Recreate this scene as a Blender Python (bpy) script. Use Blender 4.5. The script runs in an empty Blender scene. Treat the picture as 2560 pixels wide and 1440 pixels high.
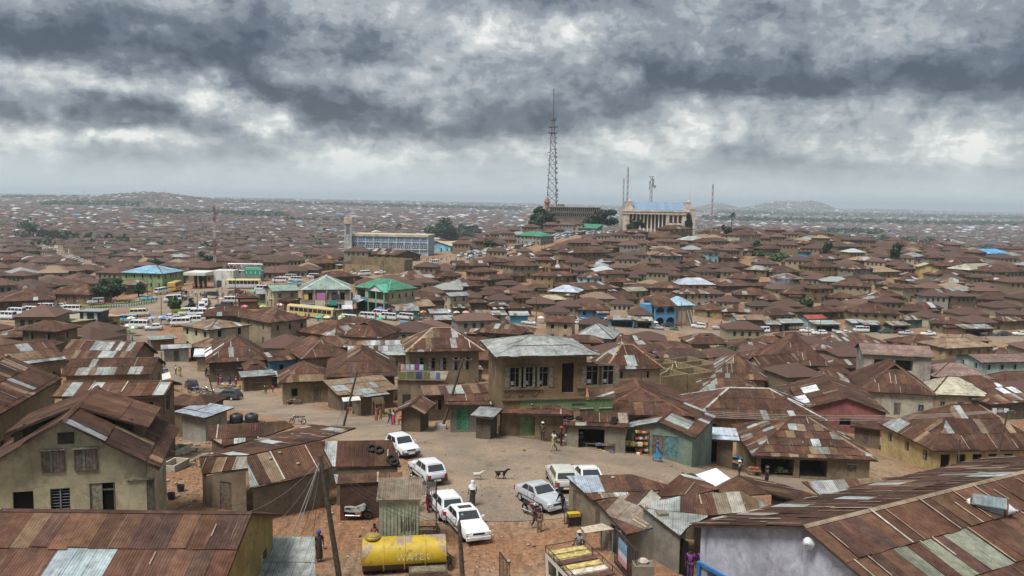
import bpy,math,random
import numpy as np
from mathutils import Vector,Matrix
rnd=random.Random(7)
sc=bpy.context.scene
COL=sc.collection
R=math.radians
# camera
FPX=2130.0
CAMZ=20.0
PITCH=math.atan((720-503)/FPX)
ROLL=R(0.85)
_f=Vector((0,math.cos(PITCH),-math.sin(PITCH)))
_r0=Vector((1,0,0));_u0=Vector((0,math.sin(PITCH),math.cos(PITCH)))
_r=_r0*math.cos(ROLL)+_u0*math.sin(ROLL)
_u=_u0*math.cos(ROLL)-_r0*math.sin(ROLL)
cam=bpy.data.objects.new('camera',bpy.data.cameras.new('camera'))
COL.objects.link(cam)
cam.matrix_world=Matrix(((_r.x,_u.x,-_f.x,0),(_r.y,_u.y,-_f.y,0),(_r.z,_u.z,-_f.z,CAMZ),(0,0,0,1)))
cam.data.sensor_width=36;cam.data.lens=36*FPX/2560
cam.data.clip_start=0.5;cam.data.clip_end=60000
sc.camera=cam
# exposure and render settings
vs=sc.view_settings
vs.view_transform='Standard';vs.look='None';vs.gamma=1;vs.use_curve_mapping=False
vs.exposure=1.75
EXPO=2**vs.exposure
sc.render.engine='CYCLES'
cy=sc.cycles
cy.use_denoising=True
try:cy.denoiser='OPENIMAGEDENOISE'
except Exception:pass
cy.max_bounces=4;cy.diffuse_bounces=2;cy.glossy_bounces=2;cy.transmission_bounces=2
cy.volume_bounces=0;cy.transparent_max_bounces=6;cy.caustics_reflective=False;cy.caustics_refractive=False
cy.sample_clamp_indirect=4
# world: overcast sky
SUN_EL,SUN_AZ=62,222
world=bpy.data.worlds.new('World');sc.world=world;world.use_nodes=True
def build_sky():
 nt=world.node_tree;N=nt.nodes;K=nt.links
 N.clear()
 def nd(t,**kw):
  n=N.new(t)
  for k,v in kw.items():setattr(n,k,v)
  return n
 def mth(op,a,b=None,c=None,clamp=False):
  n=nd('ShaderNodeMath',operation=op,use_clamp=clamp)
  for i,x in enumerate((a,b,c)):
   if x is None:continue
   if isinstance(x,(int,float)):n.inputs[i].default_value=x
   else:K.new(x,n.inputs[i])
  return n.outputs[0]
 def vmix(fac,a,b):
  n=nd('ShaderNodeMix',data_type='RGBA');n.clamp_factor=True
  for s,x in((0,fac),(6,a),(7,b)):
   if isinstance(x,(int,float)):n.inputs[s].default_value=x
   elif isinstance(x,tuple):n.inputs[s].default_value=(*x,1)
   else:K.new(x,n.inputs[s])
  return n.outputs[2]
 def sstep(x,lo,hi):
  n=nd('ShaderNodeMapRange',interpolation_type='SMOOTHSTEP');K.new(x,n.inputs[0])
  n.inputs[1].default_value=lo;n.inputs[2].default_value=hi
  return n.outputs[0]
 def noise(vec,scale,detail=6,rough=.55,dist=0,w=None):
  n=nd('ShaderNodeTexNoise');n.inputs['Scale'].default_value=scale;n.inputs['Detail'].default_value=detail
  n.inputs['Roughness'].default_value=rough;n.inputs['Distortion'].default_value=dist
  K.new(vec,n.inputs['Vector'])
  return n.outputs['Fac']
 tc=nd('ShaderNodeTexCoord')
 sp=nd('ShaderNodeSeparateXYZ');K.new(tc.outputs['Generated'],sp.inputs[0])
 dx,dy,dz=sp.outputs
 zc=mth('MAXIMUM',dz,0.0)
 den=mth('ADD',zc,0.11)
 qx=mth('DIVIDE',dx,den);qy=mth('DIVIDE',dy,den)
 cb=nd('ShaderNodeCombineXYZ');K.new(qx,cb.inputs[0]);K.new(qy,cb.inputs[1])
 q=cb.outputs[0]
 az=mth('ARCTAN2',dx,dy);el=mth('ARCSINE',dz)
 ca=nd('ShaderNodeCombineXYZ');K.new(az,ca.inputs[0]);K.new(mth('MULTIPLY',el,1.3),ca.inputs[1])
 ang=ca.outputs[0]
 w1=mth('SUBTRACT',noise(ang,9,6,.62),.5)
 cs=nd('ShaderNodeVectorMath',operation='ADD');K.new(ang,cs.inputs[0]);cs.inputs[1].default_value=(3.7,1.9,0)
 w2=mth('SUBTRACT',noise(cs.outputs[0],10,6,.62),.5)
 azw=mth('MULTIPLY_ADD',w1,.17,az);elw=mth('MULTIPLY_ADD',w2,.06,el)
 def pix(px,py):
  d=_f+_r*((px-1280)/FPX)+_u*((720-py)/FPX);d.normalize()
  return math.atan2(d.x,d.y),math.asin(d.z)
 def blobs(lst):
  tot=None
  for px,py,rx,ry,amt in lst:
   a0,e0=pix(px,py)
   a=mth('MULTIPLY',mth('SUBTRACT',azw,a0),FPX/rx);e=mth('MULTIPLY',mth('SUBTRACT',elw,e0),FPX/ry)
   s=mth('ADD',mth('MULTIPLY',a,a),mth('MULTIPLY',e,e))
   g=mth('MULTIPLY',mth('POWER',2.718,mth('MULTIPLY',mth('POWER',s,1.2),-.9)),amt)
   tot=g if tot is None else mth('ADD',tot,g)
  return tot
 dark=blobs([(470,120,300,75,.85),(690,60,90,70,.5),(130,115,75,55,.6),(10,140,60,60,.7),(250,240,120,32,.75),(400,298,220,42,.75),(20,265,75,45,.65),(650,222,75,34,.8),(800,262,110,40,.75),(930,300,200,55,.75),(915,120,80,60,.55),(1060,85,60,38,.5),(1130,240,160,55,.5),(1450,300,170,48,.6),(1360,330,120,40,.4),(1590,220,150,70,.35),(1880,190,420,46,.85),(2150,235,420,40,.6),(2010,412,300,34,.55),(1400,5,260,40,.6),(2520,130,170,110,.75),(1850,60,380,60,.3),(520,375,260,26,.5),(200,385,260,24,.35),(1150,330,160,40,.5),(2300,440,350,30,.3),(60,40,220,50,.35)])
 lite=blobs([(545,255,70,40,.75),(300,350,55,24,.9),(430,352,100,30,.75),(60,352,110,34,.75),(650,315,55,30,.75),(910,385,160,42,.8),(1090,290,65,34,.7),(1000,215,220,40,.45),(1230,60,220,60,.45),(60,210,160,50,.55),(330,200,260,26,.4),(1290,360,160,40,.4),(1430,60,60,60,.3),(1530,195,45,30,.6),(1700,320,160,50,.35),(2400,375,110,55,.55),(2150,370,170,34,.3),(1560,370,220,45,.35),(780,30,90,50,.3),(2300,110,180,50,.25),(1950,265,300,25,.3)])
 n1=noise(q,1.1,8,.6,.3)
 n2=noise(ang,17,7,.6,.25)
 n3=noise(q,4.0,6,.6,.2)
 n4=noise(ang,52,5,.65,.5)
 fld=mth('ADD',mth('MULTIPLY',mth('SUBTRACT',n1,.5),.6),mth('MULTIPLY',mth('SUBTRACT',n3,.5),.55))
 fld=mth('ADD',fld,mth('MULTIPLY',mth('SUBTRACT',n2,.5),1.45))
 fld=mth('ADD',fld,mth('MULTIPLY',mth('SUBTRACT',n4,.5),.8))
 n5=noise(ang,12,5,.55,.6);n6=noise(cs.outputs[0],27,5,.55,.5)
 for nn,am in((n5,.75),(n6,.45)):fld=mth('ADD',fld,mth('MULTIPLY',mth('SUBTRACT',mth('ABSOLUTE',mth('MULTIPLY_ADD',nn,2.0,-1.0)),.17),am))
 fld=mth('ADD',fld,mth('SUBTRACT',mth('MULTIPLY',lite,1.1),mth('MULTIPLY',dark,.9)))
 fld=mth('ADD',fld,.70)
 rp=nd('ShaderNodeValToRGB');K.new(mth('MULTIPLY_ADD',fld,.62,.20,clamp=True),rp.inputs[0])
 rp.color_ramp.interpolation='EASE'
 el_=rp.color_ramp.elements
 tones=[(0.0,(.050,.062,.088)),(.22,(.125,.148,.185)),(.45,(.27,.305,.34)),(.66,(.46,.495,.51)),(.84,(.70,.72,.71)),(1.0,(1.0,.99,.95))]
 el_[0].position,el_[0].color=tones[0][0],(*tones[0][1],1)
 el_[1].position,el_[1].color=tones[-1][0],(*tones[-1][1],1)
 for p,c in tones[1:-1]:
  e=el_.new(p);e.color=(*c,1)
 col=vmix(mth('MULTIPLY',sstep(dz,.075,.0),.9),rp.outputs[0],(.72,.82,.84))
 up=mth('MULTIPLY_ADD',sstep(dz,.18,.95),.8,1.0)
 bg_c=nd('ShaderNodeMix',data_type='RGBA',blend_type='MULTIPLY');bg_c.inputs[0].default_value=1
 K.new(col,bg_c.inputs[6])
 cu=nd('ShaderNodeCombineXYZ');[K.new(up,cu.inputs[i])for i in range(3)]
 K.new(cu.outputs[0],bg_c.inputs[7])
 b1=nd('ShaderNodeBackground');K.new(bg_c.outputs[2],b1.inputs[0]);b1.inputs[1].default_value=.92/EXPO
 sk=nd('ShaderNodeTexSky');sk.sky_type='NISHITA';sk.sun_disc=False
 sk.sun_elevation=R(SUN_EL);sk.sun_rotation=R(SUN_AZ)
 b2=nd('ShaderNodeBackground');K.new(sk.outputs[0],b2.inputs[0]);b2.inputs[1].default_value=0.05
 mx=nd('ShaderNodeMixShader');mx.inputs[0].default_value=.93
 K.new(b2.outputs[0],mx.inputs[1]);K.new(b1.outputs[0],mx.inputs[2])
 out=nd('ShaderNodeOutputWorld');K.new(mx.outputs[0],out.inputs[0])
build_sky()
sl=bpy.data.lights.new('sun','SUN');sl.energy=1.5;sl.angle=R(20);sl.color=(1,.965,.91)
sun=bpy.data.objects.new('sun',sl);COL.objects.link(sun)
_sd=Vector((math.sin(R(SUN_AZ))*math.cos(R(SUN_EL)),math.cos(R(SUN_AZ))*math.cos(R(SUN_EL)),math.sin(R(SUN_EL))))
sun.rotation_euler=_sd.to_track_quat('Z','Y').to_euler();sun.location=(0,0,150)
# terrain as a smooth function of place
CTRL=[]
for D,row in((15,[(-600,1),(700,1),(1900,1),(3200,1)]),(30,[(-600,.6),(640,.5),(1280,.4),(1900,.3),(3200,0)]),(45,[(-400,.5),(300,.4),(900,0),(1280,0),(1900,0),(2560,-1),(3200,-1)]),(60,[(-400,0),(300,0),(800,0),(1280,0),(1900,-1),(2560,-2.2),(3200,-3)]),(75,[(-400,-2),(300,-1.8),(700,-1.2),(1000,-.6),(1280,-.5),(1640,-2),(1900,-4.6),(2560,-6),(3200,-7)]),(90,[(-400,-4),(200,-4.2),(600,-4.4),(1000,-3.6),(1300,-3),(1700,-5),(2100,-7.5),(2560,-9),(3200,-10)]),(105,[(-400,-5),(200,-6),(560,-7.2),(980,-6.4),(1360,-5.5),(1800,-8.5),(2300,-11),(2800,-12)]),(135,[(-400,-7),(200,-8.5),(540,-10.5),(1000,-9),(1360,-9),(1900,-12.5),(2300,-14),(2800,-15)]),(180,[(-400,-8.5),(100,-9.5),(360,-10.5),(700,-10.5),(1100,-12),(1500,-15),(1900,-17),(2300,-17.5),(2800,-18)]),(230,[(-400,-10),(100,-10),(430,-9),(780,-10.5),(1100,-13.5),(1500,-17.5),(1900,-19),(2300,-19),(2800,-19)]),(285,[(-400,-12),(100,-12),(420,-9.5),(700,-8.7),(1000,-11),(1400,-15),(1815,-19),(2200,-17),(2800,-17)]),(333,[(-400,-15),(0,-15),(400,-13),(830,-10),(1100,-10),(1400,-12),(1800,-14.5),(2300,-14),(2800,-14)]),(400,[(-400,-19),(0,-19),(400,-18),(860,-9),(1000,-7),(1250,-7.5),(1600,-8.5),(2000,-9.5),(2323,-10.5),(2700,-8)]),(480,[(-400,-22),(0,-22),(400,-21),(800,-17),(1100,-8),(1300,-4.5),(1650,-4),(2000,-5),(2300,-6),(2700,-8)]),(590,[(-400,-25),(0,-25),(400,-25),(800,-25),(1100,-16),(1350,0),(1650,-.8),(1800,-1),(2000,-2.5),(2300,-9),(2700,-16)]),(700,[(-400,-28),(400,-28),(800,-29),(1100,-26),(1400,-8),(1700,-10),(2000,-16),(2300,-24),(2700,-27)]),(900,[(-400,-30),(600,-31),(1100,-33),(1500,-32),(1900,-35),(2300,-36),(2800,-36)]),(1500,[(-400,-32),(600,-34),(1300,-36),(2000,-38),(2800,-39)]),(3000,[(-400,-14),(300,-16),(700,-24),(1300,-32),(2000,-40),(2800,-42)]),(6000,[(-400,6),(300,4),(800,-4),(1300,-16),(2000,-40),(2800,-44)]),(12000,[(-400,10),(600,6),(1300,-12),(2000,-48),(2800,-54)]),(26000,[(-400,10),(600,4),(1300,-20),(2000,-60),(2800,-70)])):
 for px,z in row:CTRL.append(((px-1280)/FPX,D,z))
CTRL=np.array(CTRL)
def _su(u,y):return np.stack([u*4.0,np.log(np.maximum(y,8.)/50.)*1.3],-1)
_cp=_su(CTRL[:,0],CTRL[:,1])
def _tps(d2):return np.where(d2>1e-12,.5*d2*np.log(np.maximum(d2,1e-12)),0.)
_n=len(_cp)
_A=np.zeros((_n+3,_n+3))
_A[:_n,:_n]=_tps(((_cp[:,None]-_cp[None])**2).sum(-1))+np.eye(_n)*.004
_A[:_n,_n]=1;_A[:_n,_n+1:]=_cp;_A[_n,:_n]=1;_A[_n+1:,:_n]=_cp.T
_w=np.linalg.solve(_A,np.concatenate([CTRL[:,2],np.zeros(3)]))
BUMPS=[(380,3500,30,.055,500),(250,3600,14,.09,500),(530,3500,13,.06,400),(1790,9000,60,.020,900),(1925,8600,62,.028,900),(2030,8500,80,.022,800),(1970,8600,40,.03,900),(2200,9500,34,.06,900),(2450,10000,26,.08,900)]
def TZ(x,y):
 x=np.asarray(x,float);y=np.asarray(y,float)
 u=np.clip(x/np.maximum(y,12.),-1.1,1.1);yy=np.maximum(y,15.)
 p=_su(u,yy)
 sh=p.shape[:-1];p=p.reshape(-1,2);out=np.empty(len(p))
 for i in range(0,len(p),20000):
  q=p[i:i+20000]
  out[i:i+20000]=_tps(((q[:,None]-_cp[None])**2).sum(-1))@_w[:_n]+_w[_n]+q@_w[_n+1:]
 out=out.reshape(sh)
 for px,D,h,su,sd in BUMPS:
  out=out+h*np.exp(-((u-(px-1280)/FPX)/su)**2-((yy-D)/sd)**2)
 return out
def T(x,y):return float(TZ(np.array([x]),np.array([y]))[0])
def ray(px,py):
 d=_f+_r*((px-1280)/FPX)+_u*((720-py)/FPX)
 return d/d.y
_YS=np.exp(np.linspace(math.log(22),math.log(24000),900))
def at(px,py,h=0.0):
 """the place where the line of sight through a photograph pixel is h metres above the ground"""
 d=ray(px,py)
 g=CAMZ+d.z*_YS-TZ(d.x*_YS,_YS)-h
 k=np.nonzero(g<=0)[0]
 if len(k)==0:i=len(_YS)-1
 else:i=int(k[0])
 if i==0:y=_YS[0]
 else:
  g0,g1=g[i-1],g[i];t=g0/(g0-g1)if g0!=g1 else 1
  y=_YS[i-1]+(_YS[i]-_YS[i-1])*min(max(t,0),1)
 return Vector((d.x*y,y,CAMZ+d.z*y))
def on_z(px,py,z):
 d=ray(px,py);y=(z-CAMZ)/d.z
 return Vector((d.x*y,y,z))
def on_d(px,py,y):
 d=ray(px,py)
 return Vector((d.x*y,y,CAMZ+d.z*y))
def proj(p):
 v=Vector(p)-Vector((0,0,CAMZ));w=v.dot(_f)
 return 1280+FPX*v.dot(_r)/w,720-FPX*v.dot(_u)/w
# materials
def newmat(name):
 m=bpy.data.materials.new(name);m.use_nodes=True
 nt=m.node_tree;b=nt.nodes['Principled BSDF']
 return m,nt,nt.nodes,nt.links,b
def base_col(nt):
 """face colour times object colour"""
 N,K=nt.nodes,nt.links
 a=N.new('ShaderNodeAttribute');a.attribute_name='Col'
 o=N.new('ShaderNodeObjectInfo')
 m=N.new('ShaderNodeMix');m.data_type='RGBA';m.blend_type='MULTIPLY';m.inputs[0].default_value=1
 K.new(a.outputs['Color'],m.inputs[6]);K.new(o.outputs['Color'],m.inputs[7])
 return m.outputs[2]
def n_noise(nt,scale,detail=4,rough=.6,vec=None,dist=0):
 n=nt.nodes.new('ShaderNodeTexNoise');n.inputs['Scale'].default_value=scale;n.inputs['Detail'].default_value=detail
 n.inputs['Roughness'].default_value=rough;n.inputs['Distortion'].default_value=dist
 if vec is None:
  g=nt.nodes.new('ShaderNodeNewGeometry');vec=g.outputs['Position']
 nt.links.new(vec,n.inputs['Vector'])
 return n.outputs['Fac']
def n_range(nt,x,a,b,c,d,smooth=True):
 n=nt.nodes.new('ShaderNodeMapRange');nt.links.new(x,n.inputs[0])
 if smooth:n.interpolation_type='SMOOTHSTEP'
 for i,v in enumerate((a,b,c,d)):n.inputs[i+1].default_value=v
 return n.outputs[0]
def n_mix(nt,fac,a,b,blend='MIX'):
 m=nt.nodes.new('ShaderNodeMix');m.data_type='RGBA';m.blend_type=blend;m.clamp_factor=True
 for s,x in((0,fac),(6,a),(7,b)):
  if isinstance(x,(int,float)):m.inputs[s].default_value=x
  elif isinstance(x,tuple):m.inputs[s].default_value=(*x,1)
  else:nt.links.new(x,m.inputs[s])
 return m.outputs[2]
def n_bump(nt,h,strength,dist,b):
 bp=nt.nodes.new('ShaderNodeBump');bp.inputs['Strength'].default_value=strength;bp.inputs['Distance'].default_value=dist
 nt.links.new(h,bp.inputs['Height']);nt.links.new(bp.outputs[0],b.inputs['Normal'])
def n_val(nt,col,x,lo,hi):
 """col scaled by a value between lo and hi"""
 c=nt.nodes.new('ShaderNodeCombineXYZ');r=n_range(nt,x,.3,.7,lo,hi)
 for i in range(3):nt.links.new(r,c.inputs[i])
 return n_mix(nt,1.0,col,c.outputs[0],'MULTIPLY')
def m_plain(name,rough=.75,spec=.3,metal=0.,var=(.8,1.15),scale=3.):
 m,nt,N,K,b=newmat(name)
 c=n_val(nt,base_col(nt),n_noise(nt,scale),*var)
 K.new(c,b.inputs['Base Color']);b.inputs['Roughness'].default_value=rough
 b.inputs['Specular IOR Level'].default_value=spec;b.inputs['Metallic'].default_value=metal
 return m
def m_wall():
 m,nt,N,K,b=newmat('plaster')
 c=base_col(nt)
 c=n_val(nt,c,n_noise(nt,.45,6,.7),.62,1.22)
 big=n_range(nt,n_noise(nt,.9,8,.72,dist=.6),.50,.64,0,.62)
 c=n_mix(nt,big,c,n_mix(nt,.55,c,(.045,.036,.028)))
 mp=N.new('ShaderNodeMapping');g=N.new('ShaderNodeNewGeometry');K.new(g.outputs['Position'],mp.inputs[0]);mp.inputs['Scale'].default_value=(1.1,1.1,.16)
 st=n_range(nt,n_noise(nt,1.,6,.65,mp.outputs[0],.5),.53,.72,0,.7)
 c=n_mix(nt,st,c,n_mix(nt,.6,c,(.04,.03,.024)))
 fl=n_range(nt,n_noise(nt,1.7,5,.7),.62,.70,0,.45)
 c=n_mix(nt,fl,c,(.30,.235,.165))
 K.new(c,b.inputs['Base Color']);b.inputs['Roughness'].default_value=.92;b.inputs['Specular IOR Level'].default_value=.15
 n_bump(nt,n_noise(nt,9,5),.35,.04,b)
 return m
def m_roof():
 m,nt,N,K,b=newmat('corrugated_iron')
 c=base_col(nt)
 c=n_val(nt,c,n_noise(nt,.35,5,.65),.74,1.28)
 c=n_val(nt,c,n_noise(nt,2.2,6,.7),.72,1.30)
 uv=N.new('ShaderNodeUVMap')
 mp=N.new('ShaderNodeMapping');K.new(uv.outputs[0],mp.inputs[0]);mp.inputs['Scale'].default_value=(5.5,.32,1)
 s=n_noise(nt,1.,5,.65,mp.outputs[0])
 c=n_mix(nt,n_range(nt,s,.57,.72,0,.5),c,(.24,.185,.135))
 mp3=N.new('ShaderNodeMapping');K.new(uv.outputs[0],mp3.inputs[0]);mp3.inputs['Scale'].default_value=(3.3,.5,1);mp3.inputs['Location'].default_value=(7,3,0)
 s3=n_noise(nt,1.,5,.7,mp3.outputs[0])
 c=n_mix(nt,n_range(nt,s3,.54,.70,0,.55),c,(.052,.027,.020))
 K.new(c,b.inputs['Base Color']);b.inputs['Roughness'].default_value=.75;b.inputs['Specular IOR Level'].default_value=.10
 wv=N.new('ShaderNodeTexWave');wv.wave_type='BANDS';wv.bands_direction='X';wv.wave_profile='SIN';wv.inputs['Scale'].default_value=.314/.13*1.0
 K.new(uv.outputs[0],wv.inputs[0])
 n_bump(nt,wv.outputs['Fac'],.8,.03,b)
 return m
def m_paint():
 m,nt,N,K,b=newmat('car_paint')
 c=n_val(nt,base_col(nt),n_noise(nt,2.,5),.86,1.06)
 dirt=n_range(nt,n_noise(nt,1.3,6,.7),.52,.75,0,.3)
 c=n_mix(nt,dirt,c,(.30,.22,.15))
 K.new(c,b.inputs['Base Color']);b.inputs['Roughness'].default_value=.32;b.inputs['Coat Weight'].default_value=.35;b.inputs['Coat Roughness'].default_value=.12
 return m
def m_simple(name,col,rough,spec=.5,metal=0.):
 m,nt,N,K,b=newmat(name)
 c=n_val(nt,n_mix(nt,0.,col,col),n_noise(nt,4.),.8,1.2)
 K.new(c,b.inputs['Base Color']);b.inputs['Roughness'].default_value=rough;b.inputs['Specular IOR Level'].default_value=spec;b.inputs['Metallic'].default_value=metal
 return m
def m_leaf():
 m,nt,N,K,b=newmat('foliage')
 c=n_val(nt,base_col(nt),n_noise(nt,.8,4),.65,1.4)
 K.new(c,b.inputs['Base Color']);b.inputs['Roughness'].default_value=.55;b.inputs['Specular IOR Level'].default_value=.3
 return m
def m_ground():
 m,nt,N,K,b=newmat('laterite_earth')
 red,tan,grey,pale=(.235,.125,.070),(.26,.180,.115),(.150,.115,.085),(.32,.24,.165)
 c=n_mix(nt,n_range(nt,n_noise(nt,.09,6,.6),.42,.62,0,1),red,tan)
 c=n_mix(nt,n_range(nt,n_noise(nt,.25,7,.65),.54,.70,0,.8),c,grey)
 c=n_mix(nt,n_range(nt,n_noise(nt,.7,7,.7,dist=.8),.56,.70,0,.6),c,pale)
 c=n_val(nt,c,n_noise(nt,3.5,8,.75),.62,1.35)
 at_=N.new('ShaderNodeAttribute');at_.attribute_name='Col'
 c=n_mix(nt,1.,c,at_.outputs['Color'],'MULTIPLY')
 K.new(c,b.inputs['Base Color']);b.inputs['Roughness'].default_value=.95;b.inputs['Specular IOR Level'].default_value=.12
 mpr=N.new('ShaderNodeMapping');gg=N.new('ShaderNodeNewGeometry');K.new(gg.outputs['Position'],mpr.inputs[0]);mpr.inputs['Rotation'].default_value=(0,0,.5);mpr.inputs['Scale'].default_value=(1.6,.35,1)
 rut=n_noise(nt,1.0,6,.6,mpr.outputs[0],.8)
 c2=n_mix(nt,n_range(nt,rut,.52,.64,0,.55),c,(.105,.062,.040));K.new(c2,b.inputs['Base Color'])
 hsum=N.new('ShaderNodeMath');hsum.operation='MULTIPLY_ADD';K.new(rut,hsum.inputs[0]);hsum.inputs[1].default_value=-2.5;K.new(n_noise(nt,2.2,8,.7),hsum.inputs[2])
 n_bump(nt,hsum.outputs[0],.9,.14,b)
 return m
def m_road():
 m,nt,N,K,b=newmat('dusty_asphalt')
 c=n_mix(nt,n_range(nt,n_noise(nt,.16,6,.6),.38,.62,0,1),(.175,.138,.105),(.245,.182,.128))
 c=n_mix(nt,n_range(nt,n_noise(nt,.5,7,.7,dist=.5),.52,.68,0,.75),c,(.115,.094,.076))
 c=n_mix(nt,n_range(nt,n_noise(nt,.33,6,.7,dist=1.),.58,.70,0,.5),c,(.235,.165,.11))
 c=n_val(nt,c,n_noise(nt,7,8,.75),.72,1.25)
 K.new(c,b.inputs['Base Color']);b.inputs['Roughness'].default_value=.9;b.inputs['Specular IOR Level'].default_value=.2
 n_bump(nt,n_noise(nt,5,8,.7),.5,.03,b)
 return m
WALL,ROOF,PLAIN,PAINT,LEAF,GROUND,ROADM=m_wall(),m_roof(),m_plain('painted_surface'),m_paint(),m_leaf(),m_ground(),m_road()
CLOTH=m_plain('cloth',.9,.1,0,(.75,1.2),6.)
WOOD=m_plain('weathered_wood',.85,.2,0,(.55,1.3),5.)
SKIN=m_plain('skin',.55,.35,0,(.9,1.1),4.)
PLASTIC=m_plain('plastic',.4,.5,0,(.9,1.1),3.)
STEEL=m_plain('painted_steel',.5,.5,.3,(.7,1.2),3.)
GLASS=m_simple('dark_glass',(.022,.026,.03),.08,.6)
DARK=m_simple('dark_interior',(.012,.010,.009),.9,.1)
RUBBER=m_simple('rubber',(.018,.018,.019),.85,.2)
CHROME=m_simple('bright_metal',(.55,.55,.55),.3,.5,.8)
LAMP=m_simple('lamp_lens',(.62,.62,.60),.15,.6)
REDLENS=m_simple('red_lens',(.30,.015,.012),.2,.6)
# mesh builder and object helpers
KIDS={}
class MB:
 def __init__(s,col=(1,1,1)):
  s.v=[];s.f=[];s.c=[];s.m=[];s.u=[];s.col=col;s.mi=0
 def face(s,pts,col=None,uv=None,mi=None):
  n=len(s.v);s.v.extend([tuple(p)for p in pts]);s.f.append(tuple(range(n,n+len(pts))))
  s.c.append(col or s.col);s.m.append(s.mi if mi is None else mi)
  s.u.append(uv if uv else[(0,0)]*len(pts))
 def mesh_(s,vs,fs,col=None,mi=None):
  n=len(s.v);s.v.extend([tuple(p)for p in vs])
  for f in fs:
   s.f.append(tuple(n+i for i in f));s.c.append(col or s.col);s.m.append(s.mi if mi is None else mi)
   s.u.append([(vs[i][0],vs[i][2])for i in f])
 def box(s,x0,x1,y0,y1,z0,z1,col=None,mi=None,M=None):
  vs=[(x0,y0,z0),(x1,y0,z0),(x1,y1,z0),(x0,y1,z0),(x0,y0,z1),(x1,y0,z1),(x1,y1,z1),(x0,y1,z1)]
  if M is not None:vs=[tuple(M@Vector(p))for p in vs]
  s.mesh_(vs,[(0,3,2,1),(4,5,6,7),(0,1,5,4),(1,2,6,5),(2,3,7,6),(3,0,4,7)],col,mi)
 def bar(s,a,b,r,n=6,col=None,mi=None,r2=None,caps=True):
  a=Vector(a);b=Vector(b);d=b-a
  if d.length<1e-6:return
  q=d.to_track_quat('Z','Y');r2=r if r2 is None else r2
  vs=[]
  for k in range(n):
   t=2*math.pi*(k+.5)/n;o=q@Vector((math.cos(t),math.sin(t),0))
   vs.append(a+o*r);vs.append(b+o*r2)
  fs=[(2*k,2*((k+1)%n),2*((k+1)%n)+1,2*k+1)for k in range(n)]
  if caps:fs+=[tuple(2*k for k in range(n))[::-1],tuple(2*k+1 for k in range(n))]
  s.mesh_(vs,fs,col,mi)
 def path(s,pts,r,n=4,col=None):
  for a,b in zip(pts,pts[1:]):s.bar(a,b,r,n,col,caps=False)
 def lathe(s,prof,n=16,col=None,c=(0,0,0),mi=None):
  vs=[]
  for r,z in prof:
   for k in range(n):
    t=2*math.pi*k/n;vs.append((c[0]+r*math.cos(t),c[1]+r*math.sin(t),c[2]+z))
  fs=[]
  for i in range(len(prof)-1):
   for k in range(n):
    k2=(k+1)%n;fs.append((i*n+k,i*n+k2,(i+1)*n+k2,(i+1)*n+k))
  s.mesh_(vs,fs,col,mi)
 def build(s,name,mats,parent=None,smooth=False,loc=(0,0,0),rot=None,color=None,**props):
  return obj(name,s.mesh(name,mats,smooth),parent,loc,rot,color,**props)
 def mesh(s,name,mats,smooth=False,weld=False):
  me=bpy.data.meshes.new(name)
  me.from_pydata(s.v,[],s.f)
  if not isinstance(mats,(list,tuple)):mats=[mats]
  for m in mats:me.materials.append(m)
  if len(mats)>1:me.polygons.foreach_set('material_index',s.m)
  at_=me.color_attributes.new('Col','FLOAT_COLOR','CORNER')
  L=np.array([len(f)for f in s.f]);c=np.ones((len(L),4),np.float32);c[:,:3]=np.array(s.c,np.float32)
  at_.data.foreach_set('color',np.repeat(c,L,0).ravel())
  uv=me.uv_layers.new(name='UVMap');flat=np.array([q for u in s.u for q in u],np.float32)
  uv.data.foreach_set('uv',flat.ravel())
  if smooth:
   me.polygons.foreach_set('use_smooth',[True]*len(s.f))
  me.update()
  return me
def obj(name,me,parent=None,loc=(0,0,0),rot=None,color=None,**props):
 o=bpy.data.objects.new(name,me);COL.objects.link(o)
 o.location=loc
 if rot is not None:o.rotation_euler=rot
 if parent is not None:o.parent=parent;KIDS.setdefault(parent.name,[]).append(o)
 if color is not None:o.color=(*color,1)
 for k,v in props.items():o[k]=v
 return o
LABELS={}
def tag(o,label,cat,group=None,kind=None):
 o['label']=label;o['category']=cat
 if group:o['group']=group
 if kind:o['kind']=kind
 return o
def thing(name,label,cat,loc=(0,0,0),rz=0.,group=None):
 o=obj(name,None,None,loc,(0,0,rz))
 o.empty_display_size=.1
 return tag(o,label,cat,group)
def copy_tree(src,parent=None):
 c=src.copy();COL.objects.link(c)
 if parent is not None:c.parent=parent;KIDS.setdefault(parent.name,[]).append(c)
 for ch in KIDS.get(src.name,[]):copy_tree(ch,c)
 return c
def vary(c,a=.12,r=rnd):
 k=1+r.uniform(-a,a)
 return tuple(max(.004,x*k*(1+r.uniform(-a,a)*.35))for x in c)
def ordinal(n):
 w=['first','second','third','fourth','fifth','sixth','seventh','eighth','ninth','tenth','eleventh','twelfth','thirteenth','fourteenth','fifteenth','sixteenth','seventeenth','eighteenth','nineteenth','twentieth']
 if n<=20:return w[n-1]
 t=['twenty','thirty','forty','fifty','sixty','seventy','eighty','ninety'][min(n//10-2,7)]
 return t[:-1]+'ieth' if n%10==0 else t+'-'+w[n%10-1]
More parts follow.
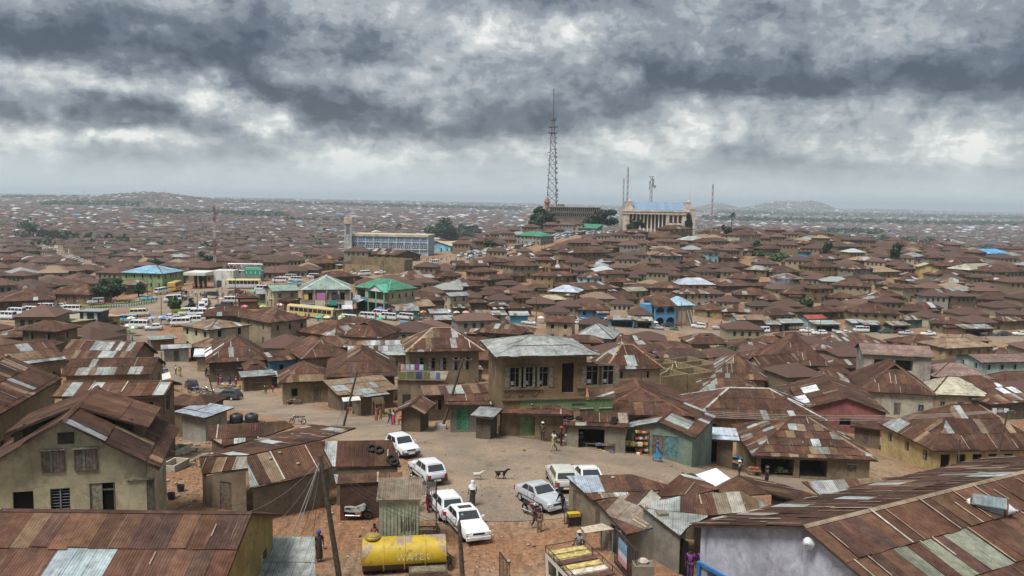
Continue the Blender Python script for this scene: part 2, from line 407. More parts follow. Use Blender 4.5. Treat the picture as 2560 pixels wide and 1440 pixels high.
# ground
def build_ground():
 us=np.linspace(-1.05,1.05,300);ys=np.exp(np.linspace(math.log(12),math.log(28000),300))
 X=us[None]*ys[:,None];Y=np.repeat(ys[:,None],len(us),1)
 Z=TZ(X,Y)
 ny,nx=X.shape
 me=bpy.data.meshes.new('ground')
 idx=np.arange(ny*nx).reshape(ny,nx)
 f=np.stack([idx[:-1,:-1],idx[:-1,1:],idx[1:,1:],idx[1:,:-1]],-1).reshape(-1,4)
 me.from_pydata(np.stack([X,Y,Z],-1).reshape(-1,3).tolist(),[],f.tolist())
 me.polygons.foreach_set('use_smooth',[True]*len(f))
 a=me.color_attributes.new('Col','FLOAT_COLOR','POINT')
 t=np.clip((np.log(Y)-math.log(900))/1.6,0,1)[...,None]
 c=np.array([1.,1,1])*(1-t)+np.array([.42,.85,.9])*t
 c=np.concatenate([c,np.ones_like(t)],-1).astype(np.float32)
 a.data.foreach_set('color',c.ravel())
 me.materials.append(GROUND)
 o=obj('ground',me,kind='structure')
build_ground()
# roads: ribbons laid a few centimetres over the ground
ROADS=[]
def ribbon(name,pts,hw,lift=.05,mat_=None,step=2.0,closed=False):
 """pts: photograph pixels on the ground (or world xy when wrapped in Vector); hw: half width, one number or one per point"""
 P=[at(*p)if not isinstance(p,Vector)else p for p in pts]
 hws=hw if isinstance(hw,(list,tuple))else[hw]*len(P)
 out,wd=[],[]
 for i in range(len(P)-1):
  p0,p1,p2,p3=P[max(i-1,0)],P[i],P[i+1],P[min(i+2,len(P)-1)]
  n=max(2,int((p2-p1).length/step))
  for k in range(n):
   t=k/n
   out.append(.5*((2*p1)+(p2-p0)*t+(2*p0-5*p1+4*p2-p3)*t*t+(3*p1-p0-3*p2+p3)*t**3))
   wd.append(hws[i]*(1-t)+hws[i+1]*t)
 out.append(P[-1]);wd.append(hws[-1])
 m=8
 rows=[]
 for i,p in enumerate(out):
  d=(out[min(i+1,len(out)-1)]-out[max(i-1,0)]);d.z=0;d.normalize()
  s=Vector((d.y,-d.x,0));w=wd[i]*(1+.05*math.sin(i*.7)+.04*math.sin(i*1.9))
  rows.append([(p.x+s.x*w*(2*j/m-1),p.y+s.y*w*(2*j/m-1))for j in range(m+1)])
 A=np.array(rows);Z=TZ(A[...,0],A[...,1])+lift*np.maximum(1,A[...,1]/90)*np.array([-1.2]+[1]*(m-1)+[-1.2])
 mb=MB()
 vs=np.concatenate([A,Z[...,None]],-1).reshape(-1,3).tolist()
 fs=[(i*(m+1)+j,(i+1)*(m+1)+j,(i+1)*(m+1)+j+1,i*(m+1)+j+1)for i in range(len(rows)-1)for j in range(m)]
 fs=[f[::-1]for f in fs]
 mb.mesh_(vs,fs)
 ROADS.append((np.array([(p.x,p.y)for p in out]),np.array(wd)))
 return mb.build(name,mat_ or ROADM,None,smooth=True,kind='structure')
def gd(px,D):x=(px-1280)/FPX*D;return Vector((x,D,T(x,D)))
main_road=ribbon('road',[(2420,1262),(2150,1228),(1960,1206),(1720,1180),(1550,1158),(1340,1138),(1150,1112),(1000,1090),(860,1052),(712,1024),(600,996),(525,966),(460,932),(410,902),(372,870),(350,838),(338,815)],[4.5,4.5,4.6,5,5.6,6.5,6.2,5.6,5.0,4.8,4.8,4.6,4.2,4,3.8,4.5,6])
plaza=ribbon('road',[(1235,1110),(1238,1150),(1240,1200),(1245,1255),(1255,1305)],[7,7.5,7.3,6.6,6.2],lift=.03)
street=ribbon('road',[(2900,868),(2560,848),(2250,840),(1900,834),(1700,826),(1480,817),(1250,808),(1050,803),(900,800),(760,798),(620,796),(520,782),(430,768)],[6,6,6,6,6.5,6.5,6.5,7,8,9,9,9,8])
avenue=ribbon('road',[(-150,806),(0,798),(120,790),(260,772),(360,758),(450,742),(540,728),(640,717),(740,707),(850,696),(960,676),(1060,657),(1160,643),gd(1250,445),gd(1330,478),gd(1420,512),gd(1490,538),gd(1552,562),gd(1600,570)],[8,8,8,8,9,11,11,9,8,7,6,6,6,6,6,6,6,5.5,5])
crossing=ribbon('road',[(338,822),(370,800),(420,778),(470,752),(500,735)],[6,9,10,12,12],lift=.04)
valley_road=ribbon('road',[(285,700),(240,678),(200,657),(160,640),(125,625),(90,612)],[5,5,5,5,5,5])
hall_lane=ribbon('road',[gd(1590,570),gd(1640,572),gd(1700,572),gd(1780,566)],[5,5,5,5])
def road_clear(x,y,r):
 for P,w in ROADS:
  d=np.hypot(P[:,0]-x,P[:,1]-y)-w
  if d.min()<r:return False
 return True
# house kit
RUST=[(.078,.040,.027),(.068,.036,.026),(.088,.044,.028),(.062,.035,.027),(.096,.050,.032),(.074,.037,.024)]
TAN=[(.165,.110,.070),(.135,.086,.055),(.19,.135,.09)]
PALE=[(.25,.27,.27),(.20,.21,.205),(.30,.315,.31),(.22,.235,.225),(.19,.18,.165)]
WALLC={'mud':(.205,.150,.095),'dark':(.14,.105,.07),'ochre':(.33,.235,.12),'sand':(.32,.26,.175),'grey':(.27,.26,.23),'cream':(.42,.37,.27),'yellow':(.46,.35,.13),'green':(.20,.30,.15),'teal':(.10,.25,.22),'blue':(.08,.24,.40),'sky':(.30,.48,.55),'pink':(.25,.10,.09),'white':(.55,.55,.52),'conc':(.34,.325,.28),'stucco':(.33,.34,.40),'lilac':(.36,.33,.40)}
ROOFS={'r':None,'g':(.17,.22,.19),'p':(.205,.215,.205),'b':(.17,.31,.40),'s':(.23,.25,.245),'d':(.07,.045,.036),'t':(.21,.15,.10),'k':(.19,.13,.11),'G':(.06,.19,.125),'R':(.32,.075,.055),'c':(.33,.305,.235),'l':(.33,.37,.42),'B':(.08,.24,.42),'y':(.30,.27,.20)}
SPOTS=[(40,867,62,882,'p',1),(60,878,108,893,'t',.8),(64,894,125,912,'p',.9),(0,888,60,915,'t',.5),(125,888,165,902,'p',1),(205,845,242,860,'p',1),(233,855,284,870,'p',.8),(278,858,336,878,'p',.6),(243,882,284,901,'p',1),(188,920,218,934,'p',.9),(240,912,286,932,'p',.9),(268,908,300,922,'p',.9),(320,922,380,948,'p',.8),(160,950,236,978,'p',.9),(228,950,254,974,'p',.9),(262,950,296,986,'t',.6),(590,1132,642,1164,'p',.9),(556,1078,628,1112,'m',.8),(640,1095,700,1108,'p',.8),(1410,1186,1492,1212,'P',1),(856,812,880,830,'p',1),(810,822,838,842,'p',1),(930,843,1000,862,'p',.8),(950,858,1000,888,'p',.6),(990,856,1022,890,'p',.7),(862,862,918,890,'m',.8),(1034,857,1068,878,'m',.8),(1127,833,1146,858,'p',1),(1010,815,1100,875,'t',.15),(1558,878,1586,921,'p',.8),(1488,858,1560,890,'p',.75),(1586,850,1606,866,'p',1),(1758,898,1788,912,'p',1),(1792,896,1834,914,'p',.8),(1780,920,1818,938,'p',.9),(1494,650,1526,667,'p',1),(2020,963,2062,981,'W',1),(1988,990,2018,1008,'W',.8),(2490,960,2548,992,'W',.9),(2054,858,2088,870,'p',.9),(2074,850,2100,866,'p',.8),(1896,1058,2116,1170,'m',.62),(2030,1198,2112,1240,'p',.85),(2180,1204,2284,1230,'m',.9),(2428,1180,2526,1194,'p',.8),(2300,1362,2460,1450,'g',.6),(2300,1265,2420,1330,'t',.15),(1570,1190,1700,1245,'r',1),(1800,1190,2560,1312,'s',.03),(130,1385,285,1460,'B',.8),(60,1290,110,1345,'t',.5),(150,1290,470,1440,'t',.12),(2180,1080,2340,1120,'t',.12),(2330,1010,2560,1110,'t',.10),(2224,1052,2280,1076,'p',.6),(296,1085,390,1150,'t',.2),(870,990,995,1050,'m',.55),(740,930,790,950,'t',.9),(700,905,745,950,'t',.3),(1490,1215,1640,1340,'s',.4),(1620,1200,1800,1260,'r',.9),(1750,1235,1900,1300,'s',.4),(1480,1020,1520,1036,'W',1),(1570,1045,1640,1068,'p',.6),(1640,1040,1720,1060,'p',.6),(1420,1045,1560,1062,'s',.25),(1220,1000,1260,1010,'p',.5),(985,985,1060,1000,'m',.6),(1130,960,1230,985,'m',.6),(1040,990,1085,1006,'p',.7),(480,868,560,888,'W',.6),(1120,705,1165,726,'p',.9)]
def spot(p,r):
 x,y=proj(p)
 for x0,y0,x1,y1,k,s in SPOTS:
  if x0<=x<=x1 and y0<=y<=y1 and r.random()<s:return k
 return None
def sheet_colour(k,r):
 if k=='p':return vary(r.choice(PALE),.1,r)
 if k=='P':return vary((.27,.31,.36),.04,r)
 if k=='W':return vary((.52,.54,.56),.05,r)
 if k=='t':return vary(r.choice(TAN),.2,r)
 if k=='m':return vary(r.choice(PALE[:3]+TAN+TAN+RUST),.15,r)
 if k=='s':return vary(r.choice([(.24,.19,.15),(.19,.15,.115),(.28,.25,.21)]),.15,r)
 if k=='g':return vary((.17,.175,.135),.15,r)
 if k=='B':return vary((.235,.275,.295),.1,r)
 return vary(r.choice(RUST),.15,r)
def clip_poly(poly,ax,lim,keep_less):
 out=[]
 for i in range(len(poly)):
  a,b=poly[i],poly[(i+1)%len(poly)]
  ia=(a[ax]<=lim)if keep_less else(a[ax]>=lim);ib=(b[ax]<=lim)if keep_less else(b[ax]>=lim)
  if ia:out.append(a)
  if ia!=ib:
   t=(lim-a[ax])/(b[ax]-a[ax]);out.append((a[0]+t*(b[0]-a[0]),a[1]+t*(b[1]-a[1])))
 return out
def facet_frame(pts,down=None):
 n=Vector((0,0,0))
 for i in range(1,len(pts)-1):n+=(pts[i]-pts[0]).cross(pts[i+1]-pts[0])
 n.normalize()
 if n.z<0:n=-n
 if down is None:
  down=Vector((0,0,-1))+n*n.z
  if down.length<.03:down=Vector((0,-1,0))
 down=(down-n*down.dot(n)).normalized()
 return n,down,n.cross(down).normalized()
LAPS=[]
def sheets(pts,sw,slen,r,base='r',pale=.03,lift=.03,W=None,rag=.5,down=None,spots=True,lap=.13):
 """cut a plane roof facet into corrugated sheets; yields (corner points, colour, uv)"""
 n,down,ac=facet_frame(pts,down)
 o=pts[0]
 P=[((p-o).dot(ac),(p-o).dot(down))for p in pts]
 x0=min(p[0]for p in P);x1=max(p[0]for p in P);y0=min(p[1]for p in P);y1=max(p[1]for p in P)
 ph=r.uniform(0,sw);tone=r.uniform(.76,1.22);res=[]
 rc=ROOFS.get(base)
 LAPS.clear();lr=random.Random(len(pts)*7+int(x1*91))
 j=0;y=y0
 while y<y1-.05:
  ye=min(y+slen,y1+.01);x=x0-(ph+j*.37)%sw;cw=sw
  while x<x1:
   q=clip_poly(clip_poly(clip_poly(clip_poly(P,0,x,False),0,x+cw*.985,True),1,y-.06,False),1,ye,True)
   if len(q)>=3:
    ar=abs(sum(q[i][0]*q[(i+1)%len(q)][1]-q[(i+1)%len(q)][0]*q[i][1]for i in range(len(q))))/2
    if ar>.04:
     t0,t1=r.uniform(0,lift),r.uniform(0,lift);sh=r.gauss(0,.03)*rag
     cx=sum(a[0]for a in q)/len(q);cyy=sum(a[1]for a in q)/len(q)
     c3=o+ac*cx+down*cyy
     k=spot(W@c3 if W is not None else c3,r)if spots else None
     if k is None:
      v=r.random()
      if v<pale:k='p'
      elif v<pale*2:k='t'
     if k is None and rc is not None:c=vary(rc,.07,r)
     else:c=sheet_colour(k,r)
     if k is None:c=tuple(u*tone for u in c)
     ov=[]
     for a in q:
      f=(a[1]-y)/max(ye-y,.1);g=(a[0]-x)/cw
      h=.012+.015*f+t0*f*(1-g)+t1*f*g
      ov.append(o+ac*a[0]+down*(a[1]+(sh if f>.9 and a[1]<y1-.02 else 0))+n*h)
     nn=(ov[1]-ov[0]).cross(ov[2]-ov[0])
     uv=[(a[0],a[1])for a in q]
     if nn.dot(n)<0:ov.reverse();uv.reverse()
     res.append((ov,c,uv))
   if lr.random()<lap and rc is None:
    wl=lr.uniform(.045,.11);ya=lr.uniform(y,y+.4*slen)if lr.random()<.6 else y;yb=ye if lr.random()<.6 else lr.uniform(ya,ye)
    q=clip_poly(clip_poly(clip_poly(clip_poly(P,0,x,False),0,x+wl,True),1,ya,False),1,yb,True)
    if len(q)>=3:
     ov=[o+ac*a[0]+down*a[1]+n*(.045+lift*.8)for a in q]
     if(ov[1]-ov[0]).cross(ov[2]-ov[0]).dot(n)<0:ov.reverse()
     LAPS.append((ov,vary(lr.choice([(.30,.25,.19),(.24,.19,.14),(.34,.31,.27)]),.15,lr),[(0,0)]*len(ov)))
   x+=cw
  y=ye;j+=1
 return res
def slab(mb,pts,th,col=(.05,.035,.026)):
 n,d,a=facet_frame(pts)
 nn=(pts[1]-pts[0]).cross(pts[2]-pts[0])
 if nn.dot(n)<0:pts=pts[::-1]
 lo=[p-Vector((0,0,th))for p in pts];k=len(pts)
 mb.face(pts,col);mb.face(lo[::-1],col)
 for i in range(k):j=(i+1)%k;mb.face([pts[i],lo[i],lo[j],pts[j]],col)
def roof_facets(kind,w,d,E,rise,k=.9):
 V=Vector
 if kind=='gable_x':
  return[[V((0,0,E)),V((w,0,E)),V((w,d/2,E+rise)),V((0,d/2,E+rise))],[V((w,d,E)),V((0,d,E)),V((0,d/2,E+rise)),V((w,d/2,E+rise))]]
 if kind=='gable_y':
  return[[V((0,d,E)),V((0,0,E)),V((w/2,0,E+rise)),V((w/2,d,E+rise))],[V((w,0,E)),V((w,d,E)),V((w/2,d,E+rise)),V((w/2,0,E+rise))]]
 if kind=='shed':return[[V((0,0,E)),V((w,0,E)),V((w,d,E+rise)),V((0,d,E+rise))]]
 if kind=='shedf':return[[V((0,0,E+rise)),V((w,0,E+rise)),V((w,d,E)),V((0,d,E))]]
 if kind=='flat':return[[V((0,0,E)),V((w,0,E)),V((w,d,E+.05)),V((0,d,E+.05))]]
 if w>=d:
  i=min(d/2*k,w/2-.05);a=V((i,d/2,E+rise));b=V((w-i,d/2,E+rise))
  return[[V((0,0,E)),V((w,0,E)),b,a],[V((w,0,E)),V((w,d,E)),b],[V((w,d,E)),V((0,d,E)),a,b],[V((0,d,E)),V((0,0,E)),a]]
 i=min(w/2*k,d/2-.05);a=V((w/2,i,E+rise));b=V((w/2,d-i,E+rise))
 return[[V((0,0,E)),V((w,0,E)),a],[V((w,0,E)),V((w,d,E)),b,a],[V((w,d,E)),V((0,d,E)),b],[V((0,d,E)),V((0,0,E)),a,b]]
def wall_grid(mb,a,b,z0,z1,ops,col=None,t=.16):
 """wall from a to b (xy), outside on the right-hand side of a->b; ops: (s0, s1, za, zb) openings with reveals"""
 a=Vector((a[0],a[1],0));b=Vector((b[0],b[1],0));L=(b-a).length
 if L<.05:return
 u=(b-a)/L;n=Vector((u.y,-u.x,0))
 P=lambda s,z,k=0.:a+u*s+Vector((0,0,z))-n*k
 ops=[o for o in ops if o[0]>.03 and o[1]<L-.03]
 S=sorted({0,L}|{o[0]for o in ops}|{o[1]for o in ops});Z=sorted({z0,z1}|{min(max(o[2],z0),z1)for o in ops}|{min(max(o[3],z0),z1)for o in ops})
 for i in range(len(S)-1):
  run=None
  for j in range(len(Z)-1):
   cs,cz=(S[i]+S[i+1])/2,(Z[j]+Z[j+1])/2
   hole=any(o[0]<cs<o[1]and o[2]<cz<o[3]for o in ops)
   if not hole and run is None:run=Z[j]
   if hole and run is not None:mb.face([P(S[i],run),P(S[i+1],run),P(S[i+1],Z[j]),P(S[i],Z[j])],col);run=None
  if run is not None:mb.face([P(S[i],run),P(S[i+1],run),P(S[i+1],Z[-1]),P(S[i],Z[-1])],col)
 tt=t
 for o in ops:
  s0,s1,za,zb=o[:4];t=2.4 if len(o)>4 and o[4]=='void' else tt
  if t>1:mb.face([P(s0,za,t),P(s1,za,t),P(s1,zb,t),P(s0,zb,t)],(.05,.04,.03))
  mb.face([P(s0,za),P(s0,za,t),P(s0,zb,t),P(s0,zb)],col);mb.face([P(s1,za,t),P(s1,za),P(s1,zb),P(s1,zb,t)],col)
  mb.face([P(s0,za),P(s1,za),P(s1,za,t),P(s0,za,t)],col);mb.face([P(s0,zb,t),P(s1,zb,t),P(s1,zb),P(s0,zb)],col)
WPROTO={}
def window_mesh(style,w,h):
 key=(style,round(w,1),round(h,1))
 if key in WPROTO:return WPROTO[key]
 mb=MB();w,h=key[1],key[2];fr=(.13,.10,.075)
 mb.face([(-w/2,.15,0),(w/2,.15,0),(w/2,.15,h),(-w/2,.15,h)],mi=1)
 def frame(c=fr,t=.06):
  for x0,x1,z0,z1 in((-w/2,-w/2+t,0,h),(w/2-t,w/2,0,h),(-w/2+t,w/2-t,h-t,h),(-w/2+t,w/2-t,0,t)):mb.box(x0,x1,.03,.13,z0,z1,c)
 if style=='shutter':
  frame()
  for s in(-1,1):
   for q in range(3):
    x0=.06-w/2 if s<0 else.01;ww=(w/2-.07)/3
    mb.box(x0+q*ww,x0+(q+1)*ww-.012,.05,.085,.06,h-.06,vary((.15,.13,.105),.2))
  mb.box(-w/2-.08,w/2+.08,-.10,.02,h+.002,h+.08,(.3,.27,.2))
 elif style=='open':
  frame((.17,.15,.12));mb.box(-.025,.025,.05,.12,.06,h-.06,(.17,.15,.12));mb.box(-w/2+.06,w/2-.06,.04,.115,h*.7,h*.7+.05,(.17,.15,.12));mb.box(-w/2+.1,-.08,.10,.14,h*.12,h*.3,(.3,.3,.3))
  mb.box(-w/2-.42,-w/2-.02,-.06,-.025,.04,h-.03,(.17,.14,.11));mb.box(w/2+.02,w/2+.42,-.06,-.025,.04,h-.03,(.17,.14,.11))
 elif style=='louvre':
  frame((.2,.2,.2),.05);mb.box(-.03,.03,.04,.12,.05,h-.05,(.2,.2,.2))
  for q in range(int(h/.16)):mb.box(-w/2+.05,w/2-.05,.07,.10,.07+q*.16,.09+q*.16,(.22,.25,.26))
 elif style=='half':
  frame();mb.box(-w/2+.06,-.02,.05,.085,.06,h-.06,vary((.26,.23,.18),.2));mb.box(-w/2+.06,w/2-.06,.06,.1,h*.74,h*.79,fr)
 elif style=='door':
  frame();
  for q in range(4):mb.box(-w/2+.06+q*(w-.12)/4,-w/2+.05+(q+1)*(w-.12)/4,.05,.09,.02,h-.06,vary((.14,.11,.085),.25))
 elif style in('gdoor','tdoor'):
  q1=(.07,.20,.125)if style=='gdoor' else(.10,.19,.20);frame(q1)
  for q in range(5):mb.box(-w/2+.06+q*(w-.12)/5,-w/2+.05+(q+1)*(w-.12)/5,.05,.09,.02,h-.06,vary(q1,.2))
 elif style=='dark':
  pass
 me=mb.mesh('door' if 'door' in style else 'window',[WOOD,DARK]);WPROTO[key]=me
 return me
def put_open(root,walls,style,col=None):
 pass
OCC=[]
HOUSES=[]
def lay_openings(L,st,hs,n,style,dfr,door,r,ww=None,wh=None,z0=0.):
 """window openings along a wall of length L: st storeys of height hs, n windows each"""
 ops=[]
 ww=ww or r.choice((.8,.9,1.0));wh=wh or r.choice((1.1,1.2,1.3))
 for s in range(st):
  m=n
  for i in range(m):
   c=L*(i+.5)/m
   isdoor=s==0 and door and i==m//2
   w_,h_=(1.0,2.05)if isdoor else(ww,wh)
   zb=z0+s*hs+(.12 if isdoor else.95)
   if c-w_/2<.25 or c+w_/2>L-.25 or zb+h_>z0+(s+1)*hs-.25:continue
   ops.append((c-w_/2,c+w_/2,zb,zb+h_,'door' if isdoor else style))
 return ops
def house(L,Rr,he,d,rise,kind='hip',wall='mud',base='r',pale=.03,oh=.55,st=None,nf=None,ns=None,style=None,lod=0,label=None,group=None,name='house',cat='house',front=None,side=None,seed=None,sw=None,slen=2.3,k=.9,gab=False,nodoor=False,sheetobj=False,wallcol=None,cap=True,zoff=0.,capcol=None,lap=None):
 """a house from the photograph pixels L and R of the two ends of its near eave, he metres above the ground there"""
 r=random.Random(seed if seed is not None else int(L[0]*7+L[1]*13+Rr[0]))
 pm=at((L[0]+Rr[0])/2,(L[1]+Rr[1])/2,he)
 a=on_z(*L,pm.z);b=on_z(*Rr,pm.z)
 return house_w(a,b,he,d,rise,kind,wall,base,pale,oh,st,nf,ns,style,lod,label,group,name,cat,front,side,r,sw,slen,k,gab,nodoor,sheetobj,wallcol,cap,capcol,lap)
def house_w(a,b,he,d,rise,kind='hip',wall='mud',base='r',pale=.03,oh=.55,st=None,nf=None,ns=None,style=None,lod=0,label=None,group=None,name='house',cat='house',front=None,side=None,r=rnd,sw=None,slen=2.3,k=.9,gab=False,nodoor=False,sheetobj=False,wallcol=None,cap=True,capcol=None,lap=None):
 w=math.hypot(b.x-a.x,b.y-a.y);yaw=math.atan2(b.y-a.y,b.x-a.x)
 gz=a.z-he
 if rise>50:
  row=rise
  for _ in range(7):
   fy={'gable_y':0.0,'shed':1.0,'shedf':0.0}.get(kind,.5)*d
   mx,my=(a.x+b.x)/2-math.sin(yaw)*fy,(a.y+b.y)/2+math.cos(yaw)*fy
   rise=on_d(1280+FPX*mx/my,row,my).z-a.z
   if rise>.11*d or kind=='gable_y' or d<3.5:break
   d*=.86
  rise=min(max(rise,.3),.55*min(w,d))
 M=Matrix.Translation((a.x,a.y,gz))@Matrix.Rotation(yaw,4,'Z')
 cs=[M@Vector(p)for p in((0,0,0),(w,0,0),(w,d,0),(0,d,0))]
 zb=min(T(p.x,p.y)for p in cs)-gz-.4
 c=M@Vector((w/2,d/2,0));OCC.append((c.x,c.y,.5*min(w,d)+.22*abs(w-d),w,d,yaw))
 if w>1.7*d:
  for f in(.2,.8):q=M@Vector((w*f,d/2,0));OCC.append((q.x,q.y,d*.5,0,0,0))
 root=thing(name,label or '',cat,(a.x,a.y,gz),yaw,group);root['_rise']=rise
 if lap:LAPP[root.name]=lap
 st=st or(2 if he>4.6 else 1);hs=(he-.05)/st
 oh=min(oh,w*.2)
 x0,x1,y0,y1=oh,w-oh,oh,d-oh*.7
 wc=wallcol or vary(WALLC[wall],.1,r)
 style=style or r.choice(('shutter','dark','half','shutter','open')if lod<2 else('dark','half','shutter'))
 Lf,Ls=x1-x0,y1-y0
 nf=nf if nf is not None else max(1,int(Lf/2.5));ns=ns if ns is not None else max(1,int(Ls/2.7))
 sides=[((x0,y0),(x1,y0),front if front is not None else lay_openings(Lf,st,hs,nf,style,0,not nodoor,r)),((x1,y0),(x1,y1),side if side is not None else lay_openings(Ls,st,hs,ns,style,0,False,r)),((x1,y1),(x0,y1),[]),((x0,y1),(x0,y0),side if side is not None else lay_openings(Ls,st,hs,ns,style,0,False,r))]
 wm=MB(wc);small=MB()
 for p,q,ops in sides:
  top=he-.02
  ops=[o[:4]+('void',)if(o[1]-o[0]>1.6 and o[4]=='dark')else o for o in ops]
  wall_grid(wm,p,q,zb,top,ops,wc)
  u=(Vector((*q,0))-Vector((*p,0))).normalized();ang=math.atan2(u.y,u.x)
  for o in ops:
   if o[4]=='void':continue
   cx=(o[0]+o[1])/2;pos=Vector((*p,0))+u*cx
   if lod<2 and(o[1]-o[0])<2.2 and o[4]!='void':
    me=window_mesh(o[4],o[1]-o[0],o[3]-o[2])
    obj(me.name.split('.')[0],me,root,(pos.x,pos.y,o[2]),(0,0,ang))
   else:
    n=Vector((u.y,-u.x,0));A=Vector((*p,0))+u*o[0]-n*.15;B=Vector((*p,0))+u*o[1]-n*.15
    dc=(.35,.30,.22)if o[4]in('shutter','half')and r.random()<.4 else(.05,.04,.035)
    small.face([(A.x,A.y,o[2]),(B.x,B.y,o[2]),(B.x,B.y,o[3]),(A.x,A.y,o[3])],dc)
    if o[1]-o[0]>2.2:
     D2=2.2;A2=A-n*D2;B2=B-n*D2;bx=(.03,.025,.02)
 if kind=='gable_y':
  for yy,s in((y0,1),(y1,-1)):
   f=[(x0,yy,he-.02),(x1,yy,he-.02),(w/2,yy,he+rise*(1-2*0/w)-.06)]
   hh=he+rise-.08;f=[(x0,yy,he-.02),(x1,yy,he-.02),(x1,yy,he+rise*2*oh/w-.08),(w/2,yy,hh),(x0,yy,he+rise*2*oh/w-.08)]
   wm.face(f if s>0 else f[::-1],wc)
 if kind=='gable_x':
  for xx,s in((x0,-1),(x1,1)):
   hh=he+rise-.08;f=[(xx,y0,he-.02),(xx,y1,he-.02),(xx,y1,he+rise*2*(d-y1)/d-.08),(xx,d/2,hh),(xx,y0,he+rise*2*oh/d-.08)]
   wm.face(f if s>0 else f[::-1],wc)
 if kind in('shed','shedf'):
  f=lambda y:(he+rise*(y/d if kind=='shed' else 1-y/d)-.08)
  for xx,s in((x0,-1),(x1,1)):
   q=[(xx,y0,he-.02),(xx,y1,he-.02),(xx,y1,max(f(y1),he)),(xx,y0,max(f(y0),he))];wm.face(q if s>0 else q[::-1],wc)
  if kind=='shed':wm.face([(x1,y1,he-.02),(x0,y1,he-.02),(x0,y1,f(y1)),(x1,y1,f(y1))],wc)
  else:wm.face([(x0,y0,he-.02),(x1,y0,he-.02),(x1,y0,f(y0)),(x0,y0,f(y0))],wc)
 if lod and kind=='hip' and r.random()<.55:
  aw,ad,ah=r.uniform(2.6,4.5),r.uniform(1.8,2.8),min(he-.5,r.uniform(2.0,2.5));ax=r.uniform(x0,max(x0,x1-aw));m=MB(tuple(v*r.uniform(.7,1.1)for v in wc));q=MB()
  if r.random()<.6:m.box(ax,ax+aw,y0-ad,y0-.01,zb,ah-.12);f=[Vector((ax-.25,y0-ad-.3,ah-.25)),Vector((ax+aw+.25,y0-ad-.3,ah-.25)),Vector((ax+aw+.25,y0-.02,ah+.25)),Vector((ax-.25,y0-.02,ah+.25))]
  else:m.box(x1+.01,x1+ad,y0+.3,y0+.3+aw,zb,ah-.12);f=[Vector((x1+ad+.3,y0,ah-.25)),Vector((x1+ad+.3,y0+aw+.5,ah-.25)),Vector((x1+.02,y0+aw+.5,ah+.25)),Vector((x1+.02,y0,ah+.25))]
  m.build('annex_wall',WALL,root);slab(q,f,.1)
  for ov,c,uv in sheets(f,1.1,2.5,r,r.choice('rrrrst'),.12,.03,M):q.face(ov,c,uv)
  q.build('annex_roof',ROOF,root)
 wm.build('wall',WALL,root)
 if small.f:small.build('window',DARK if False else PLAIN,root,kind='stuff')
 F=roof_facets(kind,w,d,he,rise,k)
 make_roof(root,F,M,r,base,pale,sw,slen,lod,sheetobj,cap,capcol)
 if gab and kind=='hip':
  gx=w/2 if w<d else min(d/2*k,w/2-.05);gy=(min(w/2*k,d/2)if w<d else d/2)
  g=MB();s=.9
  t=Vector((w/2,gy,he+rise));yb=gy*.80
  g.face([(w/2-s,yb,he+rise*.8),(w/2+s,yb,he+rise*.8),(w/2,yb,he+rise*.985)],(.04,.03,.025))
  for sg in(-1,1):
   q=[Vector((w/2,yb-.25,he+rise*1.0)),Vector((w/2+sg*(s+.25),yb-.25,he+rise*.78)),Vector((w/2+sg*(s+.25),gy,he+rise*.80)),Vector((w/2,gy,he+rise*1.01))]
   slab(g,q,.06,vary(RUST[0],.1,r))
  g.build('gablet',ROOF,root)
 HOUSES.append(root)
 root['_px']=proj(c)[0];root['_py']=proj(c)[1]
 return root,M,w
LAPP={}
def make_roof(root,F,M,r,base,pale,sw=None,slen=2.3,lod=0,sheetobj=False,cap=True,capcol=None):
 rb=MB()
 sw=sw or(.82 if lod==0 else 1.1 if lod==1 else 1.9)
 for f in F:
  if lod<2:slab(rb,f,.10 if lod==0 else.14)
  else:slab(rb,f,.16)
  pcs=sheets(f,sw,slen if lod<2 else 3.2,r,base,pale,.065 if lod==0 else.03,M,.9,lap=(LAPP.get(root.name,.13)if lod==0 else.05 if lod==1 else.03))
  for ov,c,uv in LAPS:rb.face(ov,c,uv)
  if sheetobj:
   for ov,c,uv in pcs:
    m=MB();o0=sum(ov,Vector())/len(ov);m.face([p-o0 for p in ov],c,uv)
    m.build('roof_sheet',ROOF,root,loc=o0)
  else:
   for ov,c,uv in pcs:rb.face(ov,c,uv)
 if cap and lod<2 and len(F)>1:
  seen=set()
  for f in F:
   for i in range(len(f)):
    p,q=f[i],f[(i+1)%len(f)]
    key=tuple(sorted((tuple(round(x,2)for x in p),tuple(round(x,2)for x in q))))
    if key in seen and(p-q).length>.3:
     cc=capcol or(vary(r.choice(TAN+RUST+RUST),.1,r))
     t=(q-p).normalized();s=t.cross(Vector((0,0,1)));
     if s.length<.01:continue
     s.normalize();up=s.cross(t);z=Vector((0,0,.075))
     for sg in(-1,1):
      e=s*sg*.17-Vector((0,0,.085))
      qd=[p+z,q+z,q+z+e,p+z+e]
      rb.face(qd if sg>0 else qd[::-1],cc,[(0,0),(0,3),(.3,3),(.3,0)])
    seen.add(key)
 rb.build('roof',ROOF,root,**({}if sheetobj else{}))
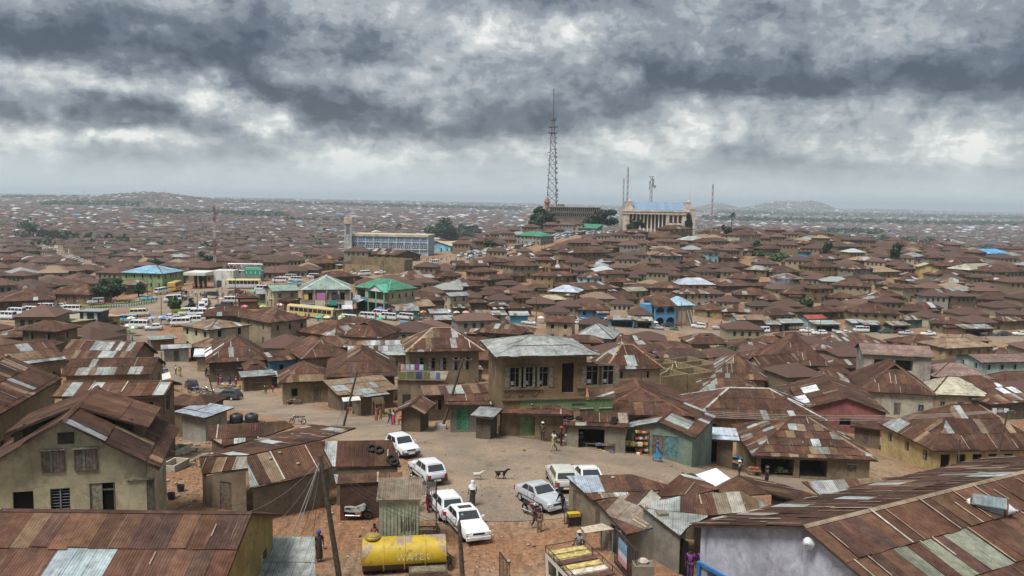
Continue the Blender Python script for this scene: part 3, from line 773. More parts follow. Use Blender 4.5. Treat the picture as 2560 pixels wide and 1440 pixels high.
# near houses, each traced from its eave line
def H(label,L,Rr,he,d,rise,kind='hip',**kw):
 return house(L,Rr,he,d,rise,kind,label=label,**kw)
def win(s0,s1,n,w,h,z,style):return[(s0+(s1-s0)*(i+.5)/n-w/2,s0+(s1-s0)*(i+.5)/n+w/2,z,z+h,style)for i in range(n)]
yh,yM,yw=H('two-storey yellow gabled house with shuttered attic windows and stained plaster',(-92,1202),(397,1173),5.0,8.4,1052,'gable_y',wall='sand',wallcol=(.44,.38,.25),pale=.01,oh=.75,nf=0,ns=3,st=2,front=[(1.23,2.2,2.35,4.0,'dark'),(3.0,3.95,2.35,4.05,'louvre'),(4.9,6.15,2.35,4.2,'half'),(6.8,8.1,2.35,4.2,'shutter')],sheetobj=True)
def yellow_extras():
 yrise=5.0+yh['_rise']+.02
 for x,s in((yw*.43,'shutter'),(yw*.60,'shutter')):
  m=window_mesh(s,1.1,1.25);obj('attic_window',m,yh,(x,.75-.12,4.95),(0,0,0))
 mb=MB();mb.box(yw/2-.38,yw/2+.38,.66,.74,6.45,7.05,(.05,.04,.03));mb.build('attic_vent',WOOD,yh)
 for sg in(-1,1):
  d=MB((.12,.10,.075));x0=yw/2+sg*.4;x1=yw/2+sg*3.3
  xa,xb=min(x0,x1),max(x0,x1)
  d.face([(xa,3.6,5.2),(xb,3.6,5.2),(xb,3.6,6.5),(xa,3.6,7.1)]if sg>0 else[(xa,3.6,5.2),(xb,3.6,5.2),(xb,3.6,7.1),(xa,3.6,6.5)])
  xe=x1
  d.face([(xe,3.6,5.2),(xe,7.6,5.2),(xe,7.6,6.5),(xe,3.6,6.5)])
  d.build('dormer_wall',WALL,yh)
  mb=MB();q=[Vector((yw/2,3.1,yrise)),Vector((x1+sg*.35,3.1,6.46)),Vector((x1+sg*.35,7.9,6.46)),Vector((yw/2,7.9,yrise))]
  slab(mb,q,.1)
  for ov,c,uv in sheets(q,.82,2.3,random.Random(5+sg),'r',.01,.03):mb.face(ov,c,uv)
  mb.build('dormer_roof',ROOF,yh)
  mb=MB();mb.box(yw/2+sg*1.9-.9,yw/2+sg*1.9+.9,3.53,3.59,5.9,6.9,(.03,.025,.02));mb.build('dormer_opening',WOOD,yh)
yellow_extras()
H('long brown iron roof across the bottom-left corner beneath the yellow gabled house',(-330,1512),(537,1521),3.3,10,1.95,'gable_x',wall='yellow',wallcol=(.26,.19,.075),pale=.015,sheetobj=True,oh=.4)
H('two-storey rusty house behind the yellow gable with wooden outside stair',(128,994),(412,992),5.2,4.6,953,'gable_x',wall='dark',pale=.02,style='open',nf=4,sheetobj=True)
H('rust-roofed house with pinkish veranda posts at the left picture edge',(0,1037),(156,946),4.6,9,2.2,'gable_x',wall='mud',pale=.02,nf=6,style='dark',sheetobj=True)
H('mud house with bleached and galvanised sheets under its brown roof, above the pink-posted house',(-70,928),(166,898),3.8,10,862,'gable_x',wall='mud',pale=.05,nf=5,style='half')
H('low brown house with scattered silver sheets beside the wagon on the road',(150,940),(380,936),3.2,8,895,'gable_x',wall='mud',pale=.08)
H('long roadside house with rows of silver sheets and blue awning end',(140,900),(330,906),3.2,8,852,'gable_x',wall='mud',pale=.10)
H('dark brown hip-roofed house at left edge below the parked minibuses',(-25,846),(84,842),3.2,10,822,wall='mud')
H('brown hip-roofed house just below the black tank tower',(92,853),(210,843),3.2,10,814,wall='dark')
H('small rusty-roofed house sunk between the pink-posted house and the tower',(10,872),(120,872),3,9,852,wall='dark',pale=.02)
H('grey-walled shed with new white metal roof by the outside stair',(432,1030),(512,1046),2.4,4.5,1013,'shed',wall='grey',base='l',nf=1,ns=1)
H('single-storey rust-roofed house behind the white metal shed',(398,1012),(520,1018),3.0,7,988,'hip',wall='mud')
H('brown hip-roofed corner house with cream upper floor above the main road',(592,792),(674,808),5.4,9.5,770,wall='sand',nf=2,ns=3,style='half')
H('cream two-storey house with patchy tan roof beside the road junction',(447,813),(521,826),5.2,10,797,wall='cream',base='t',pale=.12,nf=3,ns=2,style='dark')
H('big dark roof falling towards the upper road, above the white tin porch',(515,908),(672,900),3.4,13,838,wall='dark',pale=.01)
H('low tan-walled roadside shop with white tin roof',(483,893),(590,890),2.8,5,869,'gable_x',wall='sand',base='l',pale=.1,nf=1)
H('small tin-roofed shop with green door by the bend in the road',(402,874),(480,870),2.6,6,860,'gable_x',wall='grey',base='s',pale=.2,nf=1)
H('pale tin awning shed at the bend where the road narrows',(375,851),(444,846),2.4,5,839,'shed',wall='dark',base='p',nf=1)
H('small rust hip roof with yellowish sheets beside the white tin shop',(512,903),(595,905),2.9,6,880,wall='sand',pale=.1)
H('broad brown roof sloping behind the cream corner house',(738,828),(838,842),3.2,11,799,wall='mud')
H('wide brown roof with two silver skylight sheets below the yellow bus',(840,840),(952,846),3.4,12,801,wall='mud',pale=.01,gab=True)
H('brown roof with cream end wall next to the pile of blue drums',(935,832),(1000,820),3.4,11,797,wall='sand')
H('large plain brown roof in the dip beyond the laundry balcony house',(752,898),(884,888),3.4,13,844,wall='mud',pale=.01)
H('flat brown lean-to roof with blue trim left of the patched silver roof',(672,905),(792,893),3.0,9,876,'gable_x',wall='blue',pale=.06)
H('house under patchwork of silver and rust sheets left of the laundry balcony',(868,890),(1018,888),3.2,12,850,'gable_x',wall='mud',pale=.35)
H('two-storey mud house with brown hip roof and laundry on its balcony',(1012,881),(1212,877),6.6,9,819,wall='mud',wallcol=(.20,.15,.095),pale=.01,oh=.7,st=2,cap=True,capcol=(.33,.25,.18),front=win(.6,8.2,5,.95,1.75,3.9,'half')+[(1.0,2.0,.2,2.2,'door')]+win(3.5,8,2,1.0,1.9,.3,'dark'),nf=5,style='half',sheetobj=True)
H('big plain brown pyramid roof in front of the silver patchwork roof',(812,944),(997,940),3.6,13,868,wall='dark',pale=0)
H('orange-brown hip roof with bleached front sheets by the roadside market',(697,958),(832,952),3.0,8,904,wall='mud',pale=.05,nf=2)
H('lean-to of tan squares of iron below the laundry balcony house',(845,990),(997,974),2.2,6,944,'shed',wall='dark',base='t',pale=.12)
H('tall two-storey mud house with pale metal roof and green ground floor',(1238,893),(1494,888),7.4,10,838,wall='mud',wallcol=(.175,.122,.070),base='p',pale=0,oh=.75,st=2,cap=True,capcol=(.16,.17,.17),front=win(.55,4.2,3,1.0,1.75,4.55,'open')+[(5.3,6.35,4.0,6.6,'dark')]+win(7.3,10.2,2,1.05,1.75,4.55,'open')+[(4.6,5.7,.3,2.5,'dark')]+win(6.7,10.2,2,1.1,1.9,.6,'shutter'),ns=3,style='half',sheetobj=True)
tall_root=HOUSES[-1]
H('brown pyramid-roofed house with one silver stripe right of the tall mud house',(1512,925),(1662,922),4.8,8.5,861,wall='sand',wallcol=(.24,.20,.13),pale=.02,nf=2,style='half',capcol=(.30,.17,.09),sheetobj=True)
H('low brown roof facing the plaza with barred openings, left of the tyre-topped shop',(1243,1033),(1432,1038),2.3,10,982,wall='mud',pale=.01,front=[(.5,2.7,.15,1.9,'void'),(3.7,6.0,.15,1.95,'void')],nf=2,sheetobj=True)
H('wide plain brown hip roof behind the tyre-topped shop',(1484,1036),(1735,1042),3.0,12,957,wall='mud',pale=.01,capcol=(.15,.07,.045),sheetobj=True)
H('roadside shop with three old tyres lying on its rust roof',(1408,1064),(1574,1070),2.05,6.5,1030,'shed',wall='grey',wallcol=(.20,.18,.14),pale=.05,oh=.3,front=[(1.0,3.2,.05,1.75,'void'),(3.7,5.2,.05,1.75,'void')],ns=0,sheetobj=True)
H('turquoise gabled shop with plank doors at the roadside',(1556,1072),(1738,1096),2.1,8.5,1055,'gable_y',wall='teal',wallcol=(.155,.20,.165),pale=.04,oh=.3,nf=0,front=[(2.3,3.3,.05,1.85,'door'),(3.32,4.6,.05,1.9,'tdoor')],ns=0,sheetobj=True)
H('large brown hip roof with white ridge caps beside the pink gable',(1735,1046),(2070,1052),3.0,12,970,wall='mud',pale=.012,capcol=(.34,.33,.32),nf=4,sheetobj=True)
H('long brown roof ending in a pink gable wall with white roof patches',(2008,1022),(2224,1034),3.1,17,996,'gable_y',wall='pink',pale=.03,oh=.4,nf=0,front=[(2.0,2.9,.2,2.2,'door'),(4.6,6.6,.9,2.0,'dark')],ns=0,sheetobj=True)
H('shack with ragged patchwork roof of tan and silver squares by the roadside',(1880,1140),(2196,1152),2.1,11,1042,wall='dark',wallcol=(.19,.15,.10),pale=.06,slen=1.1,front=[(.4,3.4,.1,1.75,'void'),(3.9,6.4,.1,1.75,'void'),(8.2,9.0,.8,1.5,'shutter')],ns=0,sheetobj=True)
H('yellow-walled house with brown hip roof and tall dark openings at right',(2334,1128),(2640,1124),2.7,12,1011,wall='yellow',wallcol=(.38,.29,.14),pale=.02,oh=.5,front=win(.3,9.6,5,1.05,1.75,.4,'dark'),ns=3,style='half',sheetobj=True)
H('large chocolate-brown hip roof with small gablet below the grey school block',(2150,978),(2346,990),3.8,15,903,wall='cream',pale=0,gab=True,nf=3,style='louvre',sheetobj=True,wallcol=(.33,.31,.25))
H('house with cream-bleached metal roof and turquoise shutter right of the chocolate roof',(2330,986),(2484,992),3.4,9,941,wall='sand',base='c',pale=.0,nf=3,style='louvre',sheetobj=True)
H('grey-brown hip roof just behind the cream-bleached roof',(2333,942),(2492,948),3.2,11,906,wall='mud',base='k',pale=0)
H('pale aqua two-storey house with flat brown roof at the right edge',(2455,907),(2660,903),5.2,9,884,'gable_x',wall='sky',wallcol=(.36,.46,.42),base='k',pale=0,nf=6,style='half')
H('grey concrete school block with open galleries and pinkish roof',(2155,886),(2337,895),6.8,9,861,'gable_x',wall='conc',base='k',pale=0,oh=.5,nf=0,front=[(2.0,5.6,3.6,5.9,'void'),(6.0,9.4,3.6,5.9,'void'),(9.8,13.2,3.6,5.9,'void'),(2.0,5.6,.6,2.6,'void'),(6.0,9.4,.6,2.6,'void'),(9.8,13.2,.6,2.6,'void')],ns=0)
H('rust-roofed house with bright silver sheets at the right edge above the utility pole',(2478,1012),(2640,1000),3.0,10,968,wall='dark',pale=.12)
H('small patched pale-and-rust house with red pots beside its wall',(2038,962),(2152,960),2.8,7,927,wall='dark',pale=.2)
H('brown gabled house with striped tan sheets below the large dark roof',(1918,940),(2022,928),3.0,8,886,'gable_x',wall='cream',base='r',pale=.12,nf=2)
H('largest dark brown roof beside the street, right of the pale skylights house',(1925,912),(2082,916),3.4,14,832,wall='mud',pale=.004)
H('brown house with three long silver sheets above the roofless walls',(1770,945),(1922,952),3.2,11,884,wall='mud',pale=.12)
H('rust roof on the alley corner behind the yellow-walled house',(2210,1060),(2330,1075),2.6,6,1052,'shed',wall='dark',pale=.1)
H('two-storey ochre house with brown hip roof below the street at right',(2365,872),(2492,866),5.4,10,844,wall='ochre',pale=.02,base='t',nf=5,style='shutter')
def shed(label,L,Rr,he,d,rise,kind='shed',**kw):return H(label,L,Rr,he,d,rise,kind,name='shack',cat='shack',**kw)
shed('shack with ragged brown roof and one white sheet beside the leaning pole',(984,1032),(1062,1036),1.75,4,1014,'gable_y',wall='dark',pale=.08,nf=1,ns=0)
shed('kiosk with bright green door and pink jamb at the roadside',(1112,1014),(1230,1013),2.5,7,990,'shed',wall='grey',wallcol=(.19,.17,.14),pale=.1,front=[(.5,1.6,.1,2.1,'gdoor')],ns=1)
shed('grey tin lean-to shack with white sunshade left of the leaning pole',(893,996),(976,986),2.3,5,972,'shed',wall='dark',base='p',pale=.2,nf=2,ns=0)
shed('blackened plank stall between the green-door kiosk and the barred shop',(1174,1040),(1234,1046),2.0,2.4,1031,'shed',wall='dark',wallcol=(.09,.075,.06),base='s',pale=.2,nf=0,ns=0)
shed('long low rust-and-silver roofed stall row behind the green-door kiosk',(1060,990),(1232,982),2.6,5,962,'gable_x',wall='dark',pale=.3,nf=3)
shed('market stall with grey tin roof beside the lime-vest trader',(602,944),(690,938),2.3,4,928,'shed',wall='dark',base='s',pale=.2,nf=1)
shed('stall with small white tin canopy on posts by the roadside crowd',(533,917),(604,922),2.3,4,908,'shed',wall='mud',base='r',pale=.3,nf=1)
shed('dark stall at the verge with crates stacked outside',(705,964),(800,974),2.0,3.2,955,'shed',wall='dark',pale=.05,nf=2)
shed('wooden hut with corrugated white awning beside the blue basin rack',(1738,1097),(1850,1103),2.4,4,1085,'shed',wall='dark',base='l',pale=0,front=[(.4,1.5,.1,2.1,'dark')],ns=0)
shed('weathered plank hut roofed with rusty sheet on the alley by the yellow house',(2125,1066),(2212,1076),2.5,4,1056,'shed',wall='dark',pale=0,nf=1)
def roofless():
 P=[at(1652,985),at(1838,985),at(1800,945),at(1660,940)]
 a=P[0];b=P[1];yaw=math.atan2(b.y-a.y,b.x-a.x);w=(b-a).length;d=13
 root=thing('roofless_house','roofless mud-brick house with bare room walls open to the sky','house',(a.x,a.y,T(a.x,a.y)),yaw)
 mb=MB((.24,.185,.105));h=3.0;t=.25
 for x in(0,w*.33,w*.66,w):mb.box(x-t/2,x+t/2,0,d,-1,h+(.3 if x==0 else 0))
 for y in(0,d*.36,d*.7,d):
  for k in range(3):mb.box(w*k/3+t/2+.002,w*(k+1)/3-t/2-.002,y-t/2,y+t/2,-1,h-.15*((k+int(y))%2))
 mb.build('wall',WALL,root)
 for k in range(4):
  m=MB((.42,.36,.25));m.bar((1+k*2.2,1.5+k,h+.1),(4.5+k*2.4,3.5+k*2,h+.1),.07,5);m.build('roof_pole',WOOD,root)
 OCC.append(((a.x+b.x)/2,a.y+d/2,7,0,0,0))
roofless()
# roofs traced facet by facet where sheds run into one another
def tri_plane(tri):
 P=[]
 for px,py,z in tri:P.append(on_z(px,py,z))
 n=(P[1]-P[0]).cross(P[2]-P[0]).normalized()
 return P[0],n
def on_plane(px,py,p0,n):
 d=ray(px,py);o=Vector((0,0,CAMZ));t=(p0-o).dot(n)/d.dot(n)
 return o+d*t
def shack(label,facets,walls=(),wallcol=(.16,.125,.085),base='r',pale=.03,name='shack',cat='shack',seed=1,sw=.82,slen=2.3,wmat=None,posts=(),ops={},inset=.25):
 """facets: (three (px, py, height) that fix the plane, outline in px, palette, pale share); walls: (facet, i, j) outline edges that stand on the ground"""
 r=random.Random(seed);Q=[]
 for f in facets:
  p0,n=tri_plane(f[0]);Q.append([on_plane(x,y,p0,n)for x,y in f[1]])
 allp=[p for q in Q for p in q]
 cx=sum(p.x for p in allp)/len(allp);cy_=sum(p.y for p in allp)/len(allp);g=T(cx,cy_)
 root=thing(name,label,cat,(cx,cy_,g));O=Vector((cx,cy_,g));M=Matrix.Translation(O)
 rb=MB()
 for f,q in zip(facets,Q):
  q=[p-O for p in q];slab(rb,q,.06)
  for ov,c,uv in sheets(q,sw,slen,r,f[2]if len(f)>2 else base,f[3]if len(f)>3 else pale,.04,M,down=(Vector(f[4])if len(f)>4 else None),lap=.3):
   m=MB();o0=sum(ov,Vector())/len(ov);m.face([p-o0 for p in ov],c,uv);m.build('roof_sheet',ROOF,root,loc=o0)
  for ov,c,uv in LAPS:rb.face(ov,c,uv)
 rb.build('roof',ROOF,root)
 wm=MB(wallcol)
 for wi,(k,i,j)in enumerate(walls):
  q=[p-O for p in Q[k]];c=sum(q,Vector())/len(q)
  a,b=q[i].copy(),q[j].copy()
  for p in(a,b):v=(c-p);v.z=0;p+=v.normalized()*inset
  za,zb_=a.z-.08,b.z-.08;base_z=min(T(a.x+cx,a.y+cy_),T(b.x+cx,b.y+cy_))-g-.3
  if(b-a).cross(Vector((0,0,1))).dot(((a+b)/2-c))<0:a,b,za,zb_=b,a,zb_,za
  zt=min(za,zb_)
  oo=ops.get(wi,[])
  wall_grid(wm,(a.x,a.y),(b.x,b.y),base_z,zt,oo,wallcol)
  u=Vector((b.x-a.x,b.y-a.y,0)).normalized()
  for o in oo:
   if o[4]!='void':
    pos=Vector((a.x,a.y,0))+u*(o[0]+o[1])/2;me=window_mesh(o[4],o[1]-o[0],o[3]-o[2]);obj(me.name.split('.')[0],me,root,(pos.x,pos.y,o[2]),(0,0,math.atan2(u.y,u.x)))
  if abs(za-zb_)>.03:
   wm.face([(a.x,a.y,zt),(b.x,b.y,zt),(b.x,b.y,zb_),(a.x,a.y,za)]if za!=zb_ else[],wallcol)if min(za,zb_)>0 else None
 if wm.f:wm.build('wall',wmat or WALL,root)
 for px,py,top in posts:
  p=at(px,py);m=MB((.13,.10,.075));m.bar((0,0,0),(0,0,top),.06,5);m.build('post',WOOD,root,loc=p-O)
 OCC.append((cx,cy_,5,0,0,0))
 return root,O
shack('long rust-roofed workshop with tyres on its end, left of the parked white cars',[([(617,1141,4.0),(800,1103,4.0),(624,1222,2.6)],[(617,1141),(800,1103),(832,1168),(730,1199),(624,1222)],'r',.04),([(800,1103,4.0),(980,1100,4.0),(1003,1166,2.7)],[(800,1103),(980,1100),(1003,1166),(832,1168)],'r',.03),([(617,1141,4.0),(800,1103,4.0),(498,1142,3.4)],[(617,1138),(800,1100),(890,1070),(780,1062),(640,1100),(498,1142)],'r',.05),([(498,1145,3.3),(617,1141,3.9),(507,1186,2.5)],[(498,1145),(617,1141),(622,1170),(507,1186)],'r',.04)],[(0,4,3),(0,3,2),(3,3,2),(1,2,3),(1,1,2),(3,3,0)],wallcol=(.17,.13,.09),seed=3,name='workshop',cat='workshop',ops={2:[(1.0,1.9,.0,2.0,'door')]})
shack('patched rust and tin roof under the road, above the workshop',[([(540,1061,2.9),(712,1052,2.9),(560,1116,2.1)],[(522,1064),(712,1052),(735,1066),(640,1100),(560,1116),(520,1090)],'r',.15)],[(0,5,4),(0,4,3)],wallcol=(.12,.09,.06),seed=4)
shack('brown corrugated store with blue and white cloth under a grey-ended roof',[([(836,1186,2.7),(1030,1180,2.7),(840,1212,2.45)],[(834,1186),(1008,1180),(1040,1202),(840,1212)],'r',.03)],[(0,3,2),(0,2,1)],wallcol=(.075,.045,.032),seed=5,wmat=ROOF,sw=.8)
shack('grey corrugated shed roof below the workshop beside the woman with the blue headtie',[([(596,1342,2.7),(787,1342,2.7),(596,1480,1.9)],[(596,1342),(787,1342),(789,1490),(596,1490)],'p',0)],[(0,1,2),(0,0,1)],wallcol=(.2,.2,.19),seed=6,sw=.9)
shack('small white-blue tin canopy hanging off the corner of the bottom-left roof',[([(555,1370,2.9),(612,1392,2.7),(532,1428,2.3)],[(572,1370),(612,1390),(560,1442),(530,1428)],'l',0)],[],seed=8)
shack('flat rusty shed with a light-blue sheet hiding the back of the white wagon',[([(1432,1212,2.7),(1582,1185,2.9),(1480,1250,2.4)],[(1414,1190),(1580,1186),(1700,1222),(1630,1228),(1482,1252)],'r',.02)],[(0,0,4),(0,4,3)],wallcol=(.20,.165,.115),seed=11,ops={0:[(.5,1.4,.1,1.9,'door')]})
shack('low shed striped with bleached and rusty sheets beside the smoke',[([(1492,1252,2.9),(1630,1226,2.9),(1565,1336,2.2)],[(1490,1254),(1628,1224),(1672,1262),(1632,1320),(1566,1338)],'r',.06,(-.5,-.85,-.2))],[(0,4,3),(0,0,4)],wallcol=(.21,.18,.135),seed=12,ops={1:[(1.2,2.3,.0,1.9,'dark')]})
shack('grey ribbed iron roof sloping to the grey plastered hall',[([(1598,1262,3.2),(1742,1232,3.5),(1700,1342,2.6)],[(1598,1262),(1742,1232),(1770,1292),(1718,1320),(1700,1342)],'p',0,(-.2,-.95,-.2))],[(0,4,3),(0,0,4)],wallcol=(.20,.18,.15),seed=13,ops={1:[(2.4,3.6,.0,2.0,'dark')]})
shack('rust roof with pale joint strips over the grey ribbed roof',[([(1748,1236,3.7),(1852,1228,3.8),(1728,1290,2.9)],[(1748,1236),(1852,1228),(1928,1268),(1850,1282),(1728,1294)],'r',.12)],[(0,4,3)],wallcol=(.16,.12,.09),seed=14)
shack('brown gable with white plastic sheet behind it near the roadside walkers',[([(1690,1198,3.4),(1640,1245,2.6),(1772,1228,3.3)],[(1700,1186),(1632,1244),(1745,1236),(1775,1228)],'r',.02),([(1700,1186,3.5),(1775,1228,3.3),(1790,1212,2.8)],[(1700,1186),(1775,1228),(1800,1224),(1730,1184)],'r',.02)],[(0,1,2)],wallcol=(.14,.11,.08),seed=15)
shack('brown gabled roof with pale battens right of the white plastic sheet',[([(1845,1186,3.5),(1775,1225,2.8),(1920,1232,3.4)],[(1845,1188),(1778,1226),(1850,1240),(1925,1234)],'r',.05),([(1845,1186,3.5),(1925,1234,3.4),(2050,1256,2.7)],[(1845,1188),(1925,1234),(1996,1254),(2058,1246),(1960,1212)],'r',.05)],[(1,1,2)],wallcol=(.05,.04,.035),seed=16)
shack('ragged brown shed roof with one long white sheet before the grey hall',[([(2010,1200,3.2),(2250,1192,3.2),(2060,1246,2.5)],[(2004,1204),(2120,1198),(2260,1192),(2300,1206),(2180,1232),(2064,1250)],'r',.05)],[(0,5,4)],wallcol=(.10,.08,.06),seed=17)
gh,gM,gw=H('grey plastered hall with brown iron roof, rooftop loudspeakers and blue window',(1722,1313),(2392,1648),4.2,24,2.35,'gable_y',wall='stucco',wallcol=(.36,.37,.43),pale=.02,oh=.42,nf=0,st=1,front=[(.55,3.0,.1,2.3,'void'),(4.4,6.4,.1,1.9,'void')],ns=4,style='dark',sheetobj=True,capcol=(.22,.17,.12),lap=.42)
# the town beyond: houses read off the photograph (pixel of the near eave's middle, width in px, storeys, roof shape, wall, roof)
WK={'m':'mud','o':'ochre','s':'sand','c':'cream','g':'grey','d':'dark','y':'yellow','b':'blue','t':'teal','k':'sky','n':'conc','e':'green','p':'pink','w':'white'}
KK={'h':'hip','x':'gable_x','y':'gable_y','s':'shed','f':'flat'}
TOWN="""
1316 665 72 2hsr|1357 650 45 2hor|1298 690 45 1hmr|1355 690 62 2hor|1415 690 65 1hmr|1482 667 75 1hmr.12|1543 685 70 2hsr|1600 676 80 1hmr|1470 694 60 1hkr.1|1412 715 55 1hmr|1497 723 110 1hor|1407 730 78 1hol|1596 728 52 1xcy
1662 720 80 2hmr|1745 712 92 1hol|1742 735 75 2hcr.15|1772 665 70 1hgr|1837 668 85 1hmr|1888 675 62 1hmr.35|1770 702 62 1hmr|1855 697 85 1hdr|1850 715 100 1hdr|1885 738 100 1hmr.06|1562 748 85 1hor|1647 752 75 1hgr|1487 775 85 1hbr
1393 750 58 1hmy|1305 770 60 1hmr|1580 795 85 1hdr.15|1772 775 80 1hor.1|1845 780 85 1hmr.12|1780 805 90 1hdr.06|1590 858 100 1hmr.05|1680 868 120 1hmr|1780 852 110 1hmr.06|1875 862 110 1hdr|1710 880 90 1xmt|1610 872 140 1hmr|1730 896 90 1ydr
1967 680 82 1hmr|2065 668 70 2hor|2117 680 60 1hdr|2160 672 55 2hgr.3|2160 652 50 1hgs|2220 680 68 1hst|2278 690 42 1hgr|2380 665 70 1hmr|2395 687 75 1hgr.06|2530 680 75 1hgr|2470 675 80 1hmc|2285 702 52 1hsr.2|2385 707 65 1hgr.35
2500 702 85 1hmr|1972 697 60 2hdr.15|2000 710 65 1hgr|2127 715 100 2hsr|2217 712 50 1hmr|2283 720 50 2hcr|2060 722 60 2hmr|1990 735 65 1hdr|2227 740 65 1hmr|2370 742 110 1hcr.04|2410 728 60 1xms|2495 750 110 1hmr|2205 750 90 1hmr.12
2082 780 65 1hdr|2020 780 50 1hmr|1950 788 80 1hgr|2045 797 50 1xkR|2190 783 130 2hor.06|2285 800 55 1htr.2|2292 778 85 1hdr|2370 810 85 1hmr.02|2458 815 140 1hdr.03|2540 803 60 1hmr.06|2055 868 65 1hsr.25|2150 855 150 1hmr.08|2330 855 95 1hgr|2520 880 80 1hdr.1
2230 915 70 1hdr|2100 935 60 1xmr.05|1990 880 70 1hdr|2440 845 80 1hmt|1990 835 60 1hmr|2270 850 60 1hdr
65 752 150 1hdr|110 718 50 1hmr|172 736 105 1hor|340 712 65 1xmt.2|590 668 90 1xmr|700 664 125 2hed|830 658 60 1hmr|975 657 68 1xmc|1177 664 92 1xmr.1|1058 697 110 1hmr.15|860 692 80 1hdr|1195 700 60 1hmr|1255 698 60 1hmr|1165 716 100 1hdr.1
1060 752 130 1hdr.05|1150 740 52 2xcs|1215 738 75 1hmr|1275 735 60 1hmr|1035 768 110 1xgt.25|1200 757 48 1hdr|1155 770 45 1xdr.2|1255 765 60 1hdr.06|948 637 80 1hmr.2|1020 638 70 1ydr|1092 648 110 1hmr.1|827 648 55 1hmr|1225 562 40 1hmr|1265 558 45 2hmr
1240 576 60 1hmr.1|1268 588 60 1hmr.1|1235 600 55 1hmr|1250 612 50 1hgs|1180 600 40 1hmr|1205 618 50 1hmr.2|1452 586 45 1hmr|1570 580 48 2hdr|1640 594 85 1hmr|1612 614 80 1hcr.15|1705 573 60 2hmr|1742 566 28 2hsr|1668 624 45 1hdt.2|1475 632 88 2hmr|1570 640 60 1hmr
1682 640 62 2hgr.15|1738 642 58 1hgr|1785 632 32 2hkr|1862 560 75 2hmr|1925 565 40 2hmr|1795 586 55 1hmr|1878 588 55 2hcr|1932 590 42 1hmr|1968 581 35 1hmr|2080 585 48 2hdd|1800 605 62 1hmr|1838 607 32 1hmr|1855 626 55 1hmr|1938 622 58 1hdr|1996 608 45 2hmr.1
2100 603 100 1hmr|2125 614 58 1hmt|2208 600 60 1hcd|2083 647 55 1hgr|2175 650 50 1hmt|2240 653 48 1hgr|2262 612 55 1hdr|2315 620 52 1hmr|2297 642 50 1hgs|2345 644 42 2hgr|2382 661 65 1hgr|2405 633 60 1hmr|2410 614 60 1hdr|2540 640 50 1hgp|2440 656 70 1hdr.1|2528 674 65 1hgr
1530 655 60 1hmr|1640 660 50 1hmr|1700 668 55 1hgr|1720 690 60 1hmr|1560 705 55 1hmr|1690 745 60 1hmr.1|1930 715 60 1hmr|1950 750 70 1hdr.1|2120 745 60 1hmr|2330 770 60 1hmr|2420 775 70 1hdr|1345 720 55 1hmr.15|1250 725 60 1hmr|1110 690 60 1hmr|1320 745 60 1hmr
1140 645 60 1hmr|1330 640 50 1hmr.1|1375 625 50 1hmr|1290 640 50 1hmr.2|1530 620 45 1hmr|1420 650 55 1hmr|1240 655 55 1hmr|1290 610 45 1hmr|1405 672 50 1hmr.15|1220 680 55 1hmr|2035 655 45 1hmr|1900 650 50 1hdr|1830 645 45 1hmr|1755 655 50 1hmr|2150 700 45 1hmr
1340 790 60 1hdr.1|1450 800 55 1xdr.2|1660 800 60 1hmr.1|1900 800 60 1xdt|1990 808 70 1xdr.2|2100 812 60 1xdr.15|2230 815 60 1xdr.2|2290 822 60 1xkr.15|1250 790 50 1xdr.2|1180 790 50 1xmr.2|1110 800 50 1xds.2|1260 850 80 1xdr.2|1340 855 60 1hdr.1|1190 835 60 1xdr.3|1300 830 70 1hdr
1430 862 60 1xdr.15|1540 835 50 1hmr.05|1930 850 70 1hdr.02|660 770 80 1xmr.15|700 752 55 1hmr.1|620 745 60 1hdr.1|670 735 60 1xes.1|1090 860 60 1hdr.1|880 925 70 1xdr.08|930 885 40 1xds.3|640 925 60 1hdr.05|560 925 50 1xds.3
40 690 60 1hmr|120 690 55 1hmr|200 700 50 1hmr|60 725 60 1hmr|20 770 60 1hdr|240 668 55 1hmr|300 655 50 1hmr|70 668 55 1hcr|160 655 48 2hwr|330 672 45 1hmr|430 660 50 1hmr|470 652 50 1hmr|540 655 55 1hmr|420 690 50 1hmr.1|460 672 45 1hor|520 672 55 1hmr|745 650 55 1hmr|790 662 55 1xmr
880 660 50 1hmr|770 640 50 1hmr|700 640 50 1hmr|620 645 45 2hsr|560 638 45 2hsr|650 628 50 2hsr|730 622 45 1hmr|800 630 45 1hmr|500 640 40 1hmr|380 650 40 1hmr|410 640 40 1hmr|90 650 45 1hmr|30 650 50 2hsr|10 670 50 1hmr
"""
def not_near_street(x,y,rad):
 for k in(2,3):
  P,w=ROADS[k];dd=np.hypot(P[:,0]-x,P[:,1]-y);i=int(dd.argmin())
  if y<P[i,1]and dd[i]<w[i]+rad+(11 if y<420 else 15)and y<585:return True
 return False
SPECIAL={}
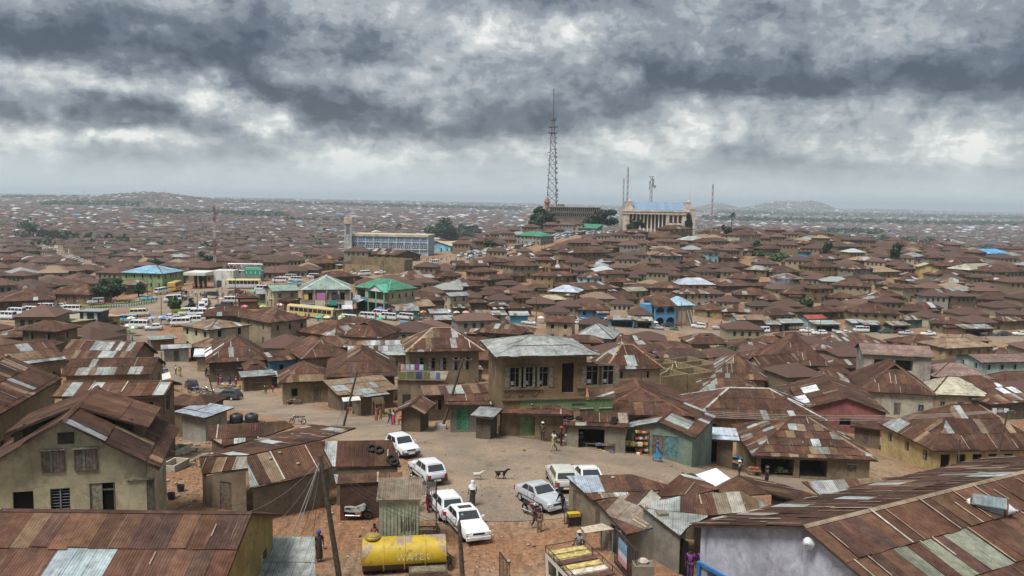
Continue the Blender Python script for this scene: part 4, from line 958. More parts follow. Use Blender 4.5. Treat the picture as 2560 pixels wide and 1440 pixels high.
def town_house(px,py,w,st,kind,wall,roof,pale,label=None,**kw):
 if not label:kw['wallcol']=vary(tuple(v*.82 for v in WALLC[wall]),.12)
 r=random.Random(px*31+py*17)
 he=2.75 if st==1 else 5.3
 if 833<=py<=885 and px>1380 and not label:py+=8;he-=.4
 p=at(px,py,he)
 if not label and(not road_clear(p.x,p.y+4,3.0)or(p.y>325 and p.x>-60 and not_near_street(p.x,p.y+4,2))):return None
 wm=w*p.y/FPX
 d=max(6,min(13,wm*r.uniform(.75,1.05)))
 s=r.uniform(-.03,.03)if p.y>200 else r.uniform(-.05,.05)
 lod=1 if p.y<270 else 2
 k=r.uniform(.6,1.0)
 root,M,_=house((px-w/2,py-w*s),(px+w/2,py+w*s),he,d,d*r.uniform(.15,.21)if kind!='gable_x' else d*.15,kind,wall=wall,base=roof,pale=pale,lod=lod,label=label,seed=px*7+py,k=k,gab=(lod==1 and r.random()<.25),**kw)
 root['_auto']=0 if label else 1
 root['_st']=st;root['_wall']=wall;root['_roof']=roof;root['_pale']=pale;root['_kind']=kind
 return root
for ent in TOWN.replace('\n','|').split('|'):
 e=ent.split()
 if len(e)<4:continue
 c=e[3];town_house(int(e[0]),int(e[1]),int(e[2]),int(c[0]),KK[c[1]],WK[c[2]],c[3],float(c[4:])if len(c)>4 else.025)
for px,py,w,st,kind,wall,roof,label in((2323,668,52,2,'gable_y','yellow','c','bright yellow two-storey house with cream striped gable roof'),(2012,630,38,2,'flat','blue','r','bright blue cube-like house among greenery on the hillside'),(2492,634,72,1,'hip','white','B','white-pillared house under a bright blue hip roof near the right edge'),(2160,597,42,1,'hip','white','R','house with a salmon-red hip roof on the ridge'),(1297,545,50,2,'hip','ochre','R','house with bright red hip roof left of the hilltop trees'),(1387,553,45,2,'shed','grey','B','grey two-storey house with vivid blue lean-to roof under the hilltop school'),(1442,542,22,1,'shed','white','B','tiny white house with blue roof between the hilltop trees'),(1533,552,75,2,'gable_x','white','k','tall grey-white house with balconies below the columned hall'),(1468,571,48,1,'shed','teal','G','long low shed with a green metal roof beside the traffic queue'),(1320,590,63,2,'hip','grey','G','grey two-storey house with dark green metal roof beside the climbing road'),(1420,612,35,1,'hip','green','r','small lime-green house beside the cars queueing uphill'),(1373,592,28,1,'flat','ochre','y','small orange flat-roofed shop beside the climbing road'),(1745,601,55,1,'hip','yellow','s','yellow house with grey metal hip roof below the columned hall'),(1128,588,58,2,'gable_x','yellow','G','yellow building with green roof in front of the dark trees'),(2010,580,70,1,'hip','teal','y','large shed with dull green walls and grey roof on the ridge'),(352,683,110,2,'hip','green','b','green-walled house with pale blue hip roof at the junction'),(1880,800,76,1,'gable_x','sky','t','turquoise shop row with bleached tin roof on the street'),(1397,806,76,2,'gable_x','sand','r','tall narrow two-storey mud house with plain brown gable roof on the street')):
 town_house(px,py,w,st,kind,WK.get(wall,wall),roof,.02,label)
H('house with a pale green-grey pyramid roof in front of the street',(1432,842),(1534,848),3.0,11,3.0,wall='grey',base='s',pale=0,lod=1)
H('sky-blue gabled house with broad white roof beside the long blue mosque',(1062,611),(1126,615),3.6,16,1.9,'gable_y',wall='sky',wallcol=(.20,.42,.52),base='c',pale=0,lod=2,nf=4)
# gaps between them: more of the same, nearest first
FILL=[]
def free(x,y,rad):
 for o in OCC:
  if(o[0]-x)**2+(o[1]-y)**2<(o[2]+rad)**2:return False
 return True
KEEP=[]
def keep(px,py,rad,h=0):
 p=at(px,py,h);KEEP.append((p.x,p.y,rad));OCC.append((p.x,p.y,rad,0,0,0))
for px,py,rd in((1650,590,34),(1690,592,30),(1610,590,30),(960,640,24),(1020,640,22),(900,640,18),(1400,545,26),(1480,545,26),(1440,545,20),(1120,600,14),(1380,535,20),(2012,650,8),(1950,648,12),(2010,660,10),(1700,655,9),(1900,655,9),(2230,690,8),(270,735,12),(437,770,10),(300,775,10),(350,768,10),(240,785,9),(500,715,14),(560,715,14),(225,830,6),(150,815,10),(75,815,10),(812,755,15),(850,758,13),(770,757,13),(935,745,13),(960,745,11),(1685,800,11),(1660,795,9),(1040,815,9),(1100,815,7),(930,668,15),(880,668,15),(1700,672,6),(2010,760,7)):
 keep(px,py,rd)
def fill_town():
 r=random.Random(21)
 y=138.
 cand=[]
 while y<640:
  c=10.3+y*.005
  x=-.70*y
  while x<.70*y:
   cand.append((x+r.uniform(-.22,.22)*c,y+r.uniform(-.22,.22)*c,c));x+=c
  y+=c
 for x,yy,c in cand:
  w=r.uniform(7.,11.);d=r.uniform(6.5,9.5)
  rad=.5*min(w,d)
  u=x/yy*FPX+1280
  if yy<150 and 560<u<1000:continue
  if not free(x,yy,rad*.82)or not road_clear(x,yy,rad+.8):continue
  if yy>560 and 1300<u<1760:continue
  if not_near_street(x,yy,rad):continue
  FILL.append((x,yy,w,d,w/yy));OCC.append((x,yy,rad,w,d,0))
fill_town()
N_OBJ=322-sum(1 for h in HOUSES if h.name.startswith('house'))
FILL.sort(key=lambda f:-f[4])
def fill_spec(f,r):
 if f[1]<215:return(2 if r.random()<.15 else 1),'hip',r.choice(('mud','dark','sand','mud')),r.choice('rrrrd'),r.choice((0,.02,.06,.12))
 st=2 if r.random()<.24 else 1
 return st,('gable_x' if r.random()<.12 else 'hip'),r.choice(('mud','mud','mud','sand','dark','grey','ochre','cream','sand')),r.choice('rrrrrrrrrrrrtksp'),r.choice((.0,.0,.02,.05,.15))
seen_fill=[f for f in FILL if abs(f[0]/f[1])<.615]
own=seen_fill[:max(0,N_OBJ)]
for f in own:
 r=random.Random(int(f[0]*10)+int(f[1]*77));st,kind,wall,roof,pale=fill_spec(f,r)
 x,y,w,d,_=f;he=2.7 if st==1 else 5.2;yaw=r.gauss(0,.22)
 a=Vector((x-w/2*math.cos(yaw)+d/2*math.sin(yaw),y-d/2*math.cos(yaw)-w/2*math.sin(yaw),0));b=a+Vector((w*math.cos(yaw),w*math.sin(yaw),0))
 a.z=b.z=T(x,y-d*.3)+he
 root,M,_=house_w(a,b,he,d,d*r.uniform(.16,.22),kind,wall,roof,pale,wallcol=vary(tuple(v*.82 for v in WALLC[wall]),.12,r),oh=.7,lod=1 if y<240 else 2,r=r,k=r.uniform(.6,1))
 root['_auto']=1;root['_st']=st;root['_wall']=wall;root['_roof']=roof;root['_pale']=pale;root['_kind']=kind
FAR_OWN=set(own)
# the city that reads as one mass: joined houses
def mass_houses(name,X,Y,Wd,Dp,He,Ri,Yaw,RC,WC,win=False):
 n=len(X);Z=TZ(X,Y)
 c,s=np.cos(Yaw),np.sin(Yaw)
 def loc(lx,ly,z):return np.stack([X+c*lx-s*ly,Y+s*lx+c*ly,Z+z],-1)
 w,d=Wd/2,Dp/2;o=.5;k=np.maximum(w-d*.9,.3)
 base=-1.5-.1*w
 P=[loc(-w,-d,base),loc(w,-d,base),loc(w,d,base),loc(-w,d,base),loc(-w,-d,He),loc(w,-d,He),loc(w,d,He),loc(-w,d,He),loc(-w-o,-d-o,He-.15),loc(w+o,-d-o,He-.15),loc(w+o,d+o,He-.15),loc(-w-o,d+o,He-.15),loc(-k,0*w,He+Ri),loc(k,0*w,He+Ri)]
 quads=[(0,1,5,4),(1,2,6,5),(3,0,4,7),(8,9,13,12),(10,11,12,13),(9,8,11,10)];tris=[(9,10,13),(11,8,12)]
 qc=['w','w','w','r','r','r'];nv=len(P)
 V=np.stack(P,1)
 cols=[WC if q=='w' else RC for q in qc]
 if win:
  for i,fx in enumerate((-.62,-.2,.2,.62)):
   a=len(P)
   for dx,dz in((-.42,1.0),(.42,1.0),(.42,2.2),(-.42,2.2)):P.append(loc(w*fx+dx,-d-.04,He-3.0+dz))
   quads.append((a,a+1,a+2,a+3));cols.append(np.tile(np.array([[.03,.025,.02]]),(n,1)))
  V=np.stack(P,1);nv=len(P)
 base_i=(np.arange(n)*nv)[:,None,None]
 Q=(np.array(quads)[None]+base_i).reshape(-1,4);Tt=(np.array(tris)[None]+base_i).reshape(-1,3)
 me=bpy.data.meshes.new(name)
 me.vertices.add(n*nv);me.vertices.foreach_set('co',V.reshape(-1).astype(np.float32))
 nl=Q.size+Tt.size;me.loops.add(nl);me.loops.foreach_set('vertex_index',np.concatenate([Q.ravel(),Tt.ravel()]).astype(np.int32))
 nq,ntt=len(Q),len(Tt);me.polygons.add(nq+ntt)
 ls=np.concatenate([np.arange(nq)*4,nq*4+np.arange(ntt)*3]).astype(np.int32)
 me.polygons.foreach_set('loop_start',ls)
 try:me.polygons.foreach_set('loop_total',np.concatenate([np.full(nq,4),np.full(ntt,3)]).astype(np.int32))
 except Exception:pass
 me.update(calc_edges=True);me.validate()
 CQ=np.stack(cols,1).reshape(-1,3);CT=np.repeat(RC,2,0)
 C=np.concatenate([np.repeat(CQ,4,0),np.repeat(CT,3,0)]);C=np.concatenate([C,np.ones((len(C),1))],1).astype(np.float32)
 a=me.color_attributes.new('Col','FLOAT_COLOR','CORNER');a.data.foreach_set('color',C.ravel())
 me.materials.append(PLAIN);me.shade_flat()
 return obj(name,me,None,kind='stuff')
def pick(g,table,n,var=.18):
 w=np.array([t[0]for t in table],float);w/=w.sum()
 c=np.array([t[1]for t in table])[g.choice(len(table),n,p=w)]
 return c*(1+g.uniform(-var,var,(n,1)))
def far_city():
 g=np.random.default_rng(5)
 rest=[f for f in FILL if f not in FAR_OWN]
 roofs_near=[(10,(.078,.041,.029)),(6,(.066,.037,.028)),(4,(.10,.055,.04)),(1.5,(.2,.14,.09)),(.5,(.30,.32,.32)),(.6,(.20,.21,.20))]
 walls=[(4,(.21,.16,.105)),(3,(.30,.25,.17)),(2,(.15,.115,.08)),(2,(.27,.26,.23)),(1,(.40,.36,.28))]
 if rest:
  A=np.array(rest);n=len(A);RC_=pick(g,roofs_near,n);RC_[A[:,1]<230]=pick(g,roofs_near[:3],int((A[:,1]<230).sum()))
  mass_houses('houses',A[:,0],A[:,1],A[:,2],A[:,3],np.where(g.random(n)<.2,5.2,2.7),A[:,3]*.2,g.normal(0,.22,n),RC_,pick(g,walls,n)*.85,True)
 occ=np.array([(o[0],o[1],o[2])for o in OCC if o[1]>500])
 XS,YS,CS=[],[],[]
 y=640.
 while y<9500:
  c=12.5 if y<1200 else 15 if y<2000 else 24 if y<4200 else 42
  xs=np.arange(-.66*y,.66*y,c);n=len(xs)
  XS.append(xs+g.uniform(-.3,.3,n)*c);YS.append(np.full(n,y)+g.uniform(-.3,.3,n)*c);CS.append(np.full(n,c));y+=c
 X=np.concatenate(XS);Y=np.concatenate(YS);C=np.concatenate(CS)
 u=X/Y*FPX+1280
 ok=np.ones(len(X),bool)
 ok&=~((Y<820)&(u>1290)&(u<1790))
 for P,w in ROADS:
  m=Y<1300
  D=np.full(len(X),1e9)
  for px_,py_ in P[::3]:D[m]=np.minimum(D[m],np.hypot(X[m]-px_,Y[m]-py_))
  ok&=D>9
 ok&=~(wood_mask(X,Y)&(g.random(len(X))<.85))
 ok&=g.random(len(X))<np.where(Y>4200,.62,np.where(Y>2000,.8,.93))
 X,Y,C,u=X[ok],Y[ok],C[ok],u[ok];n=len(X)
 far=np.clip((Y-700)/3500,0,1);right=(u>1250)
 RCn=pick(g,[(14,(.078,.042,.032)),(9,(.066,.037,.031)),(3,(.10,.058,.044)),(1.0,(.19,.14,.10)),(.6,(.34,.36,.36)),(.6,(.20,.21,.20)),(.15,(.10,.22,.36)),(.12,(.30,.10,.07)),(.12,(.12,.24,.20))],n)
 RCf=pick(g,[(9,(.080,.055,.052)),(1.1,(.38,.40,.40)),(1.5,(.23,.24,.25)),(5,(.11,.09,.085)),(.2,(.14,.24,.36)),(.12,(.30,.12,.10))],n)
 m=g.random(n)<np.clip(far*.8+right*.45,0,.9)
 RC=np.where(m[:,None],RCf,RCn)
 W=C*g.uniform(.6,.88,n);big=g.random(n)<.05;W=np.where(big,W*1.7,W)
 D=np.minimum(W,C)*g.uniform(.6,.85,n)
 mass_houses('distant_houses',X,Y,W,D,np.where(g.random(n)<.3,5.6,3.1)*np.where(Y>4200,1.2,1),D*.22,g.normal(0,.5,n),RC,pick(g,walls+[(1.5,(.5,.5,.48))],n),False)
WOODS=[(100,360,2650,2900,.9),(330,720,2150,2400,.85),(520,700,2300,2450,.9),(60,340,880,930,.7),(1950,2330,1250,1500,.85),(2300,2640,1050,1180,.9),(2050,2200,1700,2000,.6),(1750,2600,2800,3300,.5),(700,900,1900,2000,.4),(900,1100,1500,1560,.4),(0,1300,3900,4600,.35),(1780,2600,4500,7500,.45)]
def wood_mask(X,Y):
 u=X/Y*FPX+1280;m=np.zeros(len(X),bool)
 wob=60*np.sin(u*.02)+30*np.sin(u*.07)
 for a,b,y0,y1,d in WOODS:m|=(u>a)&(u<b)&(Y+wob*(Y/2500)>y0)&(Y+wob*(Y/2500)<y1)
 return m
far_city()
def far_trees():
 g=np.random.default_rng(9);TX,TY,TS=[],[],[]
 for a,b,y0,y1,d in WOODS:
  x0,x1=(a-1280)/FPX*y0,(b-1280)/FPX*y0
  n=int((x1-x0)*(y1-y0)/190*d*(1 if y0<2600 else.35))
  n=min(int(n*.75),900)
  yy=g.uniform(y0,y1,n);TX.append(g.uniform((a-1280)/FPX,(b-1280)/FPX,n)*yy);TY.append(yy);TS.append(g.uniform(5,9,n)*(1 if y0<2600 else 1.5))
 n=700;yy=np.exp(g.uniform(math.log(640),math.log(4000),n));TX.append(g.uniform(-.64,.64,n)*yy);TY.append(yy);TS.append(g.uniform(3,6.5,n))
 X,Y,S=map(np.concatenate,(TX,TY,TS))
 keepm=~((Y<820)&(np.abs(X/Y*FPX+1280-1540)<260));X,Y,S=X[keepm],Y[keepm],S[keepm]
 Z=TZ(X,Y);n=len(X);q=26
 d=g.normal(0,1,(n,q,3));d/=np.linalg.norm(d,axis=-1,keepdims=True);d*=g.uniform(.35,1,(n,q,1))**.5
 ctr=np.stack([X,Y,Z+S*.75],-1)[:,None]+d*(S[:,None,None]*np.array([.62,.62,.5]))
 a=g.normal(0,1,(n,q,3));a/=np.linalg.norm(a,axis=-1,keepdims=True);b=np.cross(a,g.normal(0,1,(n,q,3)));b/=np.linalg.norm(b,axis=-1,keepdims=True)
 sz=S[:,None,None]*g.uniform(.14,.30,(n,q,1))
 V=np.stack([ctr-a*sz-b*sz,ctr+a*sz-b*sz,ctr+a*sz+b*sz,ctr-a*sz+b*sz],2).reshape(-1,3)
 m=n*q
 me=bpy.data.meshes.new('distant_trees');me.vertices.add(m*4);me.vertices.foreach_set('co',V.ravel().astype(np.float32))
 me.loops.add(m*4);me.loops.foreach_set('vertex_index',np.arange(m*4,dtype=np.int32));me.polygons.add(m);me.polygons.foreach_set('loop_start',np.arange(0,m*4,4,dtype=np.int32))
 me.update(calc_edges=True);me.validate()
 c=np.array([.040,.062,.030])*g.uniform(.6,1.5,(m,1));c=np.concatenate([c,np.ones((m,1))],1).astype(np.float32)
 at_=me.color_attributes.new('Col','FLOAT_COLOR','CORNER');at_.data.foreach_set('color',np.repeat(c,4,0).ravel())
 me.materials.append(LEAF);me.shade_flat();obj('distant_trees',me,None,kind='stuff')
far_trees()
print('HOUSES',len(HOUSES),'FILL',len(FILL),len(seen_fill))
# landmarks
def base_at(px,py,yaw=0.):p=at(px,py);return p
def arch_panel(mb,x0,x1,z0,zs,y,col,n=8,top=None,depth=.35):
 """wall panel between x0 and x1 from z0 to top with one round-headed opening that springs at zs"""
 pass
def columned_hall():
 p=on_d(1557,588,585);q=on_d(1737,588,585);g=T((p.x+q.x)/2,590)+2.6
 W=(q-p).length;k=W/180.
 t=thing('columned_hall','grand cream hall with a row of columns, arches and blue roof on the hilltop','hall',(p.x,p.y,g),math.atan2(q.y-p.y,q.x-p.x))
 c1,c2,c3=(.50,.435,.375),(.54,.475,.41),(.30,.24,.19)
 D=22.;h0=72*k
 zt=13.6
 S=lambda px:(px-1557)*k
 wb=MB(c1)
 wb.box(0,S(1572),0,D,-7,zt);wb.box(S(1665),S(1671),0,D,-7,zt);wb.box(S(1705),S(1722),0,D,-7,zt);wb.box(S(1722)+.01,W,.6,D,-7,zt+1.2)
 wb.box(S(1572),S(1665),3.2,D,-7,zt);wb.box(S(1671),S(1705),2.6,D,-3,zt)
 wb.build('wall',WALL,t)
 m=MB((.035,.03,.028))
 for i in range(10):x=S(1572)+(i+.5)*(S(1665)-S(1572))/10;m.box(x-.85,x+.85,3.12,3.2,1.2,10.6)
 m.build('window',PLAIN,t,kind='stuff')
 for i in range(11):
  x=S(1572)+i*(S(1665)-S(1572))/10;mb=MB(c2)
  mb.lathe([(.55,-1),(.55,.3),(.42,.5),(.36,10.2),(.55,10.5),(.55,10.8)],10,c2,(x,.6,0));mb.build('column',WALL,t,smooth=True)
 mb=MB(c2);mb.box(-.4,S(1722),-.5,3.2,10.8,11.6);mb.box(-.6,S(1722)+.2,-.8,3.2,12.6,13.1);mb.box(-.2,S(1722),-.3,3.0,11.6,12.6,c1);mb.box(S(1722)+.05,W+.3,.2,D+.3,zt+.9,zt+1.5,c2)
 mb.build('cornice',WALL,t)
 am=MB(c1);dm=MB((.035,.03,.028));x0=S(1671);aw=(S(1705)-x0)/3
 for i in range(3):
  a,b=x0+i*aw,x0+(i+1)*aw;cx=(a+b)/2;r=aw*.36;zs=9.0
  am.box(a,cx-r,.3,.9,-1,10.8);am.box(cx+r,b,.3,.9,-1,10.8)
  N=10
  for j in range(N):
   t0,t1=math.pi*j/N,math.pi*(j+1)/N
   P0=(cx-r*math.cos(t0),zs+r*math.sin(t0));P1=(cx-r*math.cos(t1),zs+r*math.sin(t1))
   am.face([(P0[0],.3,P0[1]),(P1[0],.3,P1[1]),(P1[0],.3,10.8),(P0[0],.3,10.8)]);am.face([(P0[0],.3,P0[1]),(P0[0],.9,P0[1]),(P1[0],.9,P1[1]),(P1[0],.3,P1[1])])
  dm.box(cx-r,cx+r,2.52,2.58,4.4,10.4)
  for z in(6.4,8.4):am.box(cx-r,cx+r,.5,.6,z,z+.12)
 am.box(x0-.3,S(1705)+.3,-1.4,.9,3.6,4.1,c2);am.box(x0,S(1705),-1.3,-1.15,4.1,5.0,c2)
 for i in range(4):am.box(x0+i*aw-.25,x0+i*aw+.25,-1.2,-.7,-2,3.6,c2)
 am.build('arcade',WALL,t);dm.build('arch_opening',PLAIN,t)
 xr0,xr1=S(1582),S(1712)
 for xa,sg in((xr0-4.2,1),(xr1+.4,-1)):
  mb=MB(c1);prof=[(0,0),(9,0),(9,2.2),(7.2,2.9),(6.2,4.6),(5.6,6.2),(3.4,6.2),(2.8,4.6),(1.8,2.9),(0,2.2)]
  mb=MB(c1)
  fp=[(0,zt),(6.6,zt),(6.3,zt+.5),(4.7,zt+1.2),(4.1,zt+2.4),(4.0,zt+5.4),(0,zt+5.4)]
  fp=[(xa+(u if sg>0 else 4.0-u),z)for u,z in fp]
  if sg<0:fp=fp[::-1]
  mb.face([(u,3.4,z)for u,z in fp]);mb.face([(u,4.4,z)for u,z in fp][::-1])
  for i in range(len(fp)):j=(i+1)%len(fp);mb.face([(fp[i][0],3.4,fp[i][1]),(fp[i][0],4.4,fp[i][1]),(fp[j][0],4.4,fp[j][1]),(fp[j][0],3.4,fp[j][1])])
  mb.box(xa-.2,xa+4.2,3.2,17,zt+5.4,zt+5.9,c2);mb.box(xa+.0,xa+4.0,4.5,16.8,zt,zt+5.4)
  mb.lathe([(1.1,0),(1.15,.2),(1.0,.6),(.6,1.0),(.05,1.2)],10,c2,(xa+2,4.2,zt+5.9))
  mb.build('end_parapet',WALL,t)
 mb=MB();q=[Vector((xr0-.2,3.2,zt+.1)),Vector((xr1+.4,3.2,zt+.1)),Vector((xr1+.4,11,zt+5.6)),Vector((xr0-.2,11,zt+5.6))]
 slab(mb,q,.1)
 for ov,c,uv in sheets(q,1.9,9.5,random.Random(4),'l',0,.01,spots=False):mb.face(ov,vary((.15,.225,.32),.1),uv)
 q2=[Vector((xr1+.4,19,zt)),Vector((xr0-.2,19,zt)),Vector((xr0-.2,11,zt+5.6)),Vector((xr1+.4,11,zt+5.6))];slab(mb,q2,.1,(.2,.3,.42))
 mb.build('roof',PLAIN,t)
 OCC.append((p.x+W/2,595,24,0,0,0))
 a=on_d(1590,583,548);mbw=MB((.42,.36,.30))
 P=[at(1575,588),at(1600,584),at(1630,578),at(1665,574)]
 w=thing('retaining_wall','pale stepped wall along the lane below the columned hall','wall',P[0])
 for A,B in zip(P,P[1:]):
  u=(B-A);L=Vector((u.x,u.y,0)).length;M=Matrix.Translation(A-P[0])@Matrix.Rotation(math.atan2(u.y,u.x),4,'Z')
  mbw.box(0,L,-.3,.3,-2,2.2,M=M)
  for i in range(int(L/3)):mbw.box(i*3,i*3+.4,-.4,.4,2.2,2.7,(.5,.44,.38),M=M)
 mbw.build('wall_run',WALL,w)
columned_hall()
def lattice(mb,p,h,w0,w1,n,r,tri=False,cols=None):
 k=3 if tri else 4
 def corner(i,z):
  f=z/h;w=w0*(1-f)+w1*f;a=2*math.pi*(i+.5)/k;return Vector((math.cos(a)*w*.707,math.sin(a)*w*.707,z))
 zs=[h*(1-(1-i/n)**1.0)for i in range(n+1)]
 for j in range(n):
  c=cols[j*len(cols)//n]if cols else None
  for i in range(k):
   mb.bar(corner(i,zs[j]),corner(i,zs[j+1]),r,4,c,caps=False)
   i2=(i+1)%k
   mb.bar(corner(i,zs[j]),corner(i2,zs[j+1]),r*.55,3,c,caps=False);mb.bar(corner(i2,zs[j]),corner(i,zs[j+1]),r*.55,3,c,caps=False)
   mb.bar(corner(i,zs[j+1]),corner(i2,zs[j+1]),r*.6,3,c,caps=False)
 return corner
def dish_mesh(r):
 mb=MB((.5,.5,.5));mb.lathe([(0.05,.0),(r*.6,.1),(r,.3),(r,.5),(r*.97,.5),(r*.5,.2),(.02,.12)],12);return mb.mesh('dish',STEEL,True)
def big_tower():
 D=640;b=on_d(1379,520,D);top=on_d(1382,222,D).z;g=T(b.x,D);Hh=top-g
 t=thing('transmission_tower','tall lattice transmission tower hung with dishes, highest mast on the hill','tower',(b.x,D,g))
 zz=lambda py:on_d(1380,py,D).z-g
 h1=zz(335);mb=MB((.13,.13,.135));steel=[(.20,.17,.17),(.17,.18,.19),(.16,.17,.18),(.15,.15,.16)]
 corner=lattice(mb,None,h1,8.6,2.8,13,.24,cols=steel);mb.build('lower_lattice',STEEL,t)
 h2=zz(297);m=MB((.13,.13,.135))
 for a,b_ in((h1,h2),):
  for s in((1,1),(1,-1),(-1,1),(-1,-1)):m.bar((s[0]*1.0,s[1]*1.0,h1),(s[0]*.9,s[1]*.9,h2),.2,4)
  for i in range(5):
   z0=h1+(h2-h1)*i/5;z1=h1+(h2-h1)*(i+1)/5
   for s in(-1,1):m.bar((-1,s,z0),(1,s,z1),.12,3);m.bar((s,-1,z0),(s,1,z1),.12,3)
 m.build('upper_lattice',STEEL,t)
 for py,hw,hh in((318,3.2,.5),(333,2.9,.5),(301,2.2,.8)):
  z=zz(py);m=MB((.12,.12,.125));m.box(-hw,hw,-hw,hw,z-.2,z);
  for s in(-1,1):m.box(-hw,hw,s*hw-.08,s*hw+.08,z+hh,z+hh+.15);m.box(s*hw-.08,s*hw+.08,-hw,hw,z+hh,z+hh+.15);m.box(s*hw-.25,s*hw+.25,-hw,hw,z,z+1.0)
  m.build('platform',STEEL,t)
 m=MB((.15,.15,.155));m.box(.6,2.6,-1,1,zz(300),zz(293));m.build('equipment_cabin',STEEL,t)
 m=MB((.11,.11,.12));m.bar((0,0,h2-2),(0,0,zz(262)),.55,6);m.bar((0,0,zz(262)),(0,0,Hh),.38,6);m.build('antenna_mast',STEEL,t)
 me=dish_mesh(.8);mb_=dish_mesh(1.25)
 for py,s,big in((345,1,0),(358,1,0),(374,1,0),(382,1,0),(393,1,1),(404,1,0),(408,1,0),(421,1,1),(432,1,1),(449,1,0),(457,1,1),(476,1,2),(486,1,1),(493,1,0),(502,1,0),(383,-1,1),(402,-1,0),(440,-1,0),(425,-1,0),(470,-1,0)):
  z=zz(py);f=z/h1;w=(8.6*(1-f)+2.8*f)*.5
  o=obj('dish',mb_ if big==2 else me,t,(s*(w+.5),-w*.4-.2,z),(R(90),0,R(30*s)));o.scale=(1.0+.2*(big==1),)*3
 m=MB((.30,.12,.09));zb=zz(505);m.lathe([(1.6,-5),(1.7,-1),(2.4,-.6),(2.4,.4),(1.8,.6),(1.5,2),(.9,3.4),(.2,4.2)],10,(.34,.17,.13),(-3.6,-5.5,zb));m.build('minaret_cap',WALL,t)
big_tower()
def mast(label,px,ptop,pbase,D,w,kind='lattice',cols=None,group=None):
 b=on_d(px,pbase,D);top=on_d(px,ptop,D);g=min(T(b.x,D),b.z)
 t=thing('radio_mast',label,'mast',(b.x,D,g),group=group);h=top.z-g
 cols=cols or[(.28,.26,.25)]
 if kind=='lattice':
  mb=MB();lattice(mb,None,h,w,w,max(6,int(h/4)),.14,True,cols);mb.build('lattice',STEEL,t)
 elif kind=='pole':
  mb=MB(cols[0]);mb.bar((0,0,0),(0,0,h),w,5,r2=w*.4);mb.build('pole',STEEL,t)
 return t,h
mast('thin guyed lattice mast just left of the columned hall, taller of the pair',1566,418,590,610,.9,cols=[(.2,.18,.18)])
mast('slim lattice mast beside the hall, shorter of the pair',1556,446,590,600,.7,cols=[(.3,.28,.27)])
mast('thin whip mast rising behind the hall left end',1577,466,520,600,.10,'pole',[(.16,.16,.16)])
mast('thin whip mast rising behind the hall right end',1723,468,530,610,.10,'pole',[(.16,.16,.16)])
t_,h_=mast('stout antenna mast with panel antennas standing behind the blue-roofed hall',1626,441,560,630,1.5,cols=[(.2,.2,.2)])
mb=MB((.14,.14,.14))
for z,s in((h_-3,1),(h_-4.5,-1),(h_-6,1),(h_-8,-1)):mb.box(s*1.0,s*1.6,-.3,.3,z-1.6,z+1.2)
mb.box(-2.2,1.6,-.12,.12,h_-.2,h_+.1);mb.build('panel_antenna',STEEL,t_)
obj('dish',dish_mesh(1.3),t_,(1.9,-1,h_-7.5),(R(90),0,R(30)))
mast('lone slim mast on the ridge between the hall and the palm tree',1779,460,560,560,.7,cols=[(.33,.3,.3)])
mast('red and white lattice mast rising out of the left-hand roofs',538,515,668,430,.9,cols=[(.42,.42,.42),(.24,.10,.09),(.45,.45,.45),(.24,.11,.10)])
mast('thin white pole mast beside the dark round tree, left of the red lattice mast',489,612,668,430,.14,'pole',[(.45,.42,.40)])
for px,pt,pb,D,lab in((413,462,486,3400,'tiny mast on top of the far left hill'),(211,465,490,3600,'tiny mast left of the far hill, taller of two'),(206,475,490,3600,'tiny mast left of the far hill, shorter of two'),(675,484,500,3500,'lone thin mast on the horizon between the far hill and the mosque tower'),(2271,519,548,2600,'grey mast on the far plain right of the blue hills'),(1890,507,535,6000,'hair-thin mast between the two blue hills'),(1983,512,530,6500,'hair-thin mast on the right-hand blue hill')):
 mast(lab,px,pt,pb,D,.9*D/3400,'pole',[(.25,.25,.27)])
